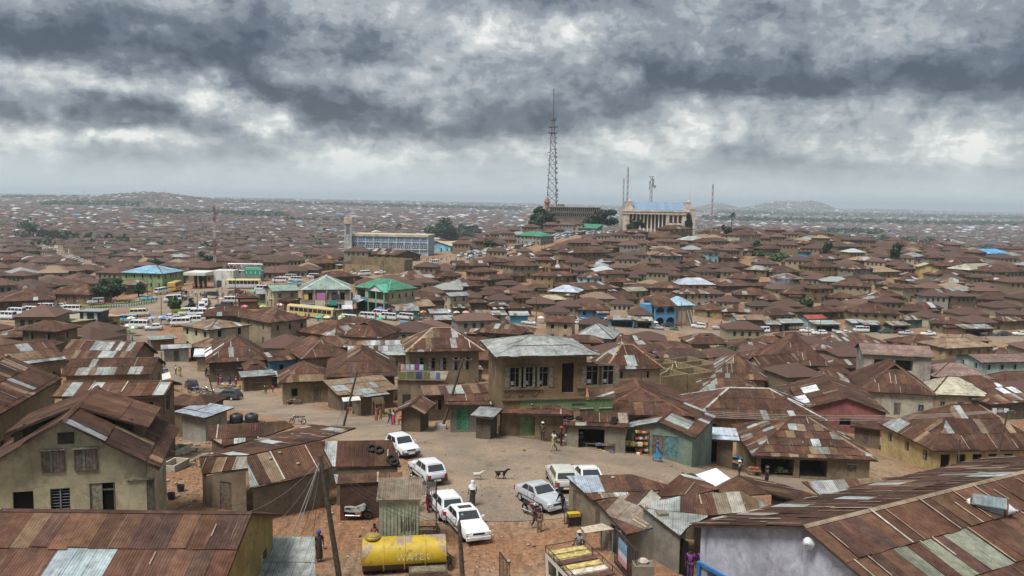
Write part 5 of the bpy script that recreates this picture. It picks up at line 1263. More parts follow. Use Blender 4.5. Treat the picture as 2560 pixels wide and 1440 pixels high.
def mosque():
 D=415;a=on_d(876,640,D);b=on_d(1069,634,D-4);W=math.hypot(b.x-a.x,b.y-a.y)
 g=T((a.x+b.x)/2,D)-.5;yaw=math.atan2(b.y-a.y,b.x-a.x)
 t=thing('mosque','long pale-blue mosque with ribbon windows and flat cream roof','mosque',(a.x,a.y,g),yaw)
 Z=lambda py:on_d(960,py,D).z-g
 c=(.30,.39,.47);gl=(.14,.30,.55);zt=Z(591)
 wb=MB(c);wb.box(0,W,.3,16,-4,zt);wb.build('wall',WALL,t)
 n=10
 for i in range(n+1):m=MB((.44,.50,.54));x=W*i/n;m.box(x-.22,x+.22,-.15,.3,-4,zt);m.build('pilaster',WALL,t)
 for i in range(n):
  for k in range(4):
   x0=W*(i+.08)/n+k*W/n*.21;m=MB(vary(gl,.15));m.box(x0,x0+W/n*.17,.15,.3,Z(601),Z(594));m.box(x0+W/n*.06,x0+W/n*.09,.1,.3,Z(601),Z(594),(.5,.55,.6));m.build('window',PLASTIC,t)
  m=MB((.05,.055,.06));x0=W*(i+.1)/n;m.box(x0,x0+W/n*.8,.2,.3,Z(619),Z(612.5));
  for k in range(3):m.box(x0+.3+k*W/n*.27,x0+.75+k*W/n*.27,.15,.2,Z(618),Z(614),vary((.4,.42,.45),.2))
  m.build('lower_window',PLAIN,t)
 mb=MB((.46,.52,.55));mb.box(-.1,W+.1,-.1,.3,Z(606),Z(604.5));mb.box(-.1,W+.1,-.3,.3,Z(623),Z(621));mb.build('band',WALL,t)
 mb=MB((.45,.40,.30));mb.box(-.4,W+.4,-.5,16.4,zt,zt+1.1);mb.build('roof',WALL,t)
 ta=on_d(864,640,D);tb=on_d(881,640,D);tw=tb.x-ta.x;tt=thing('mosque_tower','square white striped tower with clock-like cap at the mosque end','tower',(ta.x,D-2,g-1),0)
 zt=on_d(870,543,D).z-g+1;c=(.56,.58,.58)
 mb=MB(c);mb.box(0,tw,0,tw,-4,zt-3.2);mb.build('shaft',WALL,tt)
 for x in(.0,tw-.55):m=MB((.42,.47,.52));m.box(x,x+.55,-.25,0,-4,zt-3.4);m.build('corner_pier',WALL,tt)
 m=MB((.16,.15,.14));m.box(.7,tw-.7,-.08,0,zt-8.2,zt-3.6)
 for z in np.arange(0,zt-9,2.2):m.box(.58,.8,-.1,0,z,z+.7);m.box(tw-.8,tw-.58,-.1,0,z,z+.7)
 m.build('louvre',PLAIN,tt)
 for k in range(3):m=MB((.52,.47,.37));x=.95+k*(tw-2.2)/2;m.box(x,x+.3,-.14,-.08,-4,zt-8.4);m.build('rib',WALL,tt)
 m=MB((.44,.38,.30));m.box(-.35,tw+.35,-.4,tw+.3,zt-3.2,zt-.2);m.box(-.1,tw+.1,-.2,tw+.1,zt-.2,zt+.1,(.55,.52,.46));m.build('cap',WALL,tt)
 m=MB((.3,.28,.26));m.bar((tw/2,tw/2,zt),(tw/2,tw/2,zt+1.6),.15,5);m.build('finial',STEEL,tt)
mosque()
def hill_school():
 D=630;a=on_d(1375,560,D);b=on_d(1500,560,D);W=b.x-a.x;g=T((a.x+b.x)/2,D)-1;Z=lambda py:on_d(1440,py,D).z-g
 t=thing('school_block','long two-storey gallery block with posts behind the hilltop trees','school',(a.x,D,g),0)
 m=MB((.26,.23,.20));m.box(0,W,2,12,-3,Z(519));m.build('wall',WALL,t)
 m=MB((.22,.20,.18));m.box(-.4,W+.4,-.6,12,Z(519),Z(517.4));m.box(0,W,-.4,2,Z(531),Z(529.5));m.build('floor_slab',WALL,t)
 for i in range(26):m=MB((.30,.27,.24));x=W*i/25;m.box(x-.15,x+.15,-.3,0,-3,Z(519));m.build('post',WALL,t)
 m=MB((.04,.035,.03))
 for i in range(24):
  x=W*(i+.5)/24.6
  for z in(Z(528),Z(541)):m.box(x-.5,x+.5,1.9,2,z,z+2.1)
 m.build('window',PLAIN,t,kind='stuff')
 m=MB((.3,.27,.23));x0=on_d(1395,500,D).x-a.x;m.box(x0,x0+5,2,8,Z(517.4),Z(512));m.box(x0-.3,x0+5.3,1.7,8.3,Z(512),Z(511));m.build('stair_head',WALL,t)
hill_school()
# the two market plazas on the junction
def plaza_block():
 a0,M,w=H('grey-roofed two-storey market plaza with white ridge lines and shop banners',(752,725),(880,724),7.0,14,3.2,wall='sand',base='g',wallcol=(.30,.26,.2),pale=0,lod=1,oh=.5,cap=True,capcol=(.62,.64,.62),name='market_plaza',cat='shops',st=2,front=[(.6,2.2,.2,2.8,'void'),(2.6,6.4,.2,2.9,'void'),(6.8,10.4,.2,2.9,'void'),(10.9,13.4,.2,2.9,'void')]+win(.8,13.3,6,1.2,2.0,4.2,'dark'),ns=3)
 m=MB((.30,.28,.25));m.box(.2,w-.2,-1.1,.45,3.3,3.55);
 for x in np.arange(.3,w,.45):m.box(x,x+.06,-1.05,-1.0,3.55,4.35)
 m.box(.2,w-.2,-1.08,-1.0,4.35,4.43);m.build('balcony',WALL,a0)
 for x in np.linspace(.4,w-.4,5):m=MB((.34,.30,.24));m.box(x-.15,x+.15,-1.0,-.7,-1.5,6.9);m.build('pillar',WALL,a0)
 texts=[((.9,4.6,1.0,1.3),(.55,.42,.10),'SHOP',(.2,.03,.02)),((4.0,4.3,2.3,2.0),(.42,.16,.34),'LOOK',(.65,.65,.7)),((3.6,2.9,2.6,1.6),(.55,.50,.36),'BEST ONE',(.05,.04,.04)),((7.8,4.6,2.0,1.3),(.05,.05,.05),'Mama',(.6,.05,.05)),((7.2,3.0,2.0,1.3),(.04,.28,.26),'YES',(.7,.7,.7)),((11.2,2.9,2.0,1.3),(.62,.62,.6),'Tailor',(.04,.06,.2))]
 for(x,z,ww,hh),c,s,tcol in texts:
  m=MB(c);m.box(x,x+ww,-1.22,-1.14,z,z+hh);b=m.build('banner',PLAIN,a0)
 for x0,x1,tint in((10.4,13.2,(.40,.42,.42)),(-.6,2.3,(.2,.25,.26))):
  m=MB(tint);q=[Vector((x0,-3.4,2.3)),Vector((x1,-3.4,2.3)),Vector((x1,-1.1,3.1)),Vector((x0,-1.1,3.1))];slab(m,q,.06,tint)
  for x in(x0+.1,x1-.1):m.bar((x,-3.3,-1),(x,-3.3,2.3),.06,4,(.3,.3,.28))
  m.build('awning',ROOF,a0)
 H('low grey-roofed wing with faded green wall at the left of the market plaza',(680,729),(752,726),5.4,9,1.3,'gable_x',wall='cream',base='g',pale=.02,lod=1,st=2,nf=2)
plaza_block()
def green_block():
 a0,M,w=H('two-storey shop house with green metal roof and white porch gable',(884,717),(972,727),6.6,11,2.5,wall='cream',base='G',wallcol=(.33,.30,.20),pale=0,lod=1,oh=.5,name='shop_house',cat='shops',st=2,capcol=(.09,.28,.2),front=[(.5,3.8,.2,2.7,'void'),(.5,3.8,3.7,6.0,'void'),(5.5,9,.2,2.7,'void'),(5.6,8.6,3.6,6.0,'void')],ns=4)
 m=MB((.60,.62,.60));x0,x1=w*.52,w-.2
 m.face([(x0,-1.6,6.3),(x1,-1.6,6.3),((x0+x1)/2,-1.6,8.0)]);m.build('porch_gable',PLAIN,a0)
 m=MB((.10,.30,.22));c=Vector(((x0+x1)/2,0,8.1))
 for sg,xe in((-1,x0-.3),(1,x1+.3)):slab(m,[Vector((xe,-1.9,6.2)),Vector((c.x,-1.9,8.1)),Vector((c.x,2.5,8.1)),Vector((xe,2.5,6.2))],.08,(.09,.27,.2))
 m.build('porch_roof',ROOF,a0)
 for x in(x0+.2,(x0+x1)/2,x1-.2):m=MB((.12,.38,.24));m.box(x-.16,x+.16,-1.5,-1.2,-1.5,6.3);m.build('pillar',PLAIN,a0)
 m=MB((.08,.22,.34));m.box(.3,x0-.2,-1.2,.4,3.1,3.3);m.box(.3,x0-.2,-1.2,-1.1,3.3,4.2);m.box(x0,x1,-1.5,.4,3.1,3.3,(.3,.28,.2));m.box(x0,x1,-1.5,-1.4,3.3,4.1,(.34,.32,.24));m.build('balcony',PLAIN,a0)
 m=MB((.50,.52,.52));m.box(2.0,4.4,-1.3,-1.22,3.4,4.6);m.build('banner',PLAIN,a0)
 m=MB((.28,.30,.29));q=[Vector((.8,-5.5,2.6)),Vector((6.2,-5.5,2.6)),Vector((6.2,-1.2,3.6)),Vector((.8,-1.2,3.6))];slab(m,q,.08,(.27,.29,.27));m.box(1.2,6,-5.4,-5.3,1.8,2.6,(.45,.47,.5))
 for x in(1.0,3.5,6.0):m.bar((x,-5.3,-1.5),(x,-5.3,2.6),.1,5,(.3,.28,.25))
 m.build('shop_awning',ROOF,a0)
green_block()
def arched_shop():
 a=at(1637,815);b=at(1690,816);W=(b-a).length;yaw=math.atan2(b.y-a.y,b.x-a.x);g=a.z-.3
 t=thing('arched_shop','bright blue shop house with two arched balcony openings on the street','shops',(a.x,a.y,g),yaw)
 c=(.10,.27,.46);wb=MB(c);h=6.4;wb.box(0,W,2.2,10,-2,h);wb.box(W,W*1.85,.8,10,-2,h-.2,(.26,.22,.17));wb.build('wall',WALL,t)
 am=MB(c);n=2;aw=W/n
 am.box(0,W,.3,.7,3.0,3.7)
 for lvl,(z0,zs,zt)in enumerate(((-2,1.5,3.0),(3.7,4.6,h))):
  for i in range(n):
   x0,x1=i*aw,(i+1)*aw;cx=(x0+x1)/2;r=aw*.40
   am.box(x0,cx-r,.3,.7,z0,zt);am.box(cx+r,x1,.3,.7,z0,zt)
   N=8
   for j in range(N):
    t0,t1=math.pi*j/N,math.pi*(j+1)/N
    P0=(cx-r*math.cos(t0),zs+min(r,zt-zs-.15)*math.sin(t0));P1=(cx-r*math.cos(t1),zs+min(r,zt-zs-.15)*math.sin(t1))
    am.face([(P0[0],.3,P0[1]),(P1[0],.3,P1[1]),(P1[0],.3,zt),(P0[0],.3,zt)])
 for x in np.arange(.2,W,.35):am.box(x,x+.08,.35,.45,3.7,4.6,(.15,.36,.52))
 am.build('arcade',PLAIN,t)
 m=MB((.03,.03,.035));m.box(.2,W-.2,2.1,2.18,3.9,6.1);m.box(.2,W-.2,2.1,2.18,-1,2.8);m.build('room_opening',PLAIN,t)
 rm=MB();q=[Vector((-.5,-.3,h)),Vector((W+.2,-.3,h)),Vector((W+.2,5,h+1.9)),Vector((-.5,5,h+1.9))];slab(rm,q,.1)
 for ov,cc,uv in sheets(q,1.,2.3,random.Random(3),'r',0,.02,spots=False):rm.face(ov,cc,uv)
 rm.build('roof',ROOF,t)
 rm=MB();F=roof_facets('hip',W*.95,9,h,2.4,.9)
 for f in F:
  f=[p+Vector((W*.98,.2,0))for p in f];slab(rm,f,.1)
  for ov,cc,uv in sheets(f,1.,2.3,random.Random(3),'l',0,.02,spots=False):rm.face(ov,vary((.26,.38,.46),.08),uv)
 rm.build('side_roof',ROOF,t)
 m=MB((.62,.62,.62));m.bar((W*1.8,.4,-1),(W*1.55,.7,5),.12,4);m.bar((W*1.95,.4,-1),(W*1.7,.7,5),.12,4);m.build('ladder',PLAIN,t)
 m=MB((.36,.27,.19));m.box(W*1.15,W*1.5,.7,.78,.6,4.6);m.build('poster',PLAIN,t)
arched_shop()
def petrol_station():
 p=at(470,722);q=at(520,722);k=(q-p).length/50;g=p.z;yaw=math.atan2(q.y-p.y,q.x-p.x)
 t=thing('petrol_station','petrol station with flat white canopy on dark pillars and white kiosk','petrol station',(p.x,p.y,g),yaw)
 m=MB((.52,.52,.48));m.box(-.5,50*k,-2,7,4.4,5.3);m.build('canopy',PLAIN,t)
 for x in(14*k,26*k,38*k):mm=MB((.03,.06,.05));mm.box(x-.35,x+.35,1.4,2.2,-1,4.4);mm.build('pillar',PLAIN,t);mm=MB((.35,.1,.08));mm.box(x-.4,x+.4,.2,.8,0,1.7);mm.box(x-.3,x+.3,.15,.2,.9,1.5,(.6,.6,.6));mm.build('pump',PLASTIC,t)
 m=MB((.60,.60,.57));m.box(52*k,102*k,4,9,-1,5.6);m.build('kiosk_wall',WALL,t)
 m=MB((.05,.05,.05));m.box(60*k,72*k,3.94,4,0,2.4);m.box(82*k,94*k,3.94,4,.8,2.2);m.build('kiosk_opening',PLAIN,t)
petrol_station()
def gantry():
 b=at(609,716);g=b.z;D=b.y;X=lambda px:on_d(px,690,D).x-b.x;Z=lambda py:on_d(610,py,D).z-g
 t=thing('road_gantry','overhead road gantry with green direction board on a lattice post','road sign',(b.x,D,g))
 m=MB((.42,.44,.44));z0,z1=Z(718),Z(662)
 for x in(-.6,.6):m.bar((x,0,-.5),(x,0,z1),.12,5);m.bar((x,.8,-.5),(x,.8,z1),.12,5)
 n=9
 for i in range(n):a=i*z1/n;c=(i+1)*z1/n;m.bar((-.6,0,a),(.6,0,c),.06,4);m.bar((.6,0,a),(-.6,0,c),.06,4)
 m.build('post',STEEL,t)
 m=MB((.46,.48,.48));xa,xb=X(570),X(656)
 for y in(0,.8):
  for z in(Z(660),Z(676)):m.bar((xa,y,z),(xb,y,z),.10,5)
 n=10
 for i in range(n):xi,xj=xa+(xb-xa)*i/n,xa+(xb-xa)*(i+1)/n;m.bar((xi,0,Z(676 if i%2 else 660)),(xj,0,Z(660 if i%2 else 676)),.08,4)
 m.build('truss',STEEL,t)
 m=MB((.015,.24,.17));m.box(X(612),X(655),-.25,-.12,Z(687),Z(665));s=m.build('sign_board',PLASTIC,t)
 w=X(655)-X(612)
 m=MB((.6,.62,.6))
 for i in range(4):
  x=X(612)+w*(i+.5)/4;zt,zb=Z(677),Z(685)
  m.box(x-.07,x+.07,-.28,-.25,zb+.3,zt);m.face([(x-.28,-.28,zb+.5),(x,-.28,zb),(x+.28,-.28,zb+.5)])
 m.build('arrow',PLASTIC,s)
 m=MB((.6,.62,.6));r=random.Random(2)
 for row in(668,671.5):
  x=X(612)+.4
  while x<X(655)-.6:ln=r.uniform(.25,.7);m.box(x,x+ln,-.28,-.25,Z(row+1.6),Z(row));x+=ln+.18
 m.build('lettering',PLASTIC,s)
gantry()
def stilt_cabin():
 b=at(226,842);g=b.z;D=b.y;X=lambda px:on_d(px,800,D).x-b.x;Z=lambda py:on_d(226,py,D).z-g
 t=thing('stilt_cabin','dark cabin with white panels raised on steel stilts by the bend','cabin',(b.x,D,g))
 m=MB((.03,.03,.032));m.box(X(200),X(252),0,3.5,Z(806),Z(779));m.build('cabin_box',STEEL,t)
 for x0,x1 in((209,218),(236,244)):m=MB((.45,.48,.50));m.box(X(x0),X(x1),-.06,0,Z(803),Z(782));m.build('panel',STEEL,t)
 m=MB((.30,.30,.28));m.box(X(196),X(256),-.5,4,Z(779),Z(777));m.build('roof',STEEL,t)
 m=MB((.035,.035,.035));m.box(X(190),X(262),-.8,4,Z(808),Z(806))
 for x in(190,262):m.bar((X(x),-.7,Z(807)),(X(x),-.7,Z(797)),.06,4)
 m.build('platform',STEEL,t)
 for x in(204,225,247):m=MB((.05,.05,.05));m.bar((X(x),.3,-.5),(X(x),.3,Z(807)),.14,5);m.bar((X(x),3,-.5),(X(x),3,Z(807)),.14,5);m.build('stilt',STEEL,t)
stilt_cabin()
def flat_yellow():
 H('long flat-roofed yellow building with a black water tank beside the upper road',(98,796),(182,806),3.4,12,.1,'flat',wall='yellow',base='y',pale=0,lod=1,nf=0,cap=False)
 H('small green kiosk under a red-edged white awning roof at the left',(48,799),(101,796),3.0,5,.5,'shed',wall='dark',base='l',pale=0,lod=1,nf=1,name='kiosk',cat='kiosk')
flat_yellow()
def ruin():
 a=at(861,685);b=at(1005,690);W=(b-a).length;yaw=math.atan2(b.y-a.y,b.x-a.x)
 t=thing('mud_wall_ruin','roofless two-storey shell of mud walls beside the climbing road','ruin',(a.x,a.y,a.z),yaw)
 m=MB((.22,.165,.10));r=random.Random(8)
 wall_grid(m,(0,0),(W*.62,0),-1,4.0,[(3.5,4.8,.2,2.6)],(.27,.20,.12));wall_grid(m,(W*.05,3),(W*.98,3),-1,6.6,[(6,7,4.4,5.8),(14,15,4.4,5.6)],(.20,.155,.095))
 x=W*.05
 while x<W*.96:q=r.uniform(1,2.6);m.box(x,min(x+q,W*.97),3.0,3.35,6.6,6.6+r.uniform(.0,.7),(.2,.155,.095));x+=q+.01
 for xx in(W*.05,W*.45,W*.98):m.box(xx-.15,xx+.15,3.4,10,-1,6.2)
 m.box(W*.05,W*.98,10,10.3,-1,6.4);m.build('wall',WALL,t)
ruin()
# trees, bushes, grass
def foliage(mb,c,rx,ry,rz,n,leaf,r,col=(.035,.062,.024),clumps=16):
 cl=[]
 for i in range(clumps):
  while True:
   v=Vector((r.uniform(-1,1),r.uniform(-1,1),r.uniform(-.75,1)))
   if v.length<1:break
  k=v.length;v=v*(.62+.38*k)if k>.1 else v
  cl.append((Vector((v.x*rx,v.y*ry,v.z*rz)),r.uniform(.26,.46),r.uniform(.72,1.35)))
 for i in range(n):
  p,s,t=r.choice(cl)
  d=Vector((r.gauss(0,1),r.gauss(0,1),r.gauss(0,1))).normalized()*(r.random()**.4)
  q=c+p+Vector((d.x*rx*s,d.y*ry*s,d.z*rz*s*.9))
  a=Vector((r.gauss(0,1),r.gauss(0,1),r.gauss(0,.6))).normalized();b=a.cross(Vector((r.gauss(0,1),r.gauss(0,1),r.gauss(0,1)))).normalized()
  l=leaf*r.uniform(.6,1.3);w=l*r.uniform(.5,.85);cc=vary(col,.25,r);cc=tuple(x*t for x in cc)
  mb.face([q-a*l,q+b*w,q+a*l,q-b*w],cc)
def tree(label,px,py_base,rpx,hpx,name='tree',D=None,col=(.030,.055,.022),seed=1,leaf=None,n=2600,trunk=True,squash=1.,group=None):
 """rpx: half width of the crown in photograph pixels; hpx: height from the foot to the top in pixels"""
 r=random.Random(seed)
 p=at(px,py_base)if D is None else on_d(px,py_base,D)
 k=p.y/FPX;rx=rpx*k;h=hpx*k;g=T(p.x,p.y)
 t=thing(name,label,'tree' if name!='bush' else 'bush',(p.x,p.y,g),0,group)
 h+=p.z-g
 ch=h*(.47 if trunk else.5)
 if trunk:
  m=MB((.09,.07,.05));a=Vector((0,0,-.3));top=Vector((r.uniform(-.3,.3),0,h*.45));m.bar(a,top,h*.035+.08,7,r2=h*.022+.05)
  for i in range(5):e=top+Vector((r.uniform(-1,1)*rx*.6,r.uniform(-1,1)*rx*.6,r.uniform(.1,.35)*h));m.bar(top,e,h*.016+.03,5,r2=.03)
  m.build('trunk',WOOD,t)
 mb=MB();foliage(mb,Vector((0,0,h-ch)),rx*.92,rx*.92,ch*.88,n,leaf or max(.22,k*2.7),r,col)
 mb.build('crown',LEAF,t)
 return t
tree('large dark spreading tree at the junction behind the grass strip',276,756,40,68,seed=2,n=3200)
tree('small bright bushy tree right of the large junction tree',347,742,20,36,seed=3,col=(.045,.085,.03))
tree('round dark tree behind the blue-roofed green house',392,686,25,48,seed=4)
tree('round dark tree next to the red and white lattice mast',510,668,19,40,seed=5)
tree('conical green tree on the traffic island by the lime awning',437,782,20,46,seed=6,col=(.05,.09,.03))
tree('dark bush beside the lime awning on the traffic island',478,784,14,26,'bush',seed=7,trunk=False)
tree('huge dark tree clump standing behind the yellow green-roofed building',1112,622,52,78,seed=8,n=4200,col=(.024,.042,.022))
tree('tree joined to the right of the huge dark clump',1172,598,32,42,seed=9,col=(.028,.048,.022))
tree('pale green round tree in front of the yellow green-roofed building',1160,606,25,34,seed=10,col=(.05,.075,.035))
tree('small olive tree among stalls below the climbing road',1224,628,18,30,seed=11,col=(.055,.07,.035))
tree('big round dark tree beneath the tall transmission tower',1356,556,36,46,seed=12,n=3600,D=600,col=(.028,.050,.022))
tree('wide dark tree between the tall tower and the columned hall',1498,562,48,50,seed=13,n=4200,D=592,col=(.026,.046,.022))
tree('round dark tree in front of the columned hall colonnade',1590,568,22,30,seed=14,D=560,col=(.024,.040,.020))
tree('small round tree at the right end of the columned hall',1722,556,10,22,seed=15,D=560,col=(.028,.045,.02))
tree('small tree by the pale roof below the palm',1818,580,12,24,seed=16,D=520,col=(.04,.07,.03))
tree('broad low tree growing among roofs below the busy street',1830,905,48,40,seed=17,n=3600,col=(.045,.085,.028))
tree('dense green tree beside the smoke on the hillside',2014,778,30,36,seed=18,col=(.045,.075,.028))
tree('leafy bush beside the yellow two-storey house',2348,712,10,26,'bush',seed=19,trunk=False)
tree('green shrub by the orange earth walls on the hillside',1735,698,20,16,'bush',seed=20,col=(.06,.10,.03),trunk=False)
tree('banana-like plants beside the brown two-storey house',1603,712,18,18,'bush',seed=21,col=(.05,.09,.03),trunk=False)
tree('small green tree on the slope above the orange earth walls',1522,656,14,18,'bush',seed=22,col=(.05,.09,.03),trunk=False)
tree('green thicket below the bright blue cube-like house',2010,668,20,26,'bush',seed=23,col=(.05,.09,.032),trunk=False)
tree('long green thicket left of the bright blue cube-like house',1948,652,32,20,'bush',seed=24,col=(.06,.11,.032),trunk=False)
tree('low thicket uphill of the long green thicket',1892,640,22,14,'bush',seed=25,col=(.05,.09,.03),trunk=False)
tree('dark thicket below the cream ridge house',1892,628,14,24,'bush',seed=26,col=(.035,.06,.025),trunk=False)
tree('green patch of bushes under the grey two-storey house',2195,700,14,18,'bush',seed=27,col=(.05,.10,.03),trunk=False)
tree('dark tree on the ridge left of the salmon-red roof',2068,618,10,20,seed=28,D=440)
tree('small dark tree right of the salmon-red roof',2238,622,12,22,seed=29,D=420)
tree('green tree rising behind the grey roof near the street',2222,870,12,18,'bush',seed=30,trunk=False)
tree('small bush beside the corner of the market plaza',885,705,11,18,'bush',seed=31,trunk=False)
tree('weedy bush at the wall of the yellow green-roofed building',1085,590,10,14,'bush',seed=32,trunk=False)
tree('green shrub beside the pink-red ruined wall',1790,692,22,12,'bush',seed=33,col=(.055,.10,.03),trunk=False)
r_=random.Random(77)
for i,(px,py,w,lab)in enumerate(((120,602,20,'dark tree above the valley road'),(75,606,40,'wide dark tree clump left above the valley road'),(210,622,14,'dark tree right beside the valley road'),(85,645,14,'dark bushy tree among roofs left of the valley road'),(295,655,18,'mid-green tree near the white tent-like roof'),(720,618,12,'dark tree among far roofs left of the mosque tower'),(650,612,9,'small dark tree among far roofs beyond the gantry'),(1640,700,8,'small tree tucked among the mid-hill roofs'),(2510,700,12,'dark tree at the right edge below the blue roof'),(2130,640,10,'small tree right of the blue cube-like house'))):
 tree(lab,px,py,w,w*1.5,seed=40+i,n=900)
def palm():
 D=540;p=on_d(1829,556,D);g=T(p.x,D);k=D/FPX
 t=thing('palm_tree','single palm standing against the sky on the ridge','tree',(p.x,D,g));h=on_d(1829,534,D).z-g
 m=MB((.08,.07,.055));m.bar((0,0,-.5),(.2,0,h),.32,7,r2=.22);m.build('trunk',WOOD,t)
 r=random.Random(3);mb=MB()
 for i in range(26):
  a=2*math.pi*i/26+r.uniform(-.1,.1);e=r.uniform(-.5,1.1);L=r.uniform(2.2,3.0);pts=[]
  for j in range(6):s=j/5;pts.append(Vector((.2+math.cos(a)*L*s*math.cos(e*.6),math.sin(a)*L*s*math.cos(e*.6),h+L*s*math.sin(e)-1.5*s*s)))
  for A,B in zip(pts,pts[1:]):
   s=(B-A).cross(Vector((0,0,1))).normalized()*.28;dn=Vector((0,0,-.25))
   mb.face([A,B,B+s+dn,A+s+dn],vary((.03,.05,.022),.2,r));mb.face([A,A-s+dn,B-s+dn,B],vary((.03,.05,.022),.2,r))
 mb.build('crown',LEAF,t)
palm()
def grass_strip():
 P=[at(190,780),at(250,772),at(320,768),at(388,758),at(392,752),at(330,756),at(262,764),at(200,772)]
 mb=MB((.075,.125,.035));n=len(P)
 lo=[p+Vector((0,0,.0))for p in P];hi=[p+Vector((0,0,.35))for p in P]
 mb.face(hi[::1])
 for i in range(n):j=(i+1)%n;mb.face([lo[i],lo[j],hi[j],hi[i]],(.30,.26,.20))
 mb.build('verge',LEAF,None,kind='structure')
 r=random.Random(4);g=MB()
 for i in range(2600):
  t=r.random();a=P[0].lerp(P[3],t)if True else 0;b=P[7].lerp(P[4],t);q=a.lerp(b,r.random());q.z=T(q.x,q.y)+.4;s=r.uniform(.15,.4)
  g.face([q+Vector((-.12,0,0)),q+Vector((.12,0,0)),q+Vector((r.uniform(-.2,.2),r.uniform(-.2,.2),s))],vary((.085,.145,.038),.3,r))
 g.build('grass',LEAF,None,kind='stuff')
 t=thing('kerb_fence','low white-posted fence along the front of the grass strip','fence',P[0])
 for i in range(34):
  f=i/33*2.999;k=int(f);q=P[k].lerp(P[k+1],f-k)-P[0];m=MB((.55,.55,.52));m.box(-.1,.1,-.1,.1,0,.9);m.build('post',PLAIN,t,loc=q)
 m=MB((.5,.5,.47));m.path([P[k]-P[0]+Vector((0,0,.75))for k in range(4)],.06);m.build('rail',PLAIN,t)
grass_strip()
def earth_bank():
 a=at(1640,692);t=thing('earth_walls','orange-red unfinished earth walls among bushes on the hillside','ruin',a,.1)
 m=MB((.33,.165,.10))
 wall_grid(m,(-4,0),(9,0),-1,2.6,[(3,4,.2,2.2),(7,8,.2,2.0)]);m.box(-4,-3.7,0,7,-1,2.4);m.box(2,2.3,.01,7,-1,3.2);m.box(9,9.3,0,7,-1,2.2);m.box(-4,9,7,7.3,-1,3);m.build('wall',WALL,t)
earth_bank()
# vehicles (x forward, z up, origin on the ground under the middle)
def wheel_mesh(r,w):
 tm=MB((.02,.02,.021));prof=[(r*.62,-w/2),(r*.92,-w/2),(r,-w*.32),(r,w*.32),(r*.92,w/2),(r*.62,w/2),(r*.60,0),(r*.62,-w/2)]
 tm.lathe(prof,18)
 rm=MB((.42,.42,.42));rm.lathe([(.02,w*.38),(r*.2,w*.40),(r*.3,w*.30),(r*.55,w*.34),(r*.62,w*.42),(r*.62,-w*.3),(.02,-w*.3)],14)
 return tm.mesh('tyre',RUBBER,True),rm.mesh('rim',STEEL)
WH={}
def put_wheels(root,xs,hw,r,w=.18):
 if r not in WH:WH[r]=wheel_mesh(r,w)
 a,b=WH[r]
 for x in xs:
  for s in(1,-1):
   o=obj('wheel',a,root,(x,s*(hw-w/2+.01),r),(R(-90*s),0,0));obj('rim',b,o)
def loft(mb,st,col=None):
 """st: list of (x, ring of (y, z)) with equal counts; closed rings, capped"""
 n=len(st[0][1]);vs=[];fs=[]
 for x,ring in st:
  for y,z in ring:vs.append((x,y,z))
 for i in range(len(st)-1):
  for k in range(n):k2=(k+1)%n;fs.append((i*n+k,i*n+k2,(i+1)*n+k2,(i+1)*n+k))
 fs.append(tuple(range(n))[::-1]);m=(len(st)-1)*n;fs.append(tuple(m+k for k in range(n)))
 mb.mesh_(vs,fs,col)
def car_body(P):
 L,W,H,zb=P['L'],P['W']/2,P['H'],P['zb'];x0,x1=-L/2,L/2
 zl=P.get('zl',.22);hz=P.get('hz',zb-.12);tz=P.get('tz',zb)
 fb,rb=P['fb'],P['rb']
 mb=MB()
 def ring(w,lo,top,crown=.04):
  h=top-lo
  half=[(w*.84,lo),(w*.97,lo+h*.14),(w,lo+h*.42),(w*.985,lo+h*.72),(w*.92,top-.015),(w*.5,top+crown)]
  return half+[(-y,z)for y,z in reversed(half)]
 st=[(x0+.0,ring(W*.80,zl+.14,tz-.16,.02)),(x0+.06,ring(W*.90,zl+.05,tz-.05,.02)),(x0+.28,ring(W*.97,zl,tz,.03)),(min(rb,x0+.9),ring(W,zl,max(tz,zb-.02),.03)),(0,ring(W,zl,zb,.03)),(fb,ring(W,zl,zb-.01,.03)),(fb+(x1-fb)*.45,ring(W*.985,zl,(hz+zb)/2,.05)),(x1-.25,ring(W*.94,zl+.02,hz-.04,.05)),(x1-.07,ring(W*.84,zl+.06,hz-.15,.03)),(x1,ring(W*.70,zl+.12,hz-.24,.01))]
 loft(mb,st)
 f_,r_=P['fr'],P['rr'];wt=W*P.get('tw',.76);wb=W*.93
 B=[(rb,wb),(fb,wb)];zt=H
 def q(a,b,c,d):mb.face([a,b,c,d])
 n=4;cr=.05
 bot={'RL':(rb,wb,zb-.03),'FL':(fb,wb,zb-.03),'FR':(fb,-wb,zb-.03),'RR':(rb,-wb,zb-.03)}
 top={'RL':(r_,wt,zt-.045),'FL':(f_,wt,zt-.045),'FR':(f_,-wt,zt-.045),'RR':(r_,-wt,zt-.045)}
 for a,b in(('FL','RL'),('RR','FR'),('FR','FL'),('RL','RR')):q(bot[a],bot[b],top[b],top[a])
 ys=[-wt,-wt*.8,0,wt*.8,wt];zs=[zt-.045,zt-.012,zt,zt-.012,zt-.045];xs=[r_,r_+.12,(r_+f_)/2,f_-.12,f_];dz=[0,.0,.015,0,0]
 for i in range(4):
  for j in range(4):
   zz=lambda a,b:zs[b]+(dz[a]if 0<b<4 else 0)-(.02 if a in(0,4)and 0<b<4 else 0)
   mb.face([(xs[i],ys[j],zz(i,j)),(xs[i+1],ys[j],zz(i+1,j)),(xs[i+1],ys[j+1],zz(i+1,j+1)),(xs[i],ys[j+1],zz(i,j+1))])
 return mb,bot,top
def lerp3(a,b,t):return tuple(a[i]+(b[i]-a[i])*t for i in range(3))
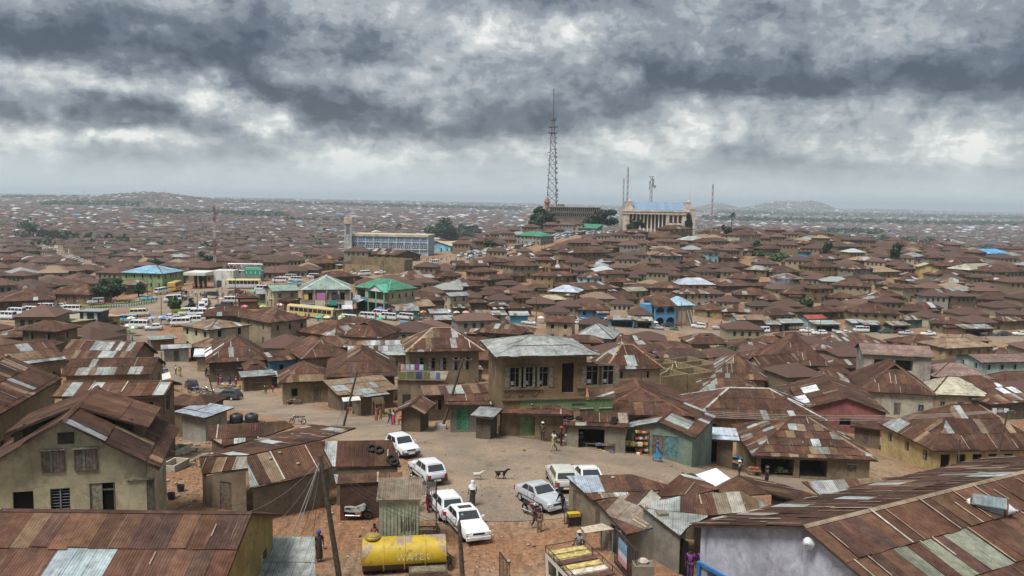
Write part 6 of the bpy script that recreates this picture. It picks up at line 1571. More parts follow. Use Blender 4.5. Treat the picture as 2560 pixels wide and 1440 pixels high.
def pane(bl,br,tr,tl,u0,u1,v0,v1,off):
 P=lambda u,v:Vector(lerp3(lerp3(bl,br,u),lerp3(tl,tr,u),v))
 n=(Vector(br)-Vector(bl)).cross(Vector(tl)-Vector(bl)).normalized()*off
 return[P(u0,v0)+n,P(u1,v0)+n,P(u1,v1)+n,P(u0,v1)+n]
def make_car(label,cat,P,col,name='parked_car',near=True,group=None):
 t=thing(name,label,cat,(0,0,0),0,group)
 mb,b,tp=car_body(P);mb.build('body',PAINT,t,smooth=False,color=col)
 body=KIDS[t.name][-1]
 me=body.data
 for p in me.polygons:p.use_smooth=True
 try:me.set_sharp_from_angle(angle=R(38))
 except Exception:pass
 L,W=P['L'],P['W']/2
 def glass(nm,qd):
  m=MB();m.face(qd);m.build(nm,GLASS,t)
 glass('windscreen',pane(b['FR'],b['FL'],tp['FL'],tp['FR'],.07,.93,.16,.93,.012))
 glass('rear_window',pane(b['RL'],b['RR'],tp['RR'],tp['RL'],.08,.92,.20 if P.get('rear',1)else.4,.90,.012))
 cuts=P.get('cuts',(.06,.49,.53,.93))
 for k in range(0,len(cuts),2):
  glass('side_window',pane(b['FL'],b['RL'],tp['RL'],tp['FL'],cuts[k],cuts[k+1],.22,.9,.012));glass('side_window',pane(b['RR'],b['FR'],tp['FR'],tp['RR'],1-cuts[k+1],1-cuts[k],.22,.9,.012))
 r=P.get('wr',.29);put_wheels(t,(P.get('xf',L*.31),P.get('xr',-L*.30)),W,r)
 zl=P.get('zl',.22);hz=P.get('hz',P['zb']-.12);tz=P.get('tz',P['zb'])
 for s in(1,-1):
  m=MB();m.box(L/2-.16,L/2-.02,s*W*.72-.17,s*W*.72+.17,hz-.30,hz-.15);m.build('headlight',LAMP,t)
  m=MB();m.box(-L/2-.012,-L/2+.10,s*W*.78-.13,s*W*.78+.10,tz-.42 if tz<1.3 else.75,tz-.12 if tz<1.3 else 1.15);m.build('tail_light',REDLENS,t)
 bc=P.get('bump',(.05,.05,.052))
 m=MB(bc);m.box(L/2-.10,L/2+.05,-W*.90,W*.90,zl+.06,zl+.24);m.build('front_bumper',PLASTIC,t)
 m=MB(P.get('rbump',bc));m.box(-L/2-.06,-L/2+.12,-W*.92,W*.92,zl+.06,zl+.30);m.build('rear_bumper',PLASTIC,t)
 if near:
  m=MB((.03,.03,.03));m.box(L/2-.06,L/2+.005,-W*.44,W*.44,hz-.30,hz-.18);m.build('grille',PLASTIC,t)
  for x in(L/2+.052,-L/2-.066):m=MB((.62,.62,.6));m.box(x,x+.012,-.25,.25,zl+.12,zl+.24);m.build('number_plate',PLASTIC,t)
  for s in(1,-1):m=MB();m.box(P['fb']-.34,P['fb']-.22,s*(W+.02)-.02,s*(W+.17),P['zb']+.02,P['zb']+.14)if s>0 else m.box(P['fb']-.34,P['fb']-.22,-W-.17,-W,P['zb']+.02,P['zb']+.14);m.build('mirror',PAINT,t,color=P.get('mir',col))
  for s in(1,-1):
   for x in(P['fb']-(P['fb']-P['rb'])*.47,):m=MB((.05,.05,.05));m.box(x-.006,x+.006,s*W*.995-.004,s*W*.995+.006,zl+.12,P['zb']-.05);m.build('door_seam',PLASTIC,t)
   m=MB((.06,.06,.065));m.box(-L*.33,L*.30,s*W-.012,s*W+.016,zl+.30,zl+.36);m.build('side_strip',PLASTIC,t)
 return t
HATCH=dict(L=3.7,W=1.58,H=1.43,zb=.88,hz=.86,tz=.90,fb=.78,fr=.18,rb=-1.72,rr=-1.28,cuts=(.10,.47,.51,.90),wr=.28,tw=.78)
SEDAN=dict(L=4.35,W=1.69,H=1.38,zb=.90,hz=.86,tz=.94,fb=.80,fr=.10,rb=-1.50,rr=-.85,cuts=(.07,.48,.52,.90),wr=.30)
OLDSEDAN=dict(L=4.3,W=1.67,H=1.36,zb=.89,hz=.88,tz=.92,fb=.72,fr=.12,rb=-1.55,rr=-1.0,cuts=(.06,.49,.52,.92),wr=.29,tw=.80,bump=(.55,.55,.55),rbump=(.5,.5,.5))
WAGON=dict(L=4.5,W=1.69,H=1.42,zb=.90,hz=.88,tz=.92,fb=.85,fr=.18,rb=-2.15,rr=-1.75,cuts=(.05,.32,.35,.62,.65,.94),wr=.30,tw=.80)
SUV=dict(L=4.55,W=1.80,H=1.78,zb=1.08,hz=1.06,tz=1.08,fb=.95,fr=.42,rb=-2.18,rr=-1.98,cuts=(.05,.34,.37,.64,.67,.95),wr=.36,tw=.82,zl=.34)
VAN=dict(L=4.6,W=1.70,H=1.96,zb=1.12,hz=1.08,tz=1.14,fb=2.02,fr=1.52,rb=-2.24,rr=-2.14,cuts=(.04,.24,.27,.50,.53,.74,.77,.97),wr=.31,tw=.88,zl=.28)
def put(o,px,py,head,dz=0.):
 p=at(px,py)if not isinstance(px,Vector)else px
 x,y=p.x,p.y;L=1.3
 c,s=math.cos(R(head)),math.sin(R(head))
 zf,zr,zl,zrr=T(x+c*L,y+s*L),T(x-c*L,y-s*L),T(x-s,y+c),T(x+s,y-c)
 pitch=math.atan2(zf-zr,2*L);roll=math.atan2(zl-zrr,2)
 o.location=(x,y,(zf+zr)/2+.06*max(1,y/90)+dz)
 o.rotation_euler=Matrix.Rotation(R(head),3,'Z').to_4x4().to_3x3().to_euler()if False else(Matrix.Rotation(R(head),3,'Z')@Matrix.Rotation(-pitch,3,'Y')@Matrix.Rotation(roll,3,'X')).to_euler()
 return o
WHITE=(.62,.63,.65)
c=make_car('white rounded hatchback facing the plaza, farthest up the road of the white cars','car',HATCH,WHITE);put(c,1006,1134,-60)
BH=dict(HATCH,rbump=(.03,.03,.03));c=make_car('white hatchback seen from behind with black rear bumper','car',BH,(.58,.60,.64));put(c,1068,1196,118)
c=make_car('white hatchback between the man in red and the white saloon','car',dict(HATCH,bump=(.5,.5,.52),rbump=(.5,.5,.52),mir=(.03,.03,.03)),WHITE);put(c,1111,1282,78+35)
ws=make_car('white older saloon with dark sunroof, nearest of the white cars','car',dict(OLDSEDAN,bump=(.58,.58,.58)),(.68,.69,.70));put(ws,1163,1328,-66)
m=MB((.02,.02,.022));m.box(-.52,-.12,-.42,.42,1.352,1.385);m.build('sunroof',PLASTIC,ws)
m=MB((.10,.28,.20));m.lathe([(.0,.0),(.085,.0),(.085,.006),(0,.006)],12);o=m.build('windscreen_sticker',PLASTIC,ws);o.location=(.36,-.40,1.16);o.rotation_euler=(0,R(57),0)
c=make_car('silver saloon parked by the shed with a motorcycle at its nose','car',dict(SEDAN,bump=(.36,.37,.39),rbump=(.36,.37,.39)),(.38,.40,.43));put(c,1352,1262,-60)
c=make_car('dirty white estate car seen from behind with dark lower bumper','car',dict(WAGON,rbump=(.03,.03,.03)),(.50,.50,.46));put(c,1403,1212,97)
c=make_car('white car whose roof shows over the light-blue sheeted shed','car',SEDAN,(.66,.66,.63));put(c,1466,1212,100)
c=make_car('dark blue-grey estate car on the road by the parked motorcycles','car',dict(WAGON,fb=.75),(.035,.05,.06));put(c,566,1000,165)
c=make_car('white hatchback on the road below the blue awning','car',HATCH,WHITE);put(c,349,908,-50)
c=make_car('grey-blue old saloon stopped beside the silver roofs on the road','car',OLDSEDAN,(.18,.23,.26));put(c,386,932,160)
c=make_car('dark car half hidden behind a raised boot beside the motorcycles','car',HATCH,(.02,.022,.028));put(c,478,972,120)
def rack_bus():
 t=thing('roof_rack_bus','white bus with planks laid across its rusty roof rack at the bottom edge','bus')
 m=MB();m.box(-3,3,-1.0,1.0,.5,2.5);m.build('body',PAINT,t,color=(.60,.58,.52))
 for s in(1,-1):
  for k in range(4):mm=MB();x=-2.6+k*1.35;y=s*1.005;mm.face([(x,y,1.55),(x+1.1,y,1.55),(x+1.1,y,2.25),(x,y,2.25)]if s<0 else[(x+1.1,y,1.55),(x,y,1.55),(x,y,2.25),(x+1.1,y,2.25)]);mm.build('side_window',GLASS,t)
 mm=MB();mm.face([(3.006,-.9,1.5),(3.006,.9,1.5),(3.006,.9,2.3),(3.006,-.9,2.3)]);mm.build('windscreen',GLASS,t)
 put_wheels(t,(2.0,-1.9),1.0,.38)
 m=MB((.05,.035,.03));z=2.85
 for y in(-1,1):m.bar((-2.9,y,z),(2.9,y,z),.025,5);m.bar((-2.9,y,2.56),(2.9,y,2.56),.025,5)
 for x in(-2.9,2.9):m.bar((x,-1,z),(x,1,z),.025,5)
 for x in np.linspace(-2.9,2.9,6):
  for y in(-1,1):m.bar((x,y,2.5),(x,y,z),.022,5)
 m.build('roof_rack',STEEL,t)
 r=random.Random(5)
 for i in range(9):
  x=-2.75+i*.64;c=r.choice([(.45,.40,.28),(.10,.055,.038),(.09,.05,.035),(.5,.46,.36),(.42,.33,.13)])
  mm=MB(vary(c,.1,r));mm.box(x,x+.46,-.95,.95,2.55,2.62);mm.build('plank',WOOD,t)
  if i%2:mm=MB((.46,.34,.12));mm.box(x+.48,x+.60,-.95,.2,2.54,2.57);mm.build('plank',WOOD,t)
 put(t,Vector((3.85,37.9,0)),0,-72)
rack_bus()
def make_bike(label,tank=(.3,.03,.03),cover=False):
 t=thing('motorcycle',label,'motorcycle');r=.29
 for x in(.62,-.62):
  m=MB((.02,.02,.02));m.lathe([(r-.07,-.045),(r-.01,-.05),(r,-.02),(r,.02),(r-.01,.05),(r-.07,.045),(r-.07,-.045)],18);w=m.build('wheel',RUBBER,t,smooth=True,loc=(x,0,r),rot=(R(90),0,0))
  m=MB((.5,.5,.5));m.lathe([(r-.09,-.02),(r-.065,-.02),(r-.065,.02),(r-.09,.02),(r-.09,-.02)],18)
  for k in range(8):a=math.pi*2*k/8;m.bar((.03*math.cos(a),.03*math.sin(a),0),((r-.08)*math.cos(a),(r-.08)*math.sin(a),0),.006,3)
  m.build('rim',CHROME,w)
 m=MB((.06,.06,.062));m.bar((.62,.06,.29),(.40,.06,.92),.025,5);m.bar((.62,-.06,.29),(.40,-.06,.92),.025,5);m.bar((-.62,.07,.29),(.0,.07,.42),.022,5);m.bar((-.62,-.07,.29),(0,-.07,.42),.022,5);m.bar((.42,0,.85),(.18,0,.35),.03,5);m.bar((.42,0,.82),(-.65,0,.72),.025,5);m.build('frame',STEEL,t)
 m=MB((.22,.22,.22));m.box(-.12,.24,-.13,.13,.26,.55);m.box(-.02,.14,-.09,.09,.55,.66);m.build('engine',CHROME,t)
 m=MB((.5,.5,.5));m.bar((.15,-.13,.28),(-.75,-.15,.32),.04,6);m.build('exhaust',CHROME,t)
 m=MB(tank);loft(m,[(-.10,[(.06,.72),(.06,.80),(-.06,.80),(-.06,.72)]),(.05,[(.12,.68),(.11,.88),(-.11,.88),(-.12,.68)]),(.30,[(.14,.68),(.12,.90),(-.12,.90),(-.14,.68)]),(.40,[(.06,.74),(.05,.84),(-.05,.84),(-.06,.74)])]);m.build('tank',PAINT,t,smooth=True)
 m=MB((.025,.025,.025));loft(m,[(-.72,[(.12,.74),(.10,.82),(-.10,.82),(-.12,.74)]),(-.3,[(.14,.70),(.12,.79),(-.12,.79),(-.14,.70)]),(.02,[(.09,.72),(.07,.80),(-.07,.80),(-.09,.72)])]);m.build('seat',CLOTH,t,smooth=True)
 m=MB((.4,.4,.4));m.bar((.38,-.36,1.02),(.44,0,.94),.014,5);m.bar((.38,.36,1.02),(.44,0,.94),.014,5);m.build('handlebar',CHROME,t)
 m=MB((.5,.5,.48));m.lathe([(.02,0),(.09,.0),(.09,.1),(.04,.14)],10);m.build('headlight',LAMP,t,loc=(.50,0,.86),rot=(0,R(-90),0))
 for x in(.62,-.62):
  m=MB(tank if x>0 else(.05,.05,.05));
  for k in range(5):a0,a1=R(40+k*20),R(60+k*20);m.face([(x+.34*math.cos(a0),-.07,r+.34*math.sin(a0)),(x+.34*math.cos(a1),-.07,r+.34*math.sin(a1)),(x+.34*math.cos(a1),.07,r+.34*math.sin(a1)),(x+.34*math.cos(a0),.07,r+.34*math.sin(a0))])
  m.build('mudguard',PAINT,t)
 if cover:
  m=MB((.25,.25,.23));loft(m,[(-.78,[(.12,.62),(.05,.84),(-.06,.83),(-.14,.60)]),(-.45,[(.19,.58),(.10,.85),(-.09,.86),(-.17,.55)]),(-.1,[(.15,.60),(.07,.82),(-.08,.81),(-.2,.56)]),(.2,[(.2,.55),(.09,.95),(-.1,.94),(-.18,.58)]),(.42,[(.26,.74),(.14,1.03),(-.15,1.05),(-.28,.72)]),(.52,[(.2,.8),(.1,.96),(-.1,.95),(-.22,.78)])]);m.build('plastic_cover',PLASTIC,t)
 return t
def park_bike(o,px,py,head,lean=9):put(o,px,py,head);e=o.rotation_euler.copy();o.rotation_euler=(e.x+R(lean),e.y,e.z);return o
park_bike(make_bike('red motorcycle leaning at the nose of the silver saloon',(.18,.02,.03)),1330,1290,-50)
park_bike(make_bike('white-fendered motorcycle with a red-capped rider beside the barred shop',(.45,.45,.45)),1412,1112,-12)
park_bike(make_bike('motorcycle under a clear plastic cover against the brown corrugated store',(.05,.05,.06),True),895,1300,0)
park_bike(make_bike('blue-wheeled motorcycle nearest the raised car boot',(.05,.10,.35)),484,984,50)
park_bike(make_bike('red motorcycle parked beside the dark estate car, farther from it',(.25,.03,.03)),510,986,60)
park_bike(make_bike('silver motorcycle parked touching the dark estate car',(.3,.3,.32)),526,992,65)
park_bike(make_bike('loaded motorcycle with white bundle on the verge near the workshop roof',(.04,.04,.05)),744,1062,170)
park_bike(make_bike('motorcycle ridden away up the narrow bend of the road',(.06,.03,.03)),371,862,100,0)
def make_bus(label,col,L=11.5,W=2.5,H=3.0,roofc=None,group=None,low=None):
 t=thing('bus',label,'bus',group=group)
 m=MB();hw=W/2
 rg=lambda w,h0,h1:[(w,h0),(w,h1-.25),(w*.92,h1-.06),(w*.6,h1),(-w*.6,h1),(-w*.92,h1-.06),(-w,h1-.25),(-w,h0)]
 loft(m,[(-L/2,rg(hw*.96,.5,H-.1)),(-L/2+.15,rg(hw,.35,H)),(L/2-.3,rg(hw,.35,H)),(L/2,rg(hw*.93,.5,H-.18))]);b=m.build('body',PAINT,t,color=col)
 if low:
  for s in(1,-1):mm=MB(low);mm.box(-L/2+.2,L/2-.4,s*hw,s*(hw+.012),.5,1.35)if s>0 else mm.box(-L/2+.2,L/2-.4,-hw-.012,-hw,.5,1.35);mm.build('side_panel',PAINT,t)
 n=int(L/1.25)
 for s in(1,-1):
  for k in range(n):
   x0=-L/2+.5+k*(L-1.1)/n;x1=x0+(L-1.1)/n-.12;mm=MB();y=s*(hw+.008);q=[(x0,y,1.45),(x1,y,1.45),(x1,y,2.45),(x0,y,2.45)];mm.face(q if s<0 else q[::-1]);mm.build('side_window',GLASS,t)
 for x,nm in((L/2+.01,'windscreen'),(-L/2-.01,'rear_window')):mm=MB();w=hw*.82;q=[(x,-w,1.3),(x,w,1.3),(x-(.05 if x>0 else-.02),w,2.5),(x-(.05 if x>0 else-.02),-w,2.5)];mm.face(q if x>0 else q[::-1]);mm.build(nm,GLASS,t)
 if roofc:mm=MB(roofc);mm.box(-L*.3,L*.25,-.8,.8,H-.02,H+.12);mm.build('roof_unit',PAINT,t)
 put_wheels(t,(L*.3,-L*.27),hw,.48)
 return t
def make_tricycle(label,col,group=None):
 t=thing('tricycle_taxi',label,'tricycle',group=group)
 m=MB();rg=lambda w,a,b:[(w,a),(w,b),(-w,b),(-w,a)]
 loft(m,[(-1.2,rg(.62,.3,.8)),(.3,rg(.62,.3,.8)),(.9,rg(.45,.3,.95)),(1.25,rg(.2,.35,.85))]);m.build('body',PAINT,t,color=col)
 m=MB((.03,.03,.03));loft(m,[(-1.2,rg(.58,1.5,1.66)),(-.6,rg(.62,1.6,1.74)),(.5,rg(.58,1.6,1.74)),(.75,rg(.5,1.45,1.6))]);m.build('canopy',CLOTH,t,color=tuple(c*.9 for c in col)if col[0]>.4 else None)
 m=MB((.05,.05,.05));[m.bar((x,s*.56,.8),(x,s*.54,1.6),.025,4)for x in(-1.15,-.2)for s in(1,-1)];m.box(-1.0,-.5,-.5,.5,.8,1.1);m.build('frame',STEEL,t)
 m=MB();m.face([(.92,-.42,.95),(.92,.42,.95),(.70,.46,1.5),(.70,-.46,1.5)]);m.build('windscreen',GLASS,t)
 a,b=WH.setdefault(.22,wheel_mesh(.22,.12))
 for x,y in((.95,0),(-.85,.52),(-.85,-.52)):o=obj('wheel',a,t,(x,y,.22),(R(90),0,0));obj('rim',b,o)
 return t
PROTO={}
KP={'v':('minibus',VAN),'c':('car',SEDAN),'h':('car',HATCH),'u':('car',SUV),'w':('car',WAGON)}
CN={'w':('white',(.62,.63,.64)),'s':('silver',(.40,.42,.45)),'d':('dark',(.03,.035,.045)),'r':('maroon',(.10,.015,.025)),'b':('light blue',(.16,.38,.50)),'g':('dark green',(.03,.07,.06)),'e':('beige',(.40,.35,.26)),'c':('cream',(.58,.54,.40)),'y':('yellow',(.55,.38,.08)),'n':('navy',(.02,.03,.08))}
TRAFFIC="""
v w 40 790 172|minibus at the far left of the upper road, behind a pickup
v w 75 786 174|second white minibus on the upper road at left
v w 112 778 190|third white minibus on the upper road at left
s s 0 0 0|
u s 240 762 205|silver jeep beside the grass strip
c n 232 750 200|dark blue car beyond the silver jeep
v w 405 736 70|minibus waiting on the open junction
c b 372 752 10|light blue car by the tree-shaded junction corner
v c 350 792 15|cream minibus in front of the grass strip
v w 505 776 290|white minibus facing the traffic island, nearer one
v w 512 768 290|white minibus facing the traffic island, farther one
v b 320 808 185|light blue minibus among the umbrellas
v w 347 822 182|boxy white minibus with open side among the umbrellas
h w 384 826 200|white car squeezed behind the cream corner house
v w 452 816 190|white minibus behind the patchy tan roof, left of three
v w 480 811 192|white minibus behind the patchy tan roof, middle of three
v w 509 803 195|white minibus behind the patchy tan roof, right of three
c d 465 778 200|dark car near the traffic island
c d 516 762 100|black car on the junction below the petrol station
u d 525 745 170|grey jeep in front of the petrol station
v w 697 708 200|white minibus right of the road gantry
v w 724 700 205|white minibus by the orange umbrella
v w 738 706 205|white minibus just before the pale blue car
c b 735 714 200|pale blue car parked above the market plaza
v w 783 698 205|white minibus above the market plaza left end
v w 843 693 205|white minibus above the market plaza right end
c w 877 690 208|white car between two minibuses over the plaza roof
v w 911 690 205|white minibus beside the green-roofed shop house
c w 1022 676 215|silver-white car by the tin fence on the climbing road
v w 915 800 185|long white minibus nearest the green umbrella
v w 948 793 182|tall white minibus behind the drums, left
v w 968 801 185|white minibus with green umbrella over it
u w 1000 792 180|white pickup-like jeep before the lavender umbrellas
v w 1012 801 182|white minibus beside the pile of drums
c g 1093 797 180|dark green car near the green truck
c s 1176 799 178|silver car right of the pink umbrella
v w 1222 797 178|white minibus at the middle of the street, left one
v w 1248 801 178|white minibus at the middle of the street, right one
c w 1295 806 175|white car left of the tall narrow house
c w 1437 810 175|white car just right of the tall narrow house
c b 1452 806 170|bright blue car under the purple umbrella
v w 1522 812 182|white minibus before the pale pyramid roof
u d 1505 808 182|dark jeep behind the white minibus at the purple umbrella
v r 1560 811 180|maroon minivan before the patterned shop
c e 1611 816 178|beige saloon left of the blue arched shop
h d 1668 818 182|black hatchback in front of the blue arched shop
u w 1745 822 172|white jeep right of the blue arched shop
w s 1798 824 178|silver estate car before the gabled roof with white edges
u s 1844 824 178|silver jeep beside the lilac umbrella
c r 1872 826 178|dark red car under the lilac umbrella
w n 1943 826 178|navy estate car at the start of the tin stalls
c w 2017 832 176|white saloon nearest the beige van on the street
w w 2048 838 176|white estate car standing out in the street
u w 2062 825 178|white jeep among the parked motorcycles
v w 2152 832 178|long white minivan before the blue-painted kiosk
c g 2215 834 178|dark green saloon on the street right of the minivan
c r 2243 834 178|maroon saloon next to the dark green one
c w 2468 839 178|white saloon near the right edge of the street
c d 2507 840 178|black saloon near the right edge of the street
c w 2550 840 178|white saloon cut off by the right edge
c w 2400 832 178|white car half hidden by roofs toward the right edge
v e 1988 826 178|beige van with a blue panel by the tin stalls
c s 2265 838 176|pale car behind brown roofs at the right of the street
v w 432 756 200|minibus halfway round the traffic island, outer one
c d 448 752 190|dark saloon rounding the traffic island
v w 470 790 190|white minibus below the lime awning, left one
v w 495 792 190|white minibus below the lime awning, right one
v c 540 790 185|cream minibus behind the brown corner roof
c w 420 800 190|white saloon behind the bend umbrellas, left one
c s 440 803 190|silver saloon behind the bend umbrellas, right one
u d 560 772 180|black jeep by the close pole pair
v w 575 760 200|white minibus right of the close pole pair
c r 590 735 195|maroon saloon before the white and yellow bus
v w 655 730 195|white minibus right of the white and yellow bus
c w 668 738 195|white saloon below the first minibus under the gantry
v w 180 783 185|white minibus on the upper road right of the third one
v w 15 800 172|white minibus cut by the left picture edge
c w 150 772 185|white saloon on the upper road by the stalls
c d 165 790 185|dark saloon on the upper road by the stalls
v w 815 702 205|white minibus above the middle of the market plaza
c w 950 686 208|white saloon beside the mud wall ruin
v w 985 682 210|white minibus before the cream flat roof
c d 1055 668 212|dark saloon on the climbing road by the dark pole
v w 1085 662 212|white minibus on the climbing road past the dark pole
c b 1175 650 210|light blue saloon where the climbing road crowds
v w 700 798 182|white minibus left of the yellow bus
c d 840 803 182|dark saloon right of the yellow bus
v w 868 806 182|white minibus under the yellow-green umbrella
c w 1135 806 178|white saloon left of the silver one near the pink umbrella
c w 1320 812 176|white saloon beside the tall narrow house
c s 1640 824 178|silver saloon at the foot of the blue arched shop
v w 1905 834 178|white minibus right of the lilac umbrella
c w 2110 838 178|white saloon left of the long white minivan
c w 2320 840 178|white saloon in the gap right of the maroon one
"""
VEH={}
for line in TRAFFIC.strip().split('\n'):
 a,lab=line.split('|');a=a.split()
 if len(a)<5 or a[0]not in KP or not lab:continue
 cat,P=KP[a[0]];key=a[0]
 if key not in PROTO:
  PROTO[key]=make_car('x',cat,P,CN[a[1]][1],name='minibus' if key=='v' else 'car',near=False);o=PROTO[key]
 else:o=copy_tree(PROTO[key])
 for k in KIDS.get(o.name,[]):
  if k.name.startswith('body'):k.color=(*CN[a[1]][1],1)
 lab=lab if any(w in lab for w in('white','silver','blue','dark','cream','maroon','beige','black','navy','red','grey','pale'))else CN[a[1]][0]+' '+lab
 tag(o,lab,cat,'traffic on the town streets');put(o,int(a[2]),int(a[3]),float(a[4]))
def tiny_mesh(key):
 P=KP[key][1];mb,b,tp=car_body(P);mb.mi=1
 for q in(pane(b['FR'],b['FL'],tp['FL'],tp['FR'],.07,.93,.16,.93,.02),pane(b['RL'],b['RR'],tp['RR'],tp['RL'],.08,.92,.2,.9,.02),pane(b['FL'],b['RL'],tp['RL'],tp['FL'],.05,.95,.22,.9,.02),pane(b['RR'],b['FR'],tp['FR'],tp['RR'],.05,.95,.22,.9,.02)):mb.face(q)
 mb.mi=2
 for x in(P['L']*.31,-P['L']*.3):
  for s in(1,-1):mb.bar((x,s*(P['W']/2-.16),.3),(x,s*(P['W']/2+.01),.3),.3,8)
 return mb.mesh('car' if key!='v' else 'minibus',[PAINT,GLASS,RUBBER])
TINY={}
def tiny(key,cc,label,group):
 if key not in TINY:TINY[key]=tiny_mesh(key)
 return tag(obj('minibus' if key=='v' else 'car',TINY[key],None,color=CN[cc][1]),label,KP[key][0],group)
def queue():
 P,w=ROADS[3];r=random.Random(12);n=0
 idx=[i for i in range(len(P))if 330<P[i,1]<575 and P[i,0]>-25]
 for lane,side in(('outer left',-3.6),('inner left',-.9),('inner right',1.6),('outer right',4.0)):
  cnt=0
  i=idx[0]+r.randint(0,3)
  while i<idx[-1]:
   if r.random()<(.80 if P[i,1]>380 else.35):
    d=P[min(i+1,len(P)-1)]-P[i-1];d=d/np.linalg.norm(d);x,y=P[i]+np.array([d[1],-d[0]])*side
    key=r.choice('vvvvcchu');cc=r.choice('wwwwwwwsdebcr');cnt+=1;o=tiny(key,cc,'tiny %s %s, %s from bottom, %s lane of the hall queue'%(CN[cc][0],KP[key][0],ordinal(cnt),lane),'vehicles queueing up to the hall')
    put(o,Vector((x,y,0)),0,math.degrees(math.atan2(d[1],d[0]))+(180 if side<0 else 0)+r.uniform(-6,6));n+=1
   i+=r.choice((3,3,4,5))
 for n_,(px,py)in enumerate(((1585,575),(1592,573),(1640,576),(1650,575),(1660,574),(1668,573),(1678,576),(1262,570),(1270,572),(1278,573),(1340,572),(1390,578),(1430,566),(1256,567))):
  key=r.choice('cchuv');cc=r.choice('wwwsd');o=tiny(key,cc,'tiny %s %s parked on the hilltop, %s'%(CN[cc][0],KP[key][0],('below the hall terrace, '+ordinal(n_+1)+' from left')if n_<7 else('among the roofs west of the hall, '+ordinal(n_-6))),'cars parked on the hilltop');put(o,px,py,r.uniform(0,360))
 P,w=ROADS[5]
 for i in range(2,len(P)-2,max(4,len(P)//26)):
  for side in(-2,2):
   if r.random()<.75:
    d=P[i+1]-P[i-1];d=d/np.linalg.norm(d);x,y=P[i]+np.array([d[1],-d[0]])*side;cc=r.choice('wwwse');key=r.choice('vvc');o=tiny(key,cc,'tiny %s %s, %s side of the valley road, %s from near end'%(CN[cc][0],KP[key][0],'left' if side<0 else 'right',ordinal(i//max(4,len(P)//26)+1)),'traffic on the far valley road');put(o,Vector((x,y,0)),0,math.degrees(math.atan2(d[1],d[0])))
queue()
put(make_bus('long cream-yellow city bus in front of the market plaza',(.58,.46,.20),11.8,roofc=(.55,.52,.45)),776,795,180)
put(make_bus('white and yellow bus with lilac lower panels under the road gantry',(.60,.50,.24),10.2,low=(.46,.47,.62)),610,722,187)
put(make_bus('yellow-orange bus seen head-on at the junction',(.50,.32,.08),7.5,2.3,2.9),438,728,-84)
def truck():
 t=thing('truck','dark green flatbed truck beside the green drums on the street','truck')
 m=MB();m.box(1.2,2.6,-.95,.95,.6,2.0);m.build('cab',PAINT,t,color=(.04,.12,.06));m=MB((.05,.09,.06));m.box(-2.8,1.1,-1.0,1.0,.8,1.0)
 for s in(-1,1):m.box(-2.8,1.1,s*1.0-.03,s*1.0+.03,1.0,1.45)
 m.build('flatbed',WOOD,t);m=MB();m.face([(2.61,-.8,1.3),(2.61,.8,1.3),(2.61,.75,1.9),(2.61,-.75,1.9)]);m.build('windscreen',GLASS,t)
 for s in(1,-1):m=MB();q=[(1.5,s*.96,1.3),(2.4,s*.96,1.3),(2.4,s*.96,1.9),(1.5,s*.96,1.9)];m.face(q if s<0 else q[::-1]);m.build('side_window',GLASS,t)
 put_wheels(t,(1.9,-1.8),.95,.4);put(t,1112,803,3)
truck()
for px,py,hd,col,lab in((530,748,185,(.5,.45,.3),'cream and maroon tricycle taxi near the petrol station'),(272,832,180,(.55,.50,.33),'cream tricycle taxi by the market heaps, left of the pair'),(296,829,180,(.55,.50,.33),'cream tricycle taxi by the market heaps, right of the pair'),(601,750,180,(.45,.25,.05),'orange-yellow tricycle taxi below the parked bus'),(463,744,90,(.6,.6,.58),'white tricycle taxi crossing the junction'),(478,762,120,(.05,.05,.06),'black tricycle taxi at the junction'),(885,800,180,(.5,.36,.06),'yellow tricycle taxi under the purple umbrella'),(2090,832,178,(.5,.5,.48),'white tricycle taxi beside the tin stalls'),(1684,826,178,(.1,.16,.12),'dark green tricycle taxi out on the street')):
 put(make_tricycle(lab,col),px,py,hd)
ANCH=[(2323,668,'the bright yellow gabled house'),(2012,630,'the bright blue cube-like house'),(2492,634,'the blue-roofed pillared house'),(2160,597,'the salmon-red roof'),(1297,545,'the bright red roof'),(1650,560,'the columned hall'),(1320,590,'the dark green roof'),(1745,601,'the yellow grey-roofed house'),(1128,588,'the green-roofed yellow building'),(352,683,'the pale blue roof'),(1880,800,'the turquoise shop row'),(1397,806,'the tall narrow house'),(1482,842,'the pale pyramid roof'),(960,610,'the long mosque'),(815,724,'the market plaza'),(930,722,'the green-roofed shop house'),(1685,790,'the blue arched shop'),(2245,885,'the school block'),(2250,960,'the chocolate roof'),(1365,890,'the tall mud house'),(1112,878,'the laundry house'),(1040,815,'the drum pile'),(780,792,'the yellow bus'),(226,810,'the stilt cabin'),(276,735,'the junction tree'),(630,676,'the green road sign'),(500,700,'the petrol station'),(1745,960,'the roofless house'),(1829,545,'the palm tree'),(2014,770,'the tree by the smoke'),(538,600,'the red lattice mast'),(1830,890,'the broad low tree'),(1380,520,'the transmission tower'),(1640,685,'the orange earth walls'),(1900,640,'the green thickets'),(163,655,'the long white-walled house'),(340,712,'the pale tent-like roof'),(75,812,'the red-edged kiosk'),(30,786,'the leftmost minibuses'),(930,668,'the mud wall ruin'),(1265,571,'the cars parked among western roofs'),(2500,840,'the rightmost saloons'),(2150,830,'the long white minivan'),(1092,610,'the sky-blue gabled house'),(392,660,'the round dark tree'),(1360,620,'the paired concrete poles'),(1222,615,'the small olive tree')]
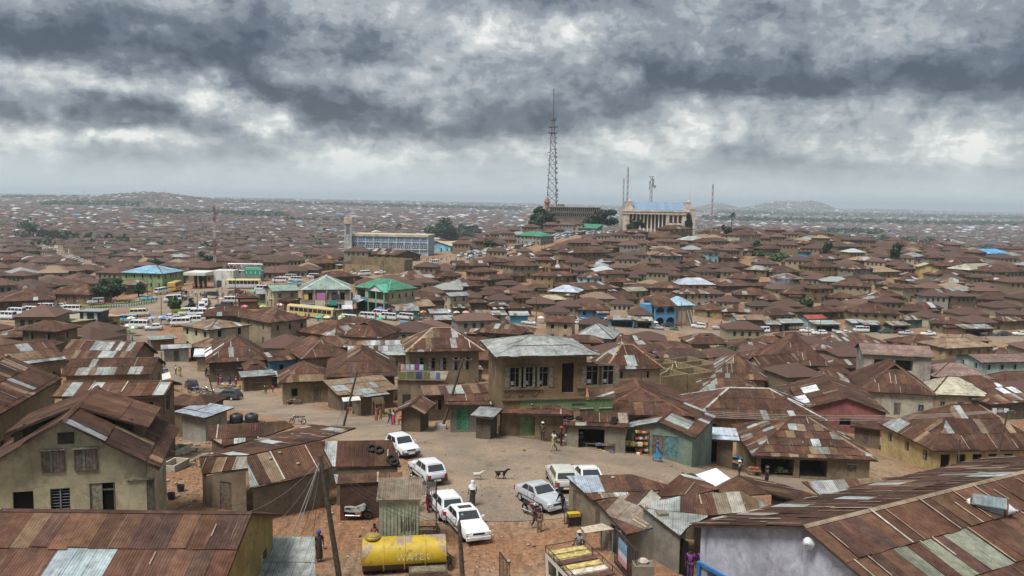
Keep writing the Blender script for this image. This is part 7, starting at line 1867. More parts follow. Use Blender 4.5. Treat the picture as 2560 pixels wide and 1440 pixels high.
# people (x forward)
POSES={}
def pose_joints(kind):
 """joint positions of a 1.72 m figure"""
 J=dict(pel=(0,0,.95),spi=(0,0,1.14),che=(.0,0,1.34),nek=(.0,0,1.47),hed=(.02,0,1.585),top=(.015,0,1.665))
 def arm(s,sh,el,wr,ha):J['sh'+s]=sh;J['el'+s]=el;J['wr'+s]=wr;J['ha'+s]=ha
 def leg(s,hi,kn,an,to):J['hi'+s]=hi;J['kn'+s]=kn;J['an'+s]=an;J['to'+s]=to
 if kind=='stand':
  arm('l',(0,.18,1.39),(-.03,.235,1.12),(.05,.25,.88),(.07,.25,.80));arm('r',(0,-.18,1.39),(-.02,-.24,1.12),(.07,-.24,.89),(.10,-.235,.81))
  leg('l',(0,.09,.90),(.02,.10,.49),(-.01,.105,.08),(.14,.13,.03));leg('r',(0,-.09,.90),(.03,-.10,.49),(.0,-.105,.08),(.15,-.13,.03))
 elif kind=='walk':
  arm('l',(0,.18,1.39),(-.14,.23,1.15),(-.12,.24,.90),(-.10,.24,.82));arm('r',(0,-.18,1.39),(.10,-.23,1.14),(.24,-.22,.94),(.28,-.21,.87))
  leg('l',(0,.09,.90),(.19,.09,.52),(.28,.10,.10),(.42,.11,.06));leg('r',(0,-.09,.90),(-.08,-.09,.50),(-.36,-.10,.17),(-.27,-.11,.05))
 elif kind=='sit':
  for k in('pel','spi','che','nek','hed','top'):x,y,z=J[k];J[k]=(x+(z-.95)*.12,y,z-.47)
  arm('l',(.05,.18,.92),(.12,.24,.66),(.34,.16,.58),(.41,.13,.57));arm('r',(.05,-.18,.92),(.12,-.24,.66),(.34,-.16,.58),(.41,-.13,.57))
  leg('l',(.02,.09,.46),(.44,.12,.48),(.42,.12,.08),(.57,.14,.03));leg('r',(.02,-.09,.46),(.44,-.12,.48),(.42,-.12,.08),(.57,-.14,.03))
 elif kind=='bend':
  J.update(pel=(0,0,.93),spi=(.08,0,1.10),che=(.22,0,1.25),nek=(.31,0,1.34),hed=(.39,0,1.42),top=(.43,0,1.49))
  arm('l',(.22,.18,1.28),(.30,.23,1.02),(.42,.16,.84),(.46,.14,.77));arm('r',(.22,-.18,1.28),(.30,-.23,1.02),(.42,-.16,.84),(.46,-.14,.77))
  leg('l',(0,.09,.88),(.05,.10,.48),(-.02,.105,.08),(.13,.13,.03));leg('r',(0,-.09,.88),(.06,-.10,.48),(.02,-.105,.08),(.16,-.13,.03))
 elif kind=='hips':
  arm('l',(0,.18,1.39),(-.08,.36,1.16),(.06,.19,1.02),(.10,.16,1.0));arm('r',(0,-.18,1.39),(.04,-.25,1.14),(.24,-.18,1.05),(.30,-.15,1.05))
  leg('l',(0,.09,.90),(.02,.13,.49),(-.01,.17,.08),(.14,.20,.03));leg('r',(0,-.09,.90),(.03,-.13,.49),(.0,-.16,.08),(.15,-.19,.03))
 return J
def skin_eval(name,verts,edges,radii,mat_,sub=1):
 me=bpy.data.meshes.new(name);me.from_pydata(verts,edges,[]);ob=bpy.data.objects.new(name,me);COL.objects.link(ob)
 ob.modifiers.new('Skin','SKIN');
 for v,r in zip(me.skin_vertices[0].data,radii):v.radius=(r,r)if not isinstance(r,tuple)else r
 me.skin_vertices[0].data[0].use_root=True
 sb=ob.modifiers.new('Sub','SUBSURF');sb.levels=sub;sb.render_levels=sub
 dg=bpy.context.evaluated_depsgraph_get();e=ob.evaluated_get(dg);out=bpy.data.meshes.new_from_object(e)
 bpy.data.objects.remove(ob);bpy.data.meshes.remove(me)
 out.name=name;out.materials.clear();out.materials.append(mat_)
 a=out.color_attributes.new('Col','FLOAT_COLOR','CORNER');n=len(out.loops);a.data.foreach_set('color',np.ones(n*4,np.float32))
 for p in out.polygons:p.use_smooth=True
 return out
def chain(J,spec):
 """spec: list of (key, parent key, radius)"""
 ks=[s[0]for s in spec];v=[J[k]for k in ks];e=[(ks.index(p),i)for i,(k,p,r)in enumerate(spec)if p];return v,e,[s[2]for s in spec]
def mid(a,b,t):return tuple(a[i]+(b[i]-a[i])*t for i in range(3))
def pose(kind):
 if kind in POSES:return POSES[kind]
 J=pose_joints(kind);D={}
 for s in 'lr':
  h=Vector(J['ha'+s]);w=Vector(J['wr'+s]);d=(h-w).normalized();side=Vector((0,1 if s=='l' else-1,0));ac=d.cross(side);
  if ac.length<.1:ac=d.cross(Vector((0,0,1)))
  ac.normalize()
  for i,(o,L)in enumerate(((-.033,.075),(-.011,.088),(.011,.083),(.033,.066))):J['f%d%s'%(i,s)]=tuple(h+ac*o+d*L*.9-side*.015)
  J['t'+s]=tuple(w+d*.05+ac*-.06)
 sp=[('pel',None,.115),('spi','pel',.105),('che','spi',.125),('nek','che',.052),('hed','nek',(.082,.095)),('top','hed',.070)]
 for s in 'lr':
  sp+=[('sh'+s,'che',.062),('el'+s,'sh'+s,.043),('wr'+s,'el'+s,.028),('ha'+s,'wr'+s,.034)]+[('f%d%s'%(i,s),'ha'+s,.010)for i in range(4)]+[('t'+s,'wr'+s,.012)]
  sp+=[('hi'+s,'pel',.088),('kn'+s,'hi'+s,.058),('an'+s,'kn'+s,.038),('to'+s,'an'+s,.035)]
 v,e,r=chain(J,sp);D['body']=skin_eval('body',v,e,r,SKIN)
 for s in 'lr':J['fk'+s]=mid(J['sh'+s],J['el'+s],.75)
 sp=[('pel',None,.135),('spi','pel',.128),('che','spi',.145)]
 for s in 'lr':sp+=[('sh'+s,'che',.078),('fk'+s,'sh'+s,.068)]
 v,e,r=chain(J,sp);D['shirt']=skin_eval('shirt',v,e,r,CLOTH)
 sp=[('pel',None,.128)]
 for s in 'lr':sp+=[('hi'+s,'pel',.104),('kn'+s,'hi'+s,.078),('an'+s,'kn'+s,.062)]
 v,e,r=chain(J,sp);D['trousers']=skin_eval('trousers',v,e,r,CLOTH)
 m=MB();c0=Vector(J['spi']);kn=(Vector(J['knl'])+Vector(J['knr']))/2;an=(Vector(J['anl'])+Vector(J['anr']))/2;pl=Vector(J['pel'])
 st=[(c0,.135,.15),(pl,.15,.17),(pl.lerp(kn,.5),.16,.19),(kn,.165,.20+abs(J['knl'][0]-J['knr'][0])*.5),(kn.lerp(an,.75),.17,.21+abs(J['anl'][0]-J['anr'][0])*.42)]
 n=14;vs=[];fs=[]
 wide=abs(J['anl'][0]-J['anr'][0])
 for i,(c,a,b)in enumerate(st):
  nx=Vector((1,0,0))if kind!='sit' or i<2 else Vector((0,0,1))if i<4 else Vector((1,0,0))
  for k in range(n):
   t=2*math.pi*k/n;w=1+.06*math.sin(3*t+i);ex=a*w+(wide*.32 if i>2 else 0)
   vs.append(c+nx*math.cos(t)*ex+Vector((0,1,0))*math.sin(t)*a*1.12*w)
 for i in range(len(st)-1):
  for k in range(n):fs.append((i*n+k,i*n+(k+1)%n,(i+1)*n+(k+1)%n,(i+1)*n+k))
 m.mesh_(vs,fs);D['wrapper']=m.mesh('wrapper',CLOTH,True)
 H=Vector(J['hed']);q=Vector(J['top'])-H;tl=q.to_track_quat('Z','Y')
 def cap(prof,nm,mat_,off=(0,0,0),veil=False):
  m=MB();m.lathe(prof,14);me=m.mesh(nm,mat_,True);M=Matrix.Translation(H+Vector(off))@tl.to_matrix().to_4x4();me.transform(M);return me
 D['hair']=cap([(.098,.02),(.104,.06),(.098,.10),(.07,.135),(.01,.150)],'hair',CLOTH,(-.012,0,0))
 D['cap']=cap([(.155,.045),(.108,.055),(.106,.09),(.085,.135),(.01,.150)],'cap',CLOTH)
 D['headtie']=cap([(.100,.0),(.125,.05),(.135,.10),(.11,.16),(.05,.19),(.01,.19)],'headtie',CLOTH,(-.015,0,0))
 D['helmet']=cap([(.11,-.03),(.128,.04),(.125,.10),(.09,.15),(.01,.17)],'helmet',PLASTIC)
 D['veil']=cap([(.25,-.42),(.22,-.30),(.15,-.14),(.118,-.02),(.122,.06),(.10,.12),(.05,.15),(.01,.155)],'veil',CLOTH,(-.025,0,0))
 f=MB((.16,.16,.16));
 for s in(1,-1):f.box(.082,.094,s*.033-.014,s*.033+.014,.008,.020,(.4,.4,.38));f.box(.094,.096,s*.033-.006,s*.033+.006,.008,.02,(.01,.01,.01));f.box(-.012,.018,s*.086-.008,s*.086+.008,-.025,.03,(.05,.03,.02))
 f.mesh_([(.085,-.016,-.02),(.085,.016,-.02),(.085,.008,.02),(.085,-.008,.02),(.112,0,-.016)],[(0,1,4),(1,2,4),(2,3,4),(3,0,4)],(.055,.032,.02));f.box(.080,.092,-.022,.022,-.045,-.036,(.09,.03,.03))
 me=f.mesh('face',SKIN);yaw=Matrix.Translation(H);me.transform(yaw);D['face']=me
 POSES[kind]=D;return D
SK=[(.045,.026,.017),(.055,.032,.020),(.038,.022,.015)]
def person(label,px,py,head,kind='stand',top=(.3,.3,.3),low=(.05,.05,.06),wear='trousers',hat=None,hatc=(.5,.5,.5),size=1.0,z=None,group=None,simple=False,dz=0.):
 D=pose(kind);p=at(px,py)if not isinstance(px,Vector)else px
 t=thing('person',label,'person',(p.x,p.y,p.z+.03*max(1,p.y/90)+dz),R(head),group);t.scale=(size,)*3
 obj('body',D['body'],t,color=rnd.choice(SK))
 obj('shirt',D['shirt'],t,color=top)
 obj('trousers' if wear=='trousers' else 'wrapper',D[wear],t,color=low)
 if hat and hat!='none':obj(hat,D[hat],t,color=hatc)
 else:obj('hair',D['hair'],t,color=(.012,.011,.011))
 if not simple:obj('face',D['face'],t)
 return t
person('man in dark red shirt and trousers standing by the white hatchback',1070,1282,20,'stand',(.16,.02,.025),(.14,.02,.025))
person('woman in long white veil and dark skirt walking past the white cars',1181,1266,100,'stand',(.60,.60,.64),(.06,.045,.04),'wrapper','veil',(.62,.62,.66))
person('bare-chested child in khaki shorts beside the red motorcycle',1348,1331,-100,'stand',(.16,.10,.07),(.16,.13,.09),size=.86)
person('child in dark top half hidden behind the bare-chested child',1338,1322,-60,'walk',(.10,.03,.03),(.05,.04,.05),size=.82)
person('man in black with bowed head standing at the silver saloon',1407,1283,170,'bend',(.015,.015,.016),(.03,.03,.032))
person('person in lilac shirt sitting at the end of the yellow tank',1106,1423,-20,'sit',(.22,.17,.25),(.05,.045,.05),dz=.2)
person('child in pink top and green wrapper behind the corrugated kiosk',936,1372,-70,'stand',(.25,.10,.12),(.04,.17,.10),'wrapper',size=.85)
person('child whose head shows over the yellow tank beside the kiosk frame',1091,1362,-90,'stand',(.1,.05,.05),(.05,.05,.05),size=.75)
person('woman in dark clothes and blue headtie beside the grey shed roof',798,1404,-60,'stand',(.06,.05,.055),(.055,.045,.045),'wrapper','headtie',(.04,.08,.30))
person('man in pale hat and grey shirt walking beside the roof-racked bus',1448,1402,-150,'walk',(.22,.22,.24),(.06,.06,.07),hat='cap',hatc=(.5,.48,.38))
person('man in cream tunic and khaki trousers striding across the road',1384,1129,205,'walk',(.50,.48,.36),(.32,.24,.11))
person('red-capped rider in dark red beside the white-fendered motorcycle',1402,1116,-20,'stand',(.14,.03,.04),(.10,.02,.03),hat='cap',hatc=(.45,.07,.03))
person('man in white cap and olive clothes standing before the barred shop',1356,1104,-90,'stand',(.10,.08,.05),(.07,.055,.04),hat='cap',hatc=(.6,.6,.6))
person('seated person in grey beside the dark doorway of the tyre-topped shop',1452,1116,-80,'sit',(.08,.08,.09),(.03,.03,.035),hat='cap',hatc=(.45,.45,.45))
person('seller in bright red with white cap at the goods table',1541,1124,-90,'stand',(.42,.02,.03),(.06,.05,.07),hat='cap',hatc=(.6,.6,.6))
person('dark-dressed helper sitting behind the goods table',1562,1122,-90,'sit',(.05,.05,.05),(.04,.04,.05))
person('woman in bright blue patterned dress walking along the road',1643,1154,-20,'walk',(.04,.17,.34),(.05,.20,.34),'wrapper','headtie',(.05,.10,.22))
person('schoolchild in white shirt and dark skirt running at the roadside',1726,1163,15,'walk',(.50,.53,.60),(.05,.05,.07),'wrapper',size=.8)
person('woman in white veil seated by red buckets at the patchwork shack',1892,1186,-60,'sit',(.60,.58,.62),(.40,.32,.16),'wrapper','veil',(.62,.60,.64))
person('child in pale pink standing beside the woman in white veil',1917,1192,-110,'stand',(.36,.26,.27),(.34,.26,.22),'wrapper',size=.72)
person('woman in dark pink with green headtie behind the vegetable table',1951,1182,-90,'sit',(.16,.05,.09),(.10,.05,.08),'wrapper','headtie',(.05,.22,.12))
person('man in white cap passing behind the brown gabled roof',1848,1200,160,'stand',(.2,.2,.2),(.08,.08,.08),hat='cap',hatc=(.62,.6,.55))
person('dark-clad man walking with a stick behind the brown battened roof',1915,1222,170,'walk',(.03,.025,.025),(.03,.028,.03))
person('woman in red and yellow wrapper near the white sunshade',941,1054,-120,'stand',(.26,.05,.08),(.25,.10,.08),'wrapper')
person('woman in dark red standing behind the red and yellow wrapper',951,1050,-60,'stand',(.15,.05,.06),(.2,.14,.05),'wrapper')
person('boy in green top crossing the road beside the girl in pink',975,1063,-60,'walk',(.06,.16,.11),(.10,.10,.13),size=.9)
person('girl in white top and pink skirt crossing the road',984,1063,-70,'stand',(.55,.52,.55),(.42,.06,.12),'wrapper',size=.88)
person('woman in blue seated at the open stall by the ragged brown roof',1013,1058,-90,'sit',(.05,.10,.30),(.06,.06,.10),'wrapper')
person('person in brown bending over goods at the ragged brown stall',1030,1058,-80,'bend',(.16,.07,.05),(.06,.05,.05))
person('person in blue at the dark shop behind the white-fendered motorcycle',1391,1092,-90,'stand',(.08,.10,.25),(.05,.05,.08))
person('trader in lime vest at the roadside market',664,985,-60,'bend',(.42,.55,.06),(.10,.05,.05))
person('child in red beside the trader in lime vest',682,982,-90,'stand',(.45,.06,.05),(.1,.05,.05),size=.75)
for i,(px,py,c1,c2,wear,hat,hc,lab)in enumerate(((545,962,(.45,.06,.05),(.2,.05,.06),'wrapper',None,None,'woman in red at the left end of the roadside crowd'),(552,965,(.35,.12,.2),(.1,.08,.2),'wrapper','headtie',(.3,.1,.15),'woman in pink and navy beside the woman in red'),(575,966,(.06,.12,.4),(.06,.08,.2),'wrapper',None,None,'person in blue amid the basin heaps'),(590,968,(.5,.25,.3),(.15,.05,.05),'wrapper','headtie',(.4,.1,.1),'woman in light pink at the right end of the basin heaps'),(516,945,(.03,.04,.06),(.03,.03,.05),'trousers',None,None,'person in black walking by the thin roadside pole'),(524,944,(.04,.04,.05),(.05,.05,.05),'trousers','cap',(.5,.5,.5),'person in white cap walking by the thin roadside pole'),(411,928,(.16,.10,.06),(.16,.11,.07),'trousers',None,None,'man in brown tunic standing by the grey-blue saloon'),(376,912,(.5,.52,.5),(.45,.46,.44),'wrapper','cap',(.5,.5,.5),'man in pale robe walking behind the white hatchback'),(440,938,(.55,.56,.58),(.1,.1,.12),'trousers',None,None,'man in white shirt beside the yellow-dressed pair'),(450,942,(.35,.30,.06),(.3,.26,.06),'wrapper',None,None,'woman in yellow dress by the raised car boot'),(331,860,(.08,.20,.38),(.08,.18,.34),'wrapper',None,None,'person in long blue robe near the market heaps'),(340,818,(.3,.3,.3),(.1,.1,.1),'trousers',None,None,'person in grey by the striped umbrella'),(270,838,(.55,.57,.58),(.5,.5,.5),'wrapper','cap',(.1,.3,.2),'person in white beside the black stilt cabin'),(1040,1062,(.2,.1,.1),(.1,.1,.12),'trousers',None,None,'person half in shade beside the ragged brown stall'),(790,1003,(.25,.1,.06),(.06,.05,.05),'wrapper',None,None,'person minding the dark stall with crates'),(346,905,(.1,.06,.05),(.04,.04,.05),'trousers',None,None,'person standing at the nose of the white hatchback'))):
 person(lab,px,py,(i*73)%360,('stand','walk','hips','stand')[i%4],c1,c2,wear,hat,hc or(.5,.5,.5))
person('pupil in purple at the blue window of the grey plastered hall, left one',1724,1466,-100,'stand',(.16,.05,.20),(.1,.04,.12),dz=.3)
person('pupil in purple at the blue window of the grey plastered hall, right one',1752,1466,-90,'stand',(.14,.05,.22),(.1,.04,.12),dz=.3)
def crowd():
 r=random.Random(31);n=0
 spots=[(x,800,60)for x in range(690,1130,12)]+[(x,806,40)for x in range(1130,1700,30)]+[(x,818,40)for x in range(1700,2240,34)]+[(x,742,30)for x in range(455,640,9)]+[(x,762,30)for x in range(100,330,16)]+[(x,720,30)for x in range(640,760,18)]+[(x,652,20)for x in range(1030,1260,7)]+[(x,838,20)for x in range(250,330,10)]+[(x,812,20)for x in range(290,440,16)]
 cols=[('grey',(.4,.4,.4)),('red',(.35,.05,.06)),('blue',(.06,.1,.3)),('black',(.04,.04,.05)),('mustard',(.3,.2,.05)),('purple',(.25,.06,.2)),('green',(.1,.25,.15)),('tan',(.4,.3,.2)),('white',(.55,.55,.58)),('brown',(.12,.06,.05))]
 cnt={}
 for x,y,j in spots:
  px,py=x+r.uniform(-6,6),y+r.uniform(-.25,.25)*j*.35
  p=at(px,py)
  if not free_of_houses(p.x,p.y):continue
  c,c2,c3=r.choice(cols),r.choice(cols),r.choice(cols);wr=r.choice(('trousers','wrapper'));ht=r.choice((None,None,'cap','headtie','veil'))
  nm=min(ANCH,key=lambda a:(a[0]-px)**2+(2.2*(a[1]-py))**2)[2]
  lab='tiny figure, %s top, %s %s%s, by %s'%(c[0],c2[0],wr,(', '+c3[0]+' '+ht)if ht else '',nm)
  cnt[lab]=cnt.get(lab,0)+1
  if cnt[lab]>1:lab=lab.replace('tiny figure',ordinal(cnt[lab])+' tiny figure')
  person(lab,p,0,r.uniform(0,360),r.choice(('stand','walk','stand')),c[1],c2[1],wr,ht,c3[1],r.uniform(.88,1.03),group='crowd along the streets',simple=True);n+=1
 print('CROWD',n)
def free_of_houses(x,y):
 for o in OCC:
  if len(o)>3 and o[3]and(o[0]-x)**2+(o[1]-y)**2<(o[2]*.9)**2:return False
 return True
crowd()
def goat(label,px,py,head,c1,c2):
 t=thing('goat',label,'goat');p=at(px,py);t.location=(p.x,p.y,p.z+.03);t.rotation_euler=(0,0,R(head));t.scale=(.92,.92,.86)
 V=[(0,0,.50),(.22,0,.50),(.30,0,.58),(.42,0,.74),(.50,0,.76),(.60,0,.70),(-.24,0,.52),(-.33,0,.55),(-.39,0,.63)];E=[(0,1),(1,2),(2,3),(3,4),(4,5),(0,6),(6,7),(7,8)];Rr=[.135,.135,.095,.065,.07,.035,.13,.05,.018]
 for s in(1,-1):
  b=len(V);V+=[(.22,s*.07,.42),(.20+s*.05,s*.075,.22),(.23+s*.06,s*.075,.02)];E+=[(1,b),(b,b+1),(b+1,b+2)];Rr+=[.055,.028,.024]
  b=len(V);V+=[(-.22,s*.07,.40),(-.16-s*.05,s*.075,.30),(-.27-s*.05,s*.075,.18),(-.24-s*.07,s*.075,.02)];E+=[(6,b),(b,b+1),(b+1,b+2),(b+2,b+3)];Rr+=[.07,.045,.026,.024]
  b=len(V);V+=[(.44,s*.11,.75)];E+=[(4,b)];Rr+=[.02]
 obj('body',skin_eval('body',V,E,Rr,CLOTH),t,color=c1)
 m=MB((.12,.11,.1));[m.bar((.47,s*.03,.80),(.40,s*.06,.92),.015,5,r2=.004)for s in(1,-1)];m.build('horn',PLASTIC,t)
 m=MB(c2);loft(m,[(-.02,[(.142,.40),(.146,.52),(-.146,.52),(-.142,.40)]),(.12,[(.146,.40),(.147,.54),(-.147,.54),(-.146,.40)])]);m.build('coat_patch',CLOTH,t)
 return t
goat('small white goat walking across the plaza',1194,1200,0,(.45,.43,.37),(.40,.37,.30))
goat('larger black and white goat trotting ahead across the plaza',1252,1199,0,(.018,.017,.017),(.45,.42,.38)).scale=(1.15,1.1,1.0)
# poles and wires
def wire_mesh(a,b,sag,r,n=10,col=(.02,.02,.02)):
 a=Vector(a);b=Vector(b);m=MB(col);pts=[a.lerp(b,i/n)-Vector((0,0,sag*4*(i/n)*(1-i/n)))for i in range(n+1)];m.path(pts,r,3);return m
def wire(a,b,sag,label,r=.014,group=None,col=(.02,.02,.02)):
 o0=Vector(a);m=wire_mesh(Vector((0,0,0)),Vector(b)-o0,sag,r,10,col)
 return tag(m.build('power_cable',PLASTIC,None,loc=o0),label,'cable',group)
def pole(label,foot,top,r=.13,arms=1,D=None,group=None,arm_len=.9):
 a=at(*foot)if D is None else on_d(*foot,D)
 a.z=min(a.z,T(a.x,a.y))if D is None else a.z
 b=on_d(*top,a.y+(0 if D is None else 0));t=thing('utility_pole',label,'utility pole',a,0,group);v=b-a
 m=MB((.075,.06,.048));m.bar((0,0,-.4),v,r,8,r2=r*.68);m.build('post',WOOD,t)
 for k in range(arms):
  q=v*(.97-.06*k);m=MB((.08,.065,.05));m.box(q.x-arm_len,q.x+arm_len,q.y-.05,q.y+.05,q.z-.05,q.z+.05);m.build('crossarm',WOOD,t)
  for s in(-1,-.4,.4,1):mm=MB((.16,.14,.12));mm.lathe([(.03,0),(.05,.03),(.03,.06),(.045,.09),(.02,.12)],6,c=(q.x+s*arm_len*.92,q.y,q.z+.05));mm.build('insulator',PLASTIC,t)
 return t,a+v
p1,t1=pole('big leaning wooden pole with a fan of wires beside the grey shed roof',(852,1452),(800,1138),.16,0)
p2,t2=pole('pointed mossy pole stump in front of the white older saloon',(1160,1475),(1148,1312),.15,0)
mm=MB((.07,.065,.045));mm.bar((0,0,0),(0,0,.38),.11,8,r2=.01);mm.build('pointed_tip',WOOD,p2,loc=(t2-p2.location))
p3,t3=pole('dark pole leaning right over the road by the white sunshade',(856,1066),(893,928),.13,0)
p4,t4=pole('pale leaning pole with branching wires in front of the laundry balcony house',(1102,1072),(1158,895),.14,1)
mm=MB((.40,.38,.34));mm.box(-.5,.5,-.5,.5,-.5,.45);mm.build('concrete_base',WALL,p4)
p5,t5=pole('thin dark pole at the roadside by the dark estate car',(546,1024),(520,935),.11,1,arm_len=.5)
p6,t6=pole('pale pole with wires at the far right beside the yellow-walled house',(2478,1200),(2520,1028),.13,1)
p7,t7=pole('dark pole against the front of the yellow-walled house',(2394,1190),(2400,1098),.12,0)
p8,t8=pole('grey service pole between the tall mud house and the striped pyramid roof',(1487,1010),(1490,925),.09,0)
for foot,top,lab in(((407,938),(403,880),'thin pole by the grey-blue saloon'),((624,940),(626,850),'dark pole rising among roofs above the lime-vest trader'),((1536,862),(1536,800),'dark pole in front of the pale pyramid roof'),((1704,822),(1704,755),'tall dark pole before the blue arched shop'),((1341,806),(1341,745),'dark pole on the street left of the tall narrow house'),((1438,800),(1438,768),'slim pole right of the tall narrow house'),((105,822),(104,750),'dark pole beside the red-edged kiosk'),((127,778),(127,702),'tall thin pole above the second minibus at left'),((20,764),(20,700),'dark pole near the left picture edge'),((272,828),(272,775),'thin pole right of the stilt cabin'),((380,760),(380,690),'pole in front of the blue-roofed green house, right one'),((370,758),(368,700),'pole in front of the blue-roofed green house, left one'),((403,790),(403,742),'thin pole beside the conical tree'),((545,785),(545,700),'left one of the close pole pair below the petrol station'),((555,787),(555,720),'right one of the close pole pair below the petrol station'),((589,775),(588,692),'pole left of the parked white and yellow bus'),((687,738),(687,648),'dark pole beside the first minibus under the gantry'),((493,800),(493,735),'thin pole behind the traffic island bush'),((1081,670),(1081,645),'dark pole on the climbing road'),((960,690),(958,655),'pole beside the mud wall ruin'),((1900,842),(1900,800),'thin pole by the lilac umbrella'),((2022,845),(2022,800),'thin pole near the beige van'),((2052,842),(2052,800),'thin pole over the white estate car in the street'),((2368,850),(2368,795),'thin pole at the right part of the street'),((2465,850),(2465,800),'thin pole before the rightmost saloons'),((1355,645),(1355,600),'concrete pole by the dark green roofed house, left one'),((1361,645),(1361,602),'concrete pole by the dark green roofed house, right one'),((1490,618),(1490,578),'pale pole in the queue of cars uphill'),((1432,625),(1432,580),'pale pole left of the uphill queue'),((1810,985),(1810,902),'thin antenna pole over the three silver sheets'),((1992,1000),(1992,948),'iron rod pole on the roof with white patches'),((2260,1020),(2260,975),'thin pole before the chocolate roof')):
 pole(lab,foot,top,.10,0)
G1='wires fanning from the leaning pole'
r_=random.Random(41)
for i in range(9):
 e=on_d(560+i*24+r_.uniform(-8,8),1268+i*20,46+r_.uniform(-2,3));wire(t1-Vector((0,0,.25+.06*i)),e,.5+.12*i,ordinal(i+1)+' from left of the wires fanning down from the leaning pole',.013,G1,(.16,.155,.15)if i%2 else(.03,.03,.03))
for i,e in enumerate((on_d(680,1445,39),on_d(700,1445,39.5))):wire(t1-Vector((0,0,.3)),e,.2,('left','right')[i]+' pale cable running steeply down to the grey shed roof',.02,'pale cables to the shed roof',(.3,.3,.29))
for i in range(3):wire(t1-Vector((0,0,.2+.1*i)),t2-Vector((0,0,.1)),.5+.2*i,('upper','middle','lowest')[i]+' sagging wire between the leaning pole and the pointed stump',.014,'wires between leaning pole and stump')
wire(t1,t3,.5,'wire from the leaning pole back to the dark roadside pole',.013)
for i in range(3):wire(t3+Vector((0,0,-.2*i)),t4+Vector((.3*i,0,-.1)),.7,('upper','middle','lowest')[i]+' roadside wire between the dark pole and pale leaning pole',.013,'wires along the road verge')
for i in range(4):wire(t4+Vector((-.6+.4*i,0,-.15)),on_d(990+10*i,925,101),.6,ordinal(i+1)+' wire from the pale leaning pole to the laundry house',.013,'wires to the laundry house')
for i in range(4):wire(t4+Vector((-.6+.4*i,0,-.1)),on_d(1238,985+14*i,97),.5,ordinal(i+1)+' wire down from the pale leaning pole to the tall mud house',.013,'wires to the tall mud house')
for i in range(4):wire(on_d(1450,1000+i*3,78),t6+Vector((-.7+.45*i,0,.1)),1.0+.12*i,ordinal(i+1)+' long pale wire from the top crossing the brown roofs at right',.018,'long wires over the right-hand roofs',(.26,.25,.22))
for i in range(4):wire(t6+Vector((0,0,-.2*i)),t7+Vector((0,0,-.1*i)),.5,ordinal(i+1)+' wire from top between the two poles of the yellow-walled house',.013,'wires at the yellow-walled house',(.2,.19,.17))
for i in range(4):wire(t6+Vector((.5,0,-.1*i)),on_d(2600,1050+30*i,80),.4,ordinal(i+1)+' wire from top running off beyond the pale pole',.013,'wires off to the right')
wire(t5,t3,1.2,'wire along the road from the thin pole to the dark leaning pole',.013)
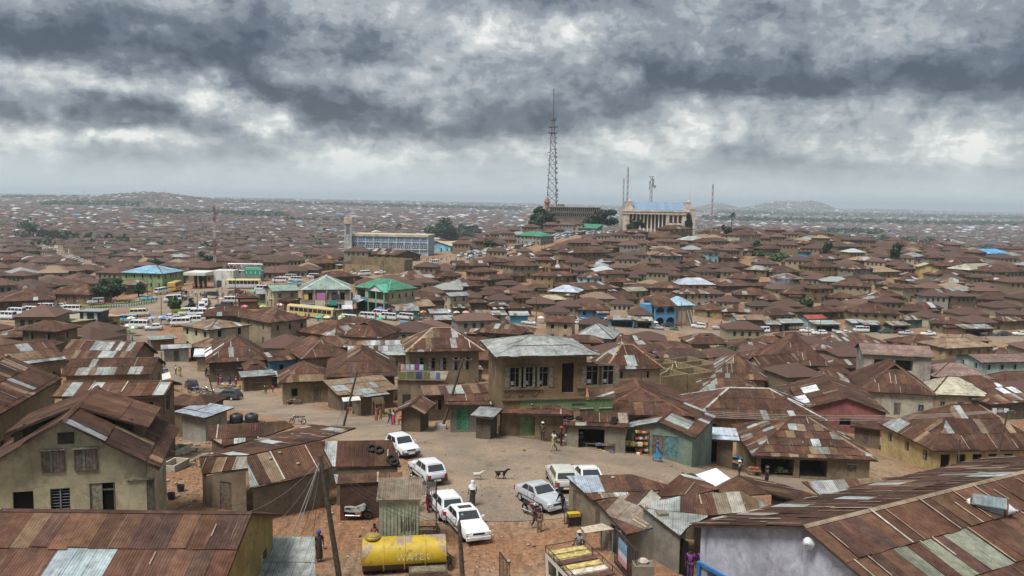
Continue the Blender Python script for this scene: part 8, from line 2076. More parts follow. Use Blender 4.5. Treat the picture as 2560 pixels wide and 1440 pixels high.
# yard in front: tank, kiosk, drums, tyres
def tank():
 a=at(905,1432);b=at(1112,1418);d=b-a;L=d.length;yaw=math.atan2(d.y,d.x);p=(a+b)/2;r=.90
 t=thing('storage_tank','old yellow cylindrical tank lying on its side, paint peeling','tank',(p.x,p.y+.2,T(p.x,p.y)-.12),yaw)
 m=MB((.42,.29,.02));g=random.Random(3);n=44;k=44;xs=[-L/2+L*i/k for i in range(k+1)]
 vs=[(x,math.cos(2*math.pi*j/n)*r,.98+math.sin(2*math.pi*j/n)*r)for x in xs for j in range(n)]
 for i in range(k):
  for j in range(n):
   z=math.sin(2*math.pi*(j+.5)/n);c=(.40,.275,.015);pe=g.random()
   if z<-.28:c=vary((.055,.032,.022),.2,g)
   elif math.sin(i*.31+1.2)+math.sin(j*.43+i*.12)*.8+z*1.3+(.9 if i>30 and z>.55 else 0)+(pe-.5)*.7>2.05:c=vary((.26,.19,.15),.10,g)
   elif math.sin(i*.9+j*1.3)+math.sin(j*.37-i*.23)+(pe-.5)>1.75:c=vary((.24,.15,.05),.15,g)
   else:c=vary(c,.06,g)
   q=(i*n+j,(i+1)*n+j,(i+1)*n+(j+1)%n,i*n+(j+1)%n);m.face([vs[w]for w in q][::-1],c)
 m.build('shell',PLASTIC,t,smooth=False)
 for sx in(-1,1):
  m=MB((.36,.27,.03));N=20;c0=(sx*(L/2+.14),0,.98)
  for j in range(N):
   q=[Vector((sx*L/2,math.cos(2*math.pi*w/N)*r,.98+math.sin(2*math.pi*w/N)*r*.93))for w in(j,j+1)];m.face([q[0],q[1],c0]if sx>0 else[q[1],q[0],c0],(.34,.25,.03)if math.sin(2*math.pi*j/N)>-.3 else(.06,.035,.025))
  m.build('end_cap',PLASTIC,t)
 for x in(-L*.25,0,L*.25):m=MB((.40,.29,.03));m.lathe([(r+.012,-.04),(r+.03,-.02),(r+.03,.02),(r+.012,.04)],26);me=m.mesh('weld_band',PLASTIC);obj('weld_band',me,t,(x,0,.98),(0,R(90),0))
 m=MB((.34,.25,.05));m.lathe([(.42,0),(.42,.10),(.36,.14),(.36,.18),(.1,.2),(.01,.2)],14);m.build('manhole',STEEL,t,loc=(-L*.38,0,1.9))
 cu=bpy.data.curves.new('lettering','FONT');cu.body='WATER';cu.size=.52;cu.extrude=.004;cu.align_x='CENTER'
 tmp=bpy.data.objects.new('lettering',cu);COL.objects.link(tmp);me=bpy.data.meshes.new_from_object(tmp.evaluated_get(bpy.context.evaluated_depsgraph_get()));bpy.data.objects.remove(tmp)
 a_=me.color_attributes.new('Col','FLOAT_COLOR','CORNER');a_.data.foreach_set('color',np.ones(len(me.loops)*4,np.float32));me.materials.clear();me.materials.append(PLASTIC)
 lo=obj('lettering',me,t,(L*.10,-r*1.012,.92),(R(82),0,0),(.50,.46,.34))
 for x in(-L*.3,L*.3):m=MB((.10,.08,.06));m.box(x-.15,x+.15,-.9,.9,-.25,.12);m.build('cradle',WOOD,t)
 m=MB((.11,.08,.055));m.box(.2,2.2,-2.1,-1.25,-.1,.75);m.box(.3,2.1,-2.0,-1.35,.75,.78,(.16,.13,.09));o=m.build('wooden_box',WOOD,None);o.location=t.location;o.rotation_euler=t.rotation_euler
 tag(o,'weathered wooden box standing against the yellow tank','box')
tank()
def container_kiosk():
 a=on_z(948,1352,.75);b=on_z(1046,1350,.75);d=b-a;W=d.length;yaw=math.atan2(d.y,d.x);g=T(a.x,a.y)
 t=thing('container_kiosk','pale ribbed metal kiosk raised on a steel frame with a grey-brown roof','kiosk',(a.x,a.y,g),yaw)
 z0,z1=.75-g,3.15-g;dp=2.0
 m=MB((.36,.38,.29));n=22
 for i in range(n):
  x0,x1=W*i/n,W*(i+1)/n;k=.045 if i%2 else 0;m.face([(x0,-k,z0),(x1,-k,z0),(x1,-k,z1),(x0,-k,z1)],vary((.36,.38,.29),.07));m.face([(x1,-k,z0),(x1,-(.045-k),z0),(x1,-(.045-k),z1),(x1,-k,z1)])
 for i in range(14):
  y0,y1=dp*i/14,dp*(i+1)/14;k=.04 if i%2 else 0
  for X,s in((0,-1),(W,1)):q=[(X+s*k,y0,z0),(X+s*k,y1,z0),(X+s*k,y1,z1+.25),(X+s*k,y0,z1)];m.face(q if s>0 else q[::-1],vary((.37,.37,.26),.06))
 m.face([(0,dp,z0),(W,dp,z0),(W,dp,z1+.25),(0,dp,z1+.25)][::-1]);m.build('ribbed_wall',STEEL,t)
 m=MB();g_=random.Random(6)
 for i in range(9):
  x=W*.55+i*.1;w=g_.uniform(.05,.10);h=g_.uniform(.4,.95);m.box(x,x+w*.6,-.052,-.048,z0+.55,z0+.55+h,(.05,.05,.045))
 m.build('rust_streak',STEEL,t,kind='stuff')
 m=MB();q=[Vector((-.15,-.2,z1+.02)),Vector((W+.15,-.2,z1+.02)),Vector((W+.15,dp+.2,z1+.55)),Vector((-.15,dp+.2,z1+.55))];slab(m,q,.07,(.13,.10,.07))
 for ov,c,uv in sheets(q,.8,2.6,g_,'d',0,.01,spots=False):m.face(ov,vary((.145,.115,.085),.1),uv)
 m.build('roof',ROOF,t)
 m=MB((.08,.06,.05));
 for x in(0,W,W+1.0):m.bar((x,0,-.3),(x,0,z0 if x<W+.5 else z1+.3),.04,5);m.bar((x,dp,-.3),(x,dp,z0 if x<W+.5 else z1+.4),.04,5)
 for z in(z0,):m.bar((0,0,z),(W+1,0,z),.04,5);m.bar((0,dp,z),(W+1,dp,z),.04,5)
 m.bar((W+1,0,1.2),(W+1,dp,1.2),.03,5);m.bar((W,0,1.3),(W+1,0,1.3),.03,5)
 m.build('support_frame',STEEL,t)
 m=MB((.09,.065,.05));
 for i in range(8):m.box(W+.2+i*.1,W+.26+i*.1,-.1,dp,z1+.28,z1+.33)
 m.build('slatted_awning',STEEL,t)
container_kiosk()
def tyre(label,p,tilt=(0,0),s=1.,group=None):
 if 'tyre' not in TINY:m=MB((.02,.02,.021));m.lathe([(.17,-.08),(.28,-.09),(.31,-.04),(.31,.04),(.28,.09),(.17,.08),(.19,0),(.17,-.08)],18);TINY['tyre']=m.mesh('tyre',RUBBER,True)
 o=obj('tyre',TINY['tyre'],None,p,(tilt[0],tilt[1],rnd.uniform(0,6)));o.scale=(s,)*3;return tag(o,label,'tyre',group)
def on_roof(px,py,lift=.09):
 dg=bpy.context.evaluated_depsgraph_get();d=ray(px,py).normalized();ok,loc,nor,*_=sc.ray_cast(dg,Vector((0,0,CAMZ)),d);return loc+Vector((0,0,lift)),nor
bpy.context.view_layer.update()
def roof_tyre(label,px,py):
 p,n=on_roof(px,py);e=n.to_track_quat('Z','Y').to_euler();o=tyre(label,p);o.rotation_euler=(e.x,e.y,e.z)
for px,py,lab in((1424,1047,'old tyre at the left corner of the tyre-topped shop roof'),(1447,1048,'old tyre second from the left on the tyre-topped shop roof'),(1537,1050,'old tyre of the close pair on the shop roof, upper one'),(1533,1059,'old tyre of the close pair on the shop roof, lower one'),(948,1128,'old tyre lying on the workshop roof end, upper one'),(978,1150,'old tyre at the workshop roof edge, middle one'),(985,1158,'old tyre at the workshop roof edge, lower one'),(930,1124,'old tyre left of the upper one on the workshop roof')):roof_tyre(lab,px,py)
def bits_on_roof():
 r=random.Random(8)
 for px,py,lab in((2428,1100,'x'),):pass
 for i,(a,b)in enumerate((((1582,1302),(1616,1322)),((1590,1298),(1622,1316)))):
  p,n=on_roof(*a);q,n2=on_roof(*b);m=MB((.38,.30,.19));m.bar((0,0,0),q-p,.06,4);tag(m.build('plank',WOOD,None,loc=p),('upper','lower')[i]+' one of two loose planks on the striped shed roof','plank')
 stones=((2017,1013),(2036,1012),(700,1133),(676,1147),(746,1160),(652,1098),(1330,1012),(530,1136),(1500,1235),(1660,1190),(1532,1195))
 for i,(px,py)in enumerate(stones):
  p,n=on_roof(px,py,.04);m=MB((.30,.27,.23));foliage_rock(m,.13,r);tag(m.build('stone',WALL,None,loc=p),'small stone weighing down a roof sheet, '+ordinal(i+1)+' of the scattered few','stone','stones on roof sheets')
def foliage_rock(m,s,r):
 n=7;rings=[(0,-.5),(.8,-.3),(1,.1),(.6,.5),(0,.6)]
 vs=[];
 for a,z in rings:
  for k in range(n):t=2*math.pi*k/n;w=a*r.uniform(.8,1.2)*s;vs.append((math.cos(t)*w,math.sin(t)*w,z*s))
 fs=[(i*n+k,i*n+(k+1)%n,(i+1)*n+(k+1)%n,(i+1)*n+k)for i in range(4)for k in range(n)];m.mesh_(vs,fs)
bits_on_roof()
def horn(parent,loc,rz,tilt=0,s=1.):
 m=MB((.50,.52,.52));m.lathe([(.50,.0),(.47,.0),(.42,.10),(.26,.30),(.12,.48),(.05,.62),(.06,.62),(.13,.49),(.27,.31),(.44,.10),(.50,.0)],22)
 m.lathe([(.11,.50),(.12,.70),(.02,.78)],12,(.25,.26,.26));me=m.mesh('horn',PLASTIC,True)
 o=obj('horn' if parent is not None else 'loudspeaker',me,parent,loc,(R(-90),0,0));o.rotation_euler=(Matrix.Rotation(rz,3,'Z')@Matrix.Rotation(R(90)+tilt,3,'X')).to_euler();o.scale=(s,)*3;return o
def rooftop_speaker():
 p,n=on_roof(2472,1272,0);q,n=on_roof(2380,1258,0)
 t=thing('speaker_box','corrugated tin box with a horn at each end on the grey hall roof','loudspeaker',p,R(-28))
 m=MB();L=.95
 m.box(-L,L,-.32,.32,-.3,.55,(.16,.18,.19))
 for i in range(5):m.box(-L-.0,L,-.36,-.33,-.1+i*.13,-.04+i*.13,(.40,.43,.44))
 m.build('tin_box',STEEL,t)
 m=MB()
 for s in(1,-1):
  q_=[Vector((-L-.15,s*.75,.42)),Vector((L+.15,s*.75,.42)),Vector((L+.15,0,.98)),Vector((-L-.15,0,.98))];slab(m,q_,.03,(.3,.34,.35))
  for ov,c,uv in sheets(q_,.12,1.2,rnd,'p',0,.0,spots=False):m.face(ov,vary((.19,.22,.23),.15),uv)
 m.build('tin_roof',ROOF,t)
 t.scale=(.62,)*3
 horn(t,(L+.30,0,.18),R(90),0,.85).name='horn';horn(t,(-L-.30,0,.18),R(-90),0,.85)
 p2=on_d(2022,1358,34.05);o=horn(None,p2,R(-35),R(-8),.5);tag(o,'white horn loudspeaker fixed under the grey hall roof corner','loudspeaker')
rooftop_speaker()
def hall_window():
 m=MB((.03,.12,.30));fx=.55;
 for x in(.45,3.02):m.box(x-.1,x+.1,.28,.46,.05,2.35)
 m.box(.35,3.12,.28,.46,2.3,2.45);m.build('blue_window_frame',PLAIN,gh)
 m=MB((.03,.10,.32));m.box(4.3,4.5,.28,.46,.1,1.9);m.box(6.3,6.5,.28,.46,.1,1.9);m.box(4.3,6.5,.28,.46,1.85,2.0);m.build('blue_window_frame',PLAIN,gh)
hall_window()
def sheet_canopy(label,pts,h=0,col=(.66,.66,.66),name='canopy',cat='canopy',sag=.0,legs=True):
 P=[on_z(x,y,z)for x,y,z in pts];c=sum(P,Vector())/len(P);g=T(c.x,c.y);t=thing(name,label,cat,(c.x,c.y,g));O=Vector((c.x,c.y,g))
 m=MB(col);slab(m,[p-O for p in P],.03,col);m.build('cover',CLOTH,t)
 if legs:
  for p in P:q=p-O;mm=MB((.2,.18,.15));mm.bar((q.x*.95,q.y*.95,T(p.x,p.y)-g),(q.x*.95,q.y*.95,q.z-.02),.035,5);mm.build('leg',WOOD,t)
 return t
sheet_canopy('large white plastic sheet stretched between the brown gables',[(1722,1192,2.9),(1790,1170,3.3),(1826,1196,2.9),(1772,1224,2.6)])
sheet_canopy('dirty white sunshade over a stall beside the dark leaning pole',[(854,994,-2.8),(898,990,-2.8),(902,1000,-3.0),(858,1004,-3.0)],col=(.50,.48,.45))
sheet_canopy('pale cloth awning tilted over the stall right of the white sunshade',[(930,995,-2.6),(958,992,-2.5),(962,1008,-3.6),(938,1010,-3.6)],col=(.44,.42,.38))
sheet_canopy('dusty beige tarpaulin sagging over poles beside the smoke',[(1452,1318,1.8),(1505,1308,2.0),(1535,1322,1.9),(1462,1332,1.6)],col=(.36,.31,.24))
sheet_canopy('lime-yellow awning stretched beside the conical tree',[(428,773,-7.0),(468,772,-7.0),(466,778,-7.6),(430,779,-7.6)],col=(.40,.48,.03))
sheet_canopy('blue awning at the end of the long roadside house',[(274,880,-5.4),(300,876,-5.4),(308,888,-6.2),(280,892,-6.2)],col=(.10,.20,.36))
sheet_canopy('green and cream awning beside the blue awning',[(303,875,-5.4),(328,872,-5.4),(333,886,-6.3),(312,890,-6.3)],col=(.14,.30,.22))
sheet_canopy('small white signboard-like sheet propped beside the raised car boot',[(404,935,-7.6),(424,930,-6.6),(428,944,-7.0),(406,950,-8.0)],col=(.60,.60,.58),legs=False)
# umbrellas
def umbrella(label,px,py,w,c1,c2):
 """px, py: middle of the canopy; w: its width in px; foot found on the ground below"""
 p=at(px,py,2.1);k=p.y/FPX;r=max(1.0,w*k/2);g=T(p.x,p.y);t=thing('umbrella',label,'umbrella',(p.x,p.y,g),0,'market umbrellas')
 m=MB();n=8;h=2.25
 for i in range(n):
  a0,a1=2*math.pi*i/n,2*math.pi*(i+1)/n;c=c1 if i%2 else c2
  for(f0,z0),(f1,z1)in(((1,0),(.72,.26)),((.72,.26),(.38,.45)),((.38,.45),(.02,.56))):
   q=[(math.cos(a)*r*f,math.sin(a)*r*f,h-.35+z*r*.75)for f,z,a in((f0,z0,a0),(f0,z0,a1),(f1,z1,a1),(f1,z1,a0))];m.face(q,c)
  m.face([(math.cos(a)*r,math.sin(a)*r,h-.35-dz)for a,dz in((a0,.12),(a1,.12),(a1,0),(a0,0))],c)
 m.build('canopy',CLOTH,t)
 m=MB((.3,.28,.25));m.bar((0,0,-.1),(0,0,h+r*.1),.025,5);m.build('pole',STEEL,t)
PU,LI,TE,YE,RE,WHT,BL,PK,GR,CRM=(.14,.08,.28),(.34,.22,.42),(.06,.34,.24),(.52,.42,.10),(.45,.06,.06),(.60,.60,.58),(.10,.20,.45),(.50,.25,.28),(.10,.36,.16),(.50,.46,.34)
for px,py,w,a,b,lab in((759,760,26,PU,(.2,.11,.3),'large purple umbrella before the market plaza'),(764,755,22,BL,BL,'blue-violet umbrella just behind the large purple one'),(789,758,24,CRM,(.45,.44,.34),'beige umbrella in the middle of the market plaza front'),(833,757,24,LI,(.42,.28,.45),'lilac umbrella by the tin awning of the market plaza'),(951,769,22,(.18,.15,.42),(.2,.17,.45),'blue-purple umbrella, first of three in a row'),(970,771,18,(.22,.10,.24),(.26,.13,.28),'plum umbrella, middle of three in a row'),(991,770,21,(.26,.22,.46),(.3,.26,.5),'lavender umbrella, last of three in a row'),(798,791,20,TE,TE,'plain teal umbrella below the yellow bus'),(818,791,19,YE,WHT,'yellow and white umbrella below the yellow bus'),(854,790,22,YE,GR,'yellow-green umbrella beside the minibuses'),(874,794,17,PU,RE,'purple and red umbrella beside the yellow-green one'),(948,796,16,TE,TE,'teal umbrella over the white minibus by the drums'),(1121,776,22,PU,WHT,'purple and white umbrella by the patched stalls'),(1141,779,18,CRM,PK,'cream and pink umbrella right of the purple and white one'),(1165,779,20,PK,(.45,.3,.32),'dusty pink umbrella right of the cream one'),(657,764,20,YE,GR,'lime and yellow umbrella behind the big corner roof'),(701,760,18,RE,WHT,'red and white umbrella left of the market plaza'),(612,764,17,RE,PK,'red umbrella beside the brown-roofed stalls'),(633,727,17,TE,GR,'bright teal umbrella on the avenue below the bus'),(1057,778,16,YE,RE,'orange and white umbrella at the patched stalls'),(328,793,22,WHT,YE,'white and yellow umbrella at the bend, leftmost'),(351,797,22,PK,RE,'pink-red umbrella beside the white and yellow one'),(380,793,18,(.3,.4,.5),(.2,.3,.42),'pale blue umbrella left of the conical tree'),(409,791,17,(.25,.36,.5),BL,'blue umbrella nearest the conical tree'),(318,812,19,PK,WHT,'pale pink umbrella nearest the stilt cabin'),(332,817,18,GR,WHT,'green and white umbrella over the open minibus'),(112,755,27,CRM,(.5,.4,.3),'big beige umbrella at the left of the upper road'),(703,691,16,(.48,.2,.12),RE,'orange-red umbrella between the minibuses'),(1470,797,20,PU,(.2,.15,.38),'purple umbrella beside the bright blue car'),(1880,818,22,LI,PU,'lilac umbrella over the dark red car'),(1638,804,14,CRM,WHT,'small cream umbrella before the blue arched shop'),(1835,815,12,RE,PK,'small red umbrella behind the silver jeep'),(553,745,18,PK,CRM,'pink-white umbrella beside the bus stop'),(1352,792,12,WHT,WHT,'small white umbrella left of the tall narrow house')):
 umbrella(lab,px,py,w,a,b)
# stacked plastic drums, water tanks, market goods
def drum_mesh():
 m=MB();m.lathe([(.0,0),(.29,.0),(.30,.04),(.30,.28),(.315,.30),(.30,.32),(.30,.60),(.315,.62),(.30,.64),(.30,.86),(.26,.92),(.08,.93),(.08,.97),(.01,.97)],14);return m.mesh('drum',PLASTIC,True)
DRUM=drum_mesh()
def drums():
 r=random.Random(14);k=0;base=at(1040,818)
 for row in range(5):
  for i in range(13):
   for lv in range(2 if row in(1,2,3)else 1):
    x=base.x-3.6+i*.64+r.uniform(-.05,.05);y=base.y-2.2+row*.95+r.uniform(-.05,.05);z=T(x,y)+lv*.62+.3
    c=(.03,.10,.38)if r.random()<.58 else(.03,.36,.32)
    if row==0 and r.random()<.3:continue
    o=obj('drum',DRUM,None,(x,y,z),(R(90)+r.uniform(-.1,.1),0,r.uniform(-.25,.25)),vary(c,.15,r));o.scale=(1.05,)*3
    tag(o,'%s plastic drum in the street pile, %s row back, %s, %s from left'%('deep blue' if c[1]<.2 else 'sea-green',ordinal(row+1),'upper layer' if lv else 'lower layer',ordinal(i+1)),'drum','plastic drums piled beside the street')
drums()
def water_tank(label,p,r=.7,h=1.1,col=(.02,.022,.024)):
 t=thing('water_tank',label,'water tank',p)
 m=MB(col);m.lathe([(0,0),(r,0),(r,h*.25),(r*1.03,h*.28),(r,h*.31),(r,h*.55),(r*1.03,h*.58),(r,h*.61),(r,h*.85),(r*.8,h*.97),(r*.32,h*1.02)],20);m.build('shell',PLASTIC,t,smooth=True);m=MB(col);m.lathe([(r*.32,h*1.02),(r*.34,h*1.1),(.01,h*1.12)],14);m.build('lid',PLASTIC,t)
p=on_d(591,1056,80);g=T(p.x,80);water_tank('ribbed black water tank behind the patched roof, left of the pair',(p.x,80,p.z),.62,.85);q=on_d(629,1056,80);water_tank('ribbed black water tank behind the patched roof, right of the pair',(q.x,80,q.z),.62,.85)
t=thing('tank_stand','low masonry block carrying two black water tanks behind the patched roof','stand',((p.x+q.x)/2,80,g));m=MB((.16,.13,.10));m.box(-1.8,1.8,-.8,.8,-.5,p.z-g);m.build('masonry',WALL,t)
p=at(127,800,3.5);water_tank('black water tank on the flat yellow building',p,.8,1.3)
def heap(label,px,py,w,cols,n,cat='goods',name='goods_heap',seed=0):
 """a trader's pitch: low table with basins, bundles and boxes"""
 r=random.Random(seed+px);p=at(px,py);t=thing(name,label,cat,p)
 m=MB((.14,.10,.07));m.box(-w/2,w/2,-.45,.45,.52,.58)
 for x in(-w/2+.08,w/2-.08):
  for y in(-.38,.38):m.box(x-.03,x+.03,y-.03,y+.03,-.2,.52)
 m.build('table',WOOD,t)
 for i in range(n):
  c=vary(r.choice(cols),.2,r);x,y=r.uniform(-w/2+.15,w/2-.15),r.uniform(-.35,.35);onfloor=r.random()<.4;z=.58 if not onfloor else-.03;y=y if not onfloor else r.uniform(-1.3,-.6)
  m=MB();k=r.random()
  if k<.4:q=r.uniform(.14,.26);m.lathe([(q*.7,0),(q,.16),(q*1.06,.17),(q*.92,.12),(.01,.10)],12);nm='basin'
  elif k<.75:a,b,c_=r.uniform(.12,.25),r.uniform(.1,.2),r.uniform(.12,.35);m.box(-a,a,-b,b,0,c_);nm='box'
  else:q=r.uniform(.12,.2);foliage_rock(m,q*1.3,r);z+=q*.5;nm='bundle'
  m.build(nm,PLASTIC if nm!='bundle' else CLOTH,t,loc=(x,y,z),color=c)
 return t
BR=[(.4,.04,.04),(.5,.4,.08),(.06,.12,.4),(.08,.3,.2),(.5,.5,.48),(.3,.1,.25),(.4,.25,.08)]
heap('seller table heaped with boxes and yellow packets at the tyre-topped shop',1572,1128,2.2,[(.5,.45,.3),(.5,.36,.06),(.4,.08,.05),(.45,.42,.36),(.1,.15,.35)],16)
heap('low pitch of basins and a blue cloth beside the white plastic chair',1511,1126,1.6,[(.3,.2,.1),(.06,.1,.3),(.1,.1,.1),(.4,.3,.15)],9)
heap('vegetable table with greens at the patchwork shack',1958,1192,1.9,[(.1,.25,.05),(.08,.2,.05),(.2,.25,.06)],12)
heap('pitch of green and red buckets beside the woman in white veil',1883,1190,1.2,[(.06,.3,.16),(.45,.08,.05)],6)
heap('table of blue and green basins before the awninged wooden hut',1836,1160,1.5,[(.05,.25,.2),(.05,.12,.4)],8)
heap('colourful basin heap of the roadside crowd, left part',560,972,2.4,BR,18)
heap('colourful basin heap of the roadside crowd, right part',582,975,2.4,BR,18)
heap('goods laid out at the open stall under the ragged brown roof',1024,1062,2.2,[(.3,.12,.06),(.2,.2,.2),(.06,.25,.2),(.3,.25,.1)],12)
heap('red and yellow goods under the white sunshade',885,1036,1.6,[(.4,.05,.05),(.4,.3,.1),(.2,.2,.2)],8)
heap('sacks and greenery heaped at the bend near the stilt cabin',275,848,2.6,[(.3,.3,.06),(.12,.2,.06),(.3,.22,.12),(.1,.25,.2)],16)
heap('second heap of sacks and greenery at the bend, nearer the umbrellas',308,846,2.6,[(.35,.3,.06),(.12,.2,.06),(.3,.2,.1),(.45,.25,.12)],16)
heap('crates and old boards stacked outside the dark stall',735,1012,2.0,[(.26,.2,.13),(.2,.16,.1),(.15,.12,.09)],10)
def rack(label,px,py,cols,seed):
 r=random.Random(seed);p=at(px,py);t=thing('display_rack',label,'rack',p)
 m=MB((.04,.035,.03))
 for x in(-.6,.6):
  for y in(-.2,.2):m.box(x-.03,x+.03,y-.03,y+.03,-.1,1.9)
 for z in(.15,.7,1.2,1.75):m.box(-.6,.6,-.22,.22,z,z+.04)
 m.build('frame',WOOD,t)
 for z in(.19,.74,1.24,1.79):
  x=-.55
  while x<.5:w=r.uniform(.1,.25);h=r.uniform(.12,.3);m=MB();m.box(x,x+w,-.2,.15,z,z+h);m.build('packet',PLASTIC,t,color=vary(r.choice(cols),.2,r));x+=w+.02
rack('dark shelf rack of packets between the seller and the turquoise shop',1603,1132,[(.45,.2,.06),(.5,.45,.35),(.4,.06,.05),(.5,.4,.05)],2)
rack('shelf rack with a blue basin on top by the awninged wooden hut',1800,1158,[(.06,.14,.4),(.2,.2,.18),(.1,.1,.1)],3)
def chair():
 p=at(1521,1118);t=thing('plastic_chair','white plastic armchair with rounded back by the goods table','chair',p,R(-80));m=MB((.62,.62,.60));m.box(-.25,.25,-.25,.25,.42,.46);m.build('seat',PLASTIC,t)
 m=MB((.62,.62,.60));n=10;pts=[(-.27,.27*math.cos(math.pi*i/n),.46+.62*math.sin(math.pi*i/n))for i in range(n+1)];c=(-.25,0,.48)
 for a,b in zip(pts,pts[1:]):m.face([a,b,c]);m.bar(a,b,.03,5)
 m.build('backrest',PLASTIC,t)
 for x in(-.22,.22):
  for y in(-.22,.22):m=MB((.6,.6,.58));m.bar((x,y,0),(x,y,.42),.025,5);m.build('leg',PLASTIC,t)
chair()
def bench():
 p=at(1488,1122);t=thing('bench','low wooden bench outside the dark doorway of the tyre-topped shop','bench',p,R(-12));m=MB((.16,.12,.08));m.box(-.9,.9,-.15,.15,.42,.48);m.build('seat',WOOD,t)
 for x in(-.75,.75):m=MB((.13,.1,.07));m.box(x-.05,x+.05,-.13,.13,0,.42);m.build('leg',WOOD,t)
bench()
def generator():
 p=at(1434,1312);t=thing('generator','yellow-topped portable generator on the ground beside the flat shed','generator',p,R(15));m=MB((.03,.03,.03));m.box(-.3,.3,-.22,.22,.08,.46);m.build('engine',STEEL,t);m=MB((.55,.38,.03));m.box(-.3,.3,-.23,.23,.47,.60);m.build('fuel_tank',PAINT,t);m=MB((.04,.04,.04))
 for x in(-.38,.38):m.bar((x,-.28,0),(x,-.28,.64),.022,5);m.bar((x,.28,0),(x,.28,.64),.022,5);m.bar((x,-.28,.64),(x,.28,.64),.022,5)
 for y in(-.28,.28):m.bar((-.38,y,.64),(.38,y,.64),.022,5);m.bar((-.38,y,.05),(.38,y,.05),.022,5)
 m.build('frame',STEEL,t);t.scale=(1.25,)*3
generator()
def railings(label,pts,h,n):
 P=[at(*p)for p in pts];t=thing('iron_gate',label,'gate',P[0]);m=MB((.035,.03,.03));a,b=Vector((0,0,0)),P[1]-P[0]
 for i in range(n):q=a.lerp(b,i/(n-1));k=MB((.035,.03,.03));k.bar(q,q+Vector((0,0,h)),.03,4);k.build('bar',STEEL,t)
 m.bar(a+Vector((0,0,h)),b+Vector((0,0,h)),.04,4);m.bar(a+Vector((0,0,.15)),b+Vector((0,0,.15)),.04,4);m.build('rail',STEEL,t);return t,a,b
gt,ga,gb=railings('black barred gate hung with a blue and pink poster near the bus',[(1536,1408),(1590,1475)],2.0,16)
m=MB();q0=ga.lerp(gb,.2)+Vector((-.05,-.06,.5));q1=ga.lerp(gb,.6)+Vector((-.05,-.06,.5));up=Vector((0,0,1.3))
for i,c in enumerate(((.42,.20,.22),(.45,.45,.5),(.10,.22,.34),(.14,.30,.42))):m.face([q0+up*(i/4),q1+up*(i/4),q1+up*((i+1)/4),q0+up*((i+1)/4)],c)
o=m.build('poster',PLASTIC,None,loc=gt.location);tag(o,'blue and pink poster tied to the black barred gate','poster')
railings('short brown corrugated gate leaf at the bottom edge of the dirt',[(1248,1458),(1272,1492)],1.7,8)
def gate_pier():p=at(1606,1470);t=thing('gate_pier','squat masonry gate pier with rubble on top beside the poster gate','pier',p);m=MB((.22,.18,.14));m.box(-.5,.5,-.4,.4,-.3,1.3);m.build('masonry',WALL,t);m=MB((.5,.46,.38));foliage_rock(m,.3,random.Random(2));m.build('rubble',WALL,t,loc=(0,0,1.4))
gate_pier()
def low_wall():
 a,b=at(1545,1405),at(1650,1398);d=b-a;t=thing('low_wall','smoke-stained low plaster wall behind the poster gate','wall',a,math.atan2(d.y,d.x));m=MB((.20,.175,.14));m.box(0,d.length,0,.25,-.4,1.7);m.box(d.length-.26,d.length+.3,-.3,.5,-.4,2.7);m.build('wall_run',WALL,t)
low_wall()
def trough(label,px,py,head):
 p=at(px,py);t=thing('concrete_trough',label,'trough',p,R(head));m=MB((.40,.37,.30));m.box(-1.0,1.0,-.6,-.48,0,.55);m.box(-1.0,1.0,.48,.6,0,.55);m.box(-1.0,-.88,-.478,.478,0,.55);m.box(.88,1.0,-.478,.478,0,.55);m.box(-.878,.878,-.478,.478,0,.12,(.26,.2,.14));m.build('basin',WALL,t)
trough('long pale concrete trough in the alley, farther one',442,1135,75);trough('square pale concrete trough in the alley, nearer one',437,1172,80)
for i,(px,py,hd,lab)in enumerate(((452,1228,10,'dark bucket beside the washing slab in the alley, rear one'),(428,1248,0,'dark bucket beside the washing slab in the alley, front one'))):
 p=at(px,py);m=MB((.03,.03,.05));m.lathe([(.0,0),(.2,0),(.27,.42),(.24,.42),(.18,.04),(0,.04)],14);tag(m.build('bucket',PLASTIC,None,loc=p),lab,'bucket')
def scatter():
 """stones, litter and broken blocks lying about: nobody could count them"""
 r=random.Random(17);m=MB()
 for i in range(900):
  px,py=r.uniform(560,1560),r.uniform(1210,1440)
  if i%3==0:px,py=r.uniform(420,520),r.uniform(1090,1290)
  if i%7==0:px,py=r.uniform(900,1900),r.uniform(1060,1210)
  p=at(px,py);s=r.uniform(.02,.06)if r.random()<.93 else r.uniform(.08,.16);mm=MB();foliage_rock(mm,s,r);c=vary(r.choice([(.2,.12,.08),(.28,.2,.14),(.12,.09,.07),(.32,.27,.2)]),.2,r)
  if r.random()<.12:c=(.55,.54,.5)
  m.mesh_([tuple(Vector(v)+p+Vector((0,0,.06+s*.2)))for v in mm.v],mm.f,c)
 m.build('litter',WALL,None,kind='stuff')
 for i,(px,py)in enumerate([(r.uniform(455,520),r.uniform(1105,1165))for _ in range(26)]):
  p=at(px,py);m=MB(vary((.30,.24,.17),.2,r));a=r.uniform(.15,.35);m.box(-a,a,-a*.6,a*.6,-.05,a*.7);o=m.build('stone_block',WALL,None,loc=p,rot=(r.uniform(-.2,.2),r.uniform(-.2,.2),r.uniform(0,3)));tag(o,'rough stone block lying loose in the rubble of the alley','stone','stone blocks in the alley rubble')
scatter()
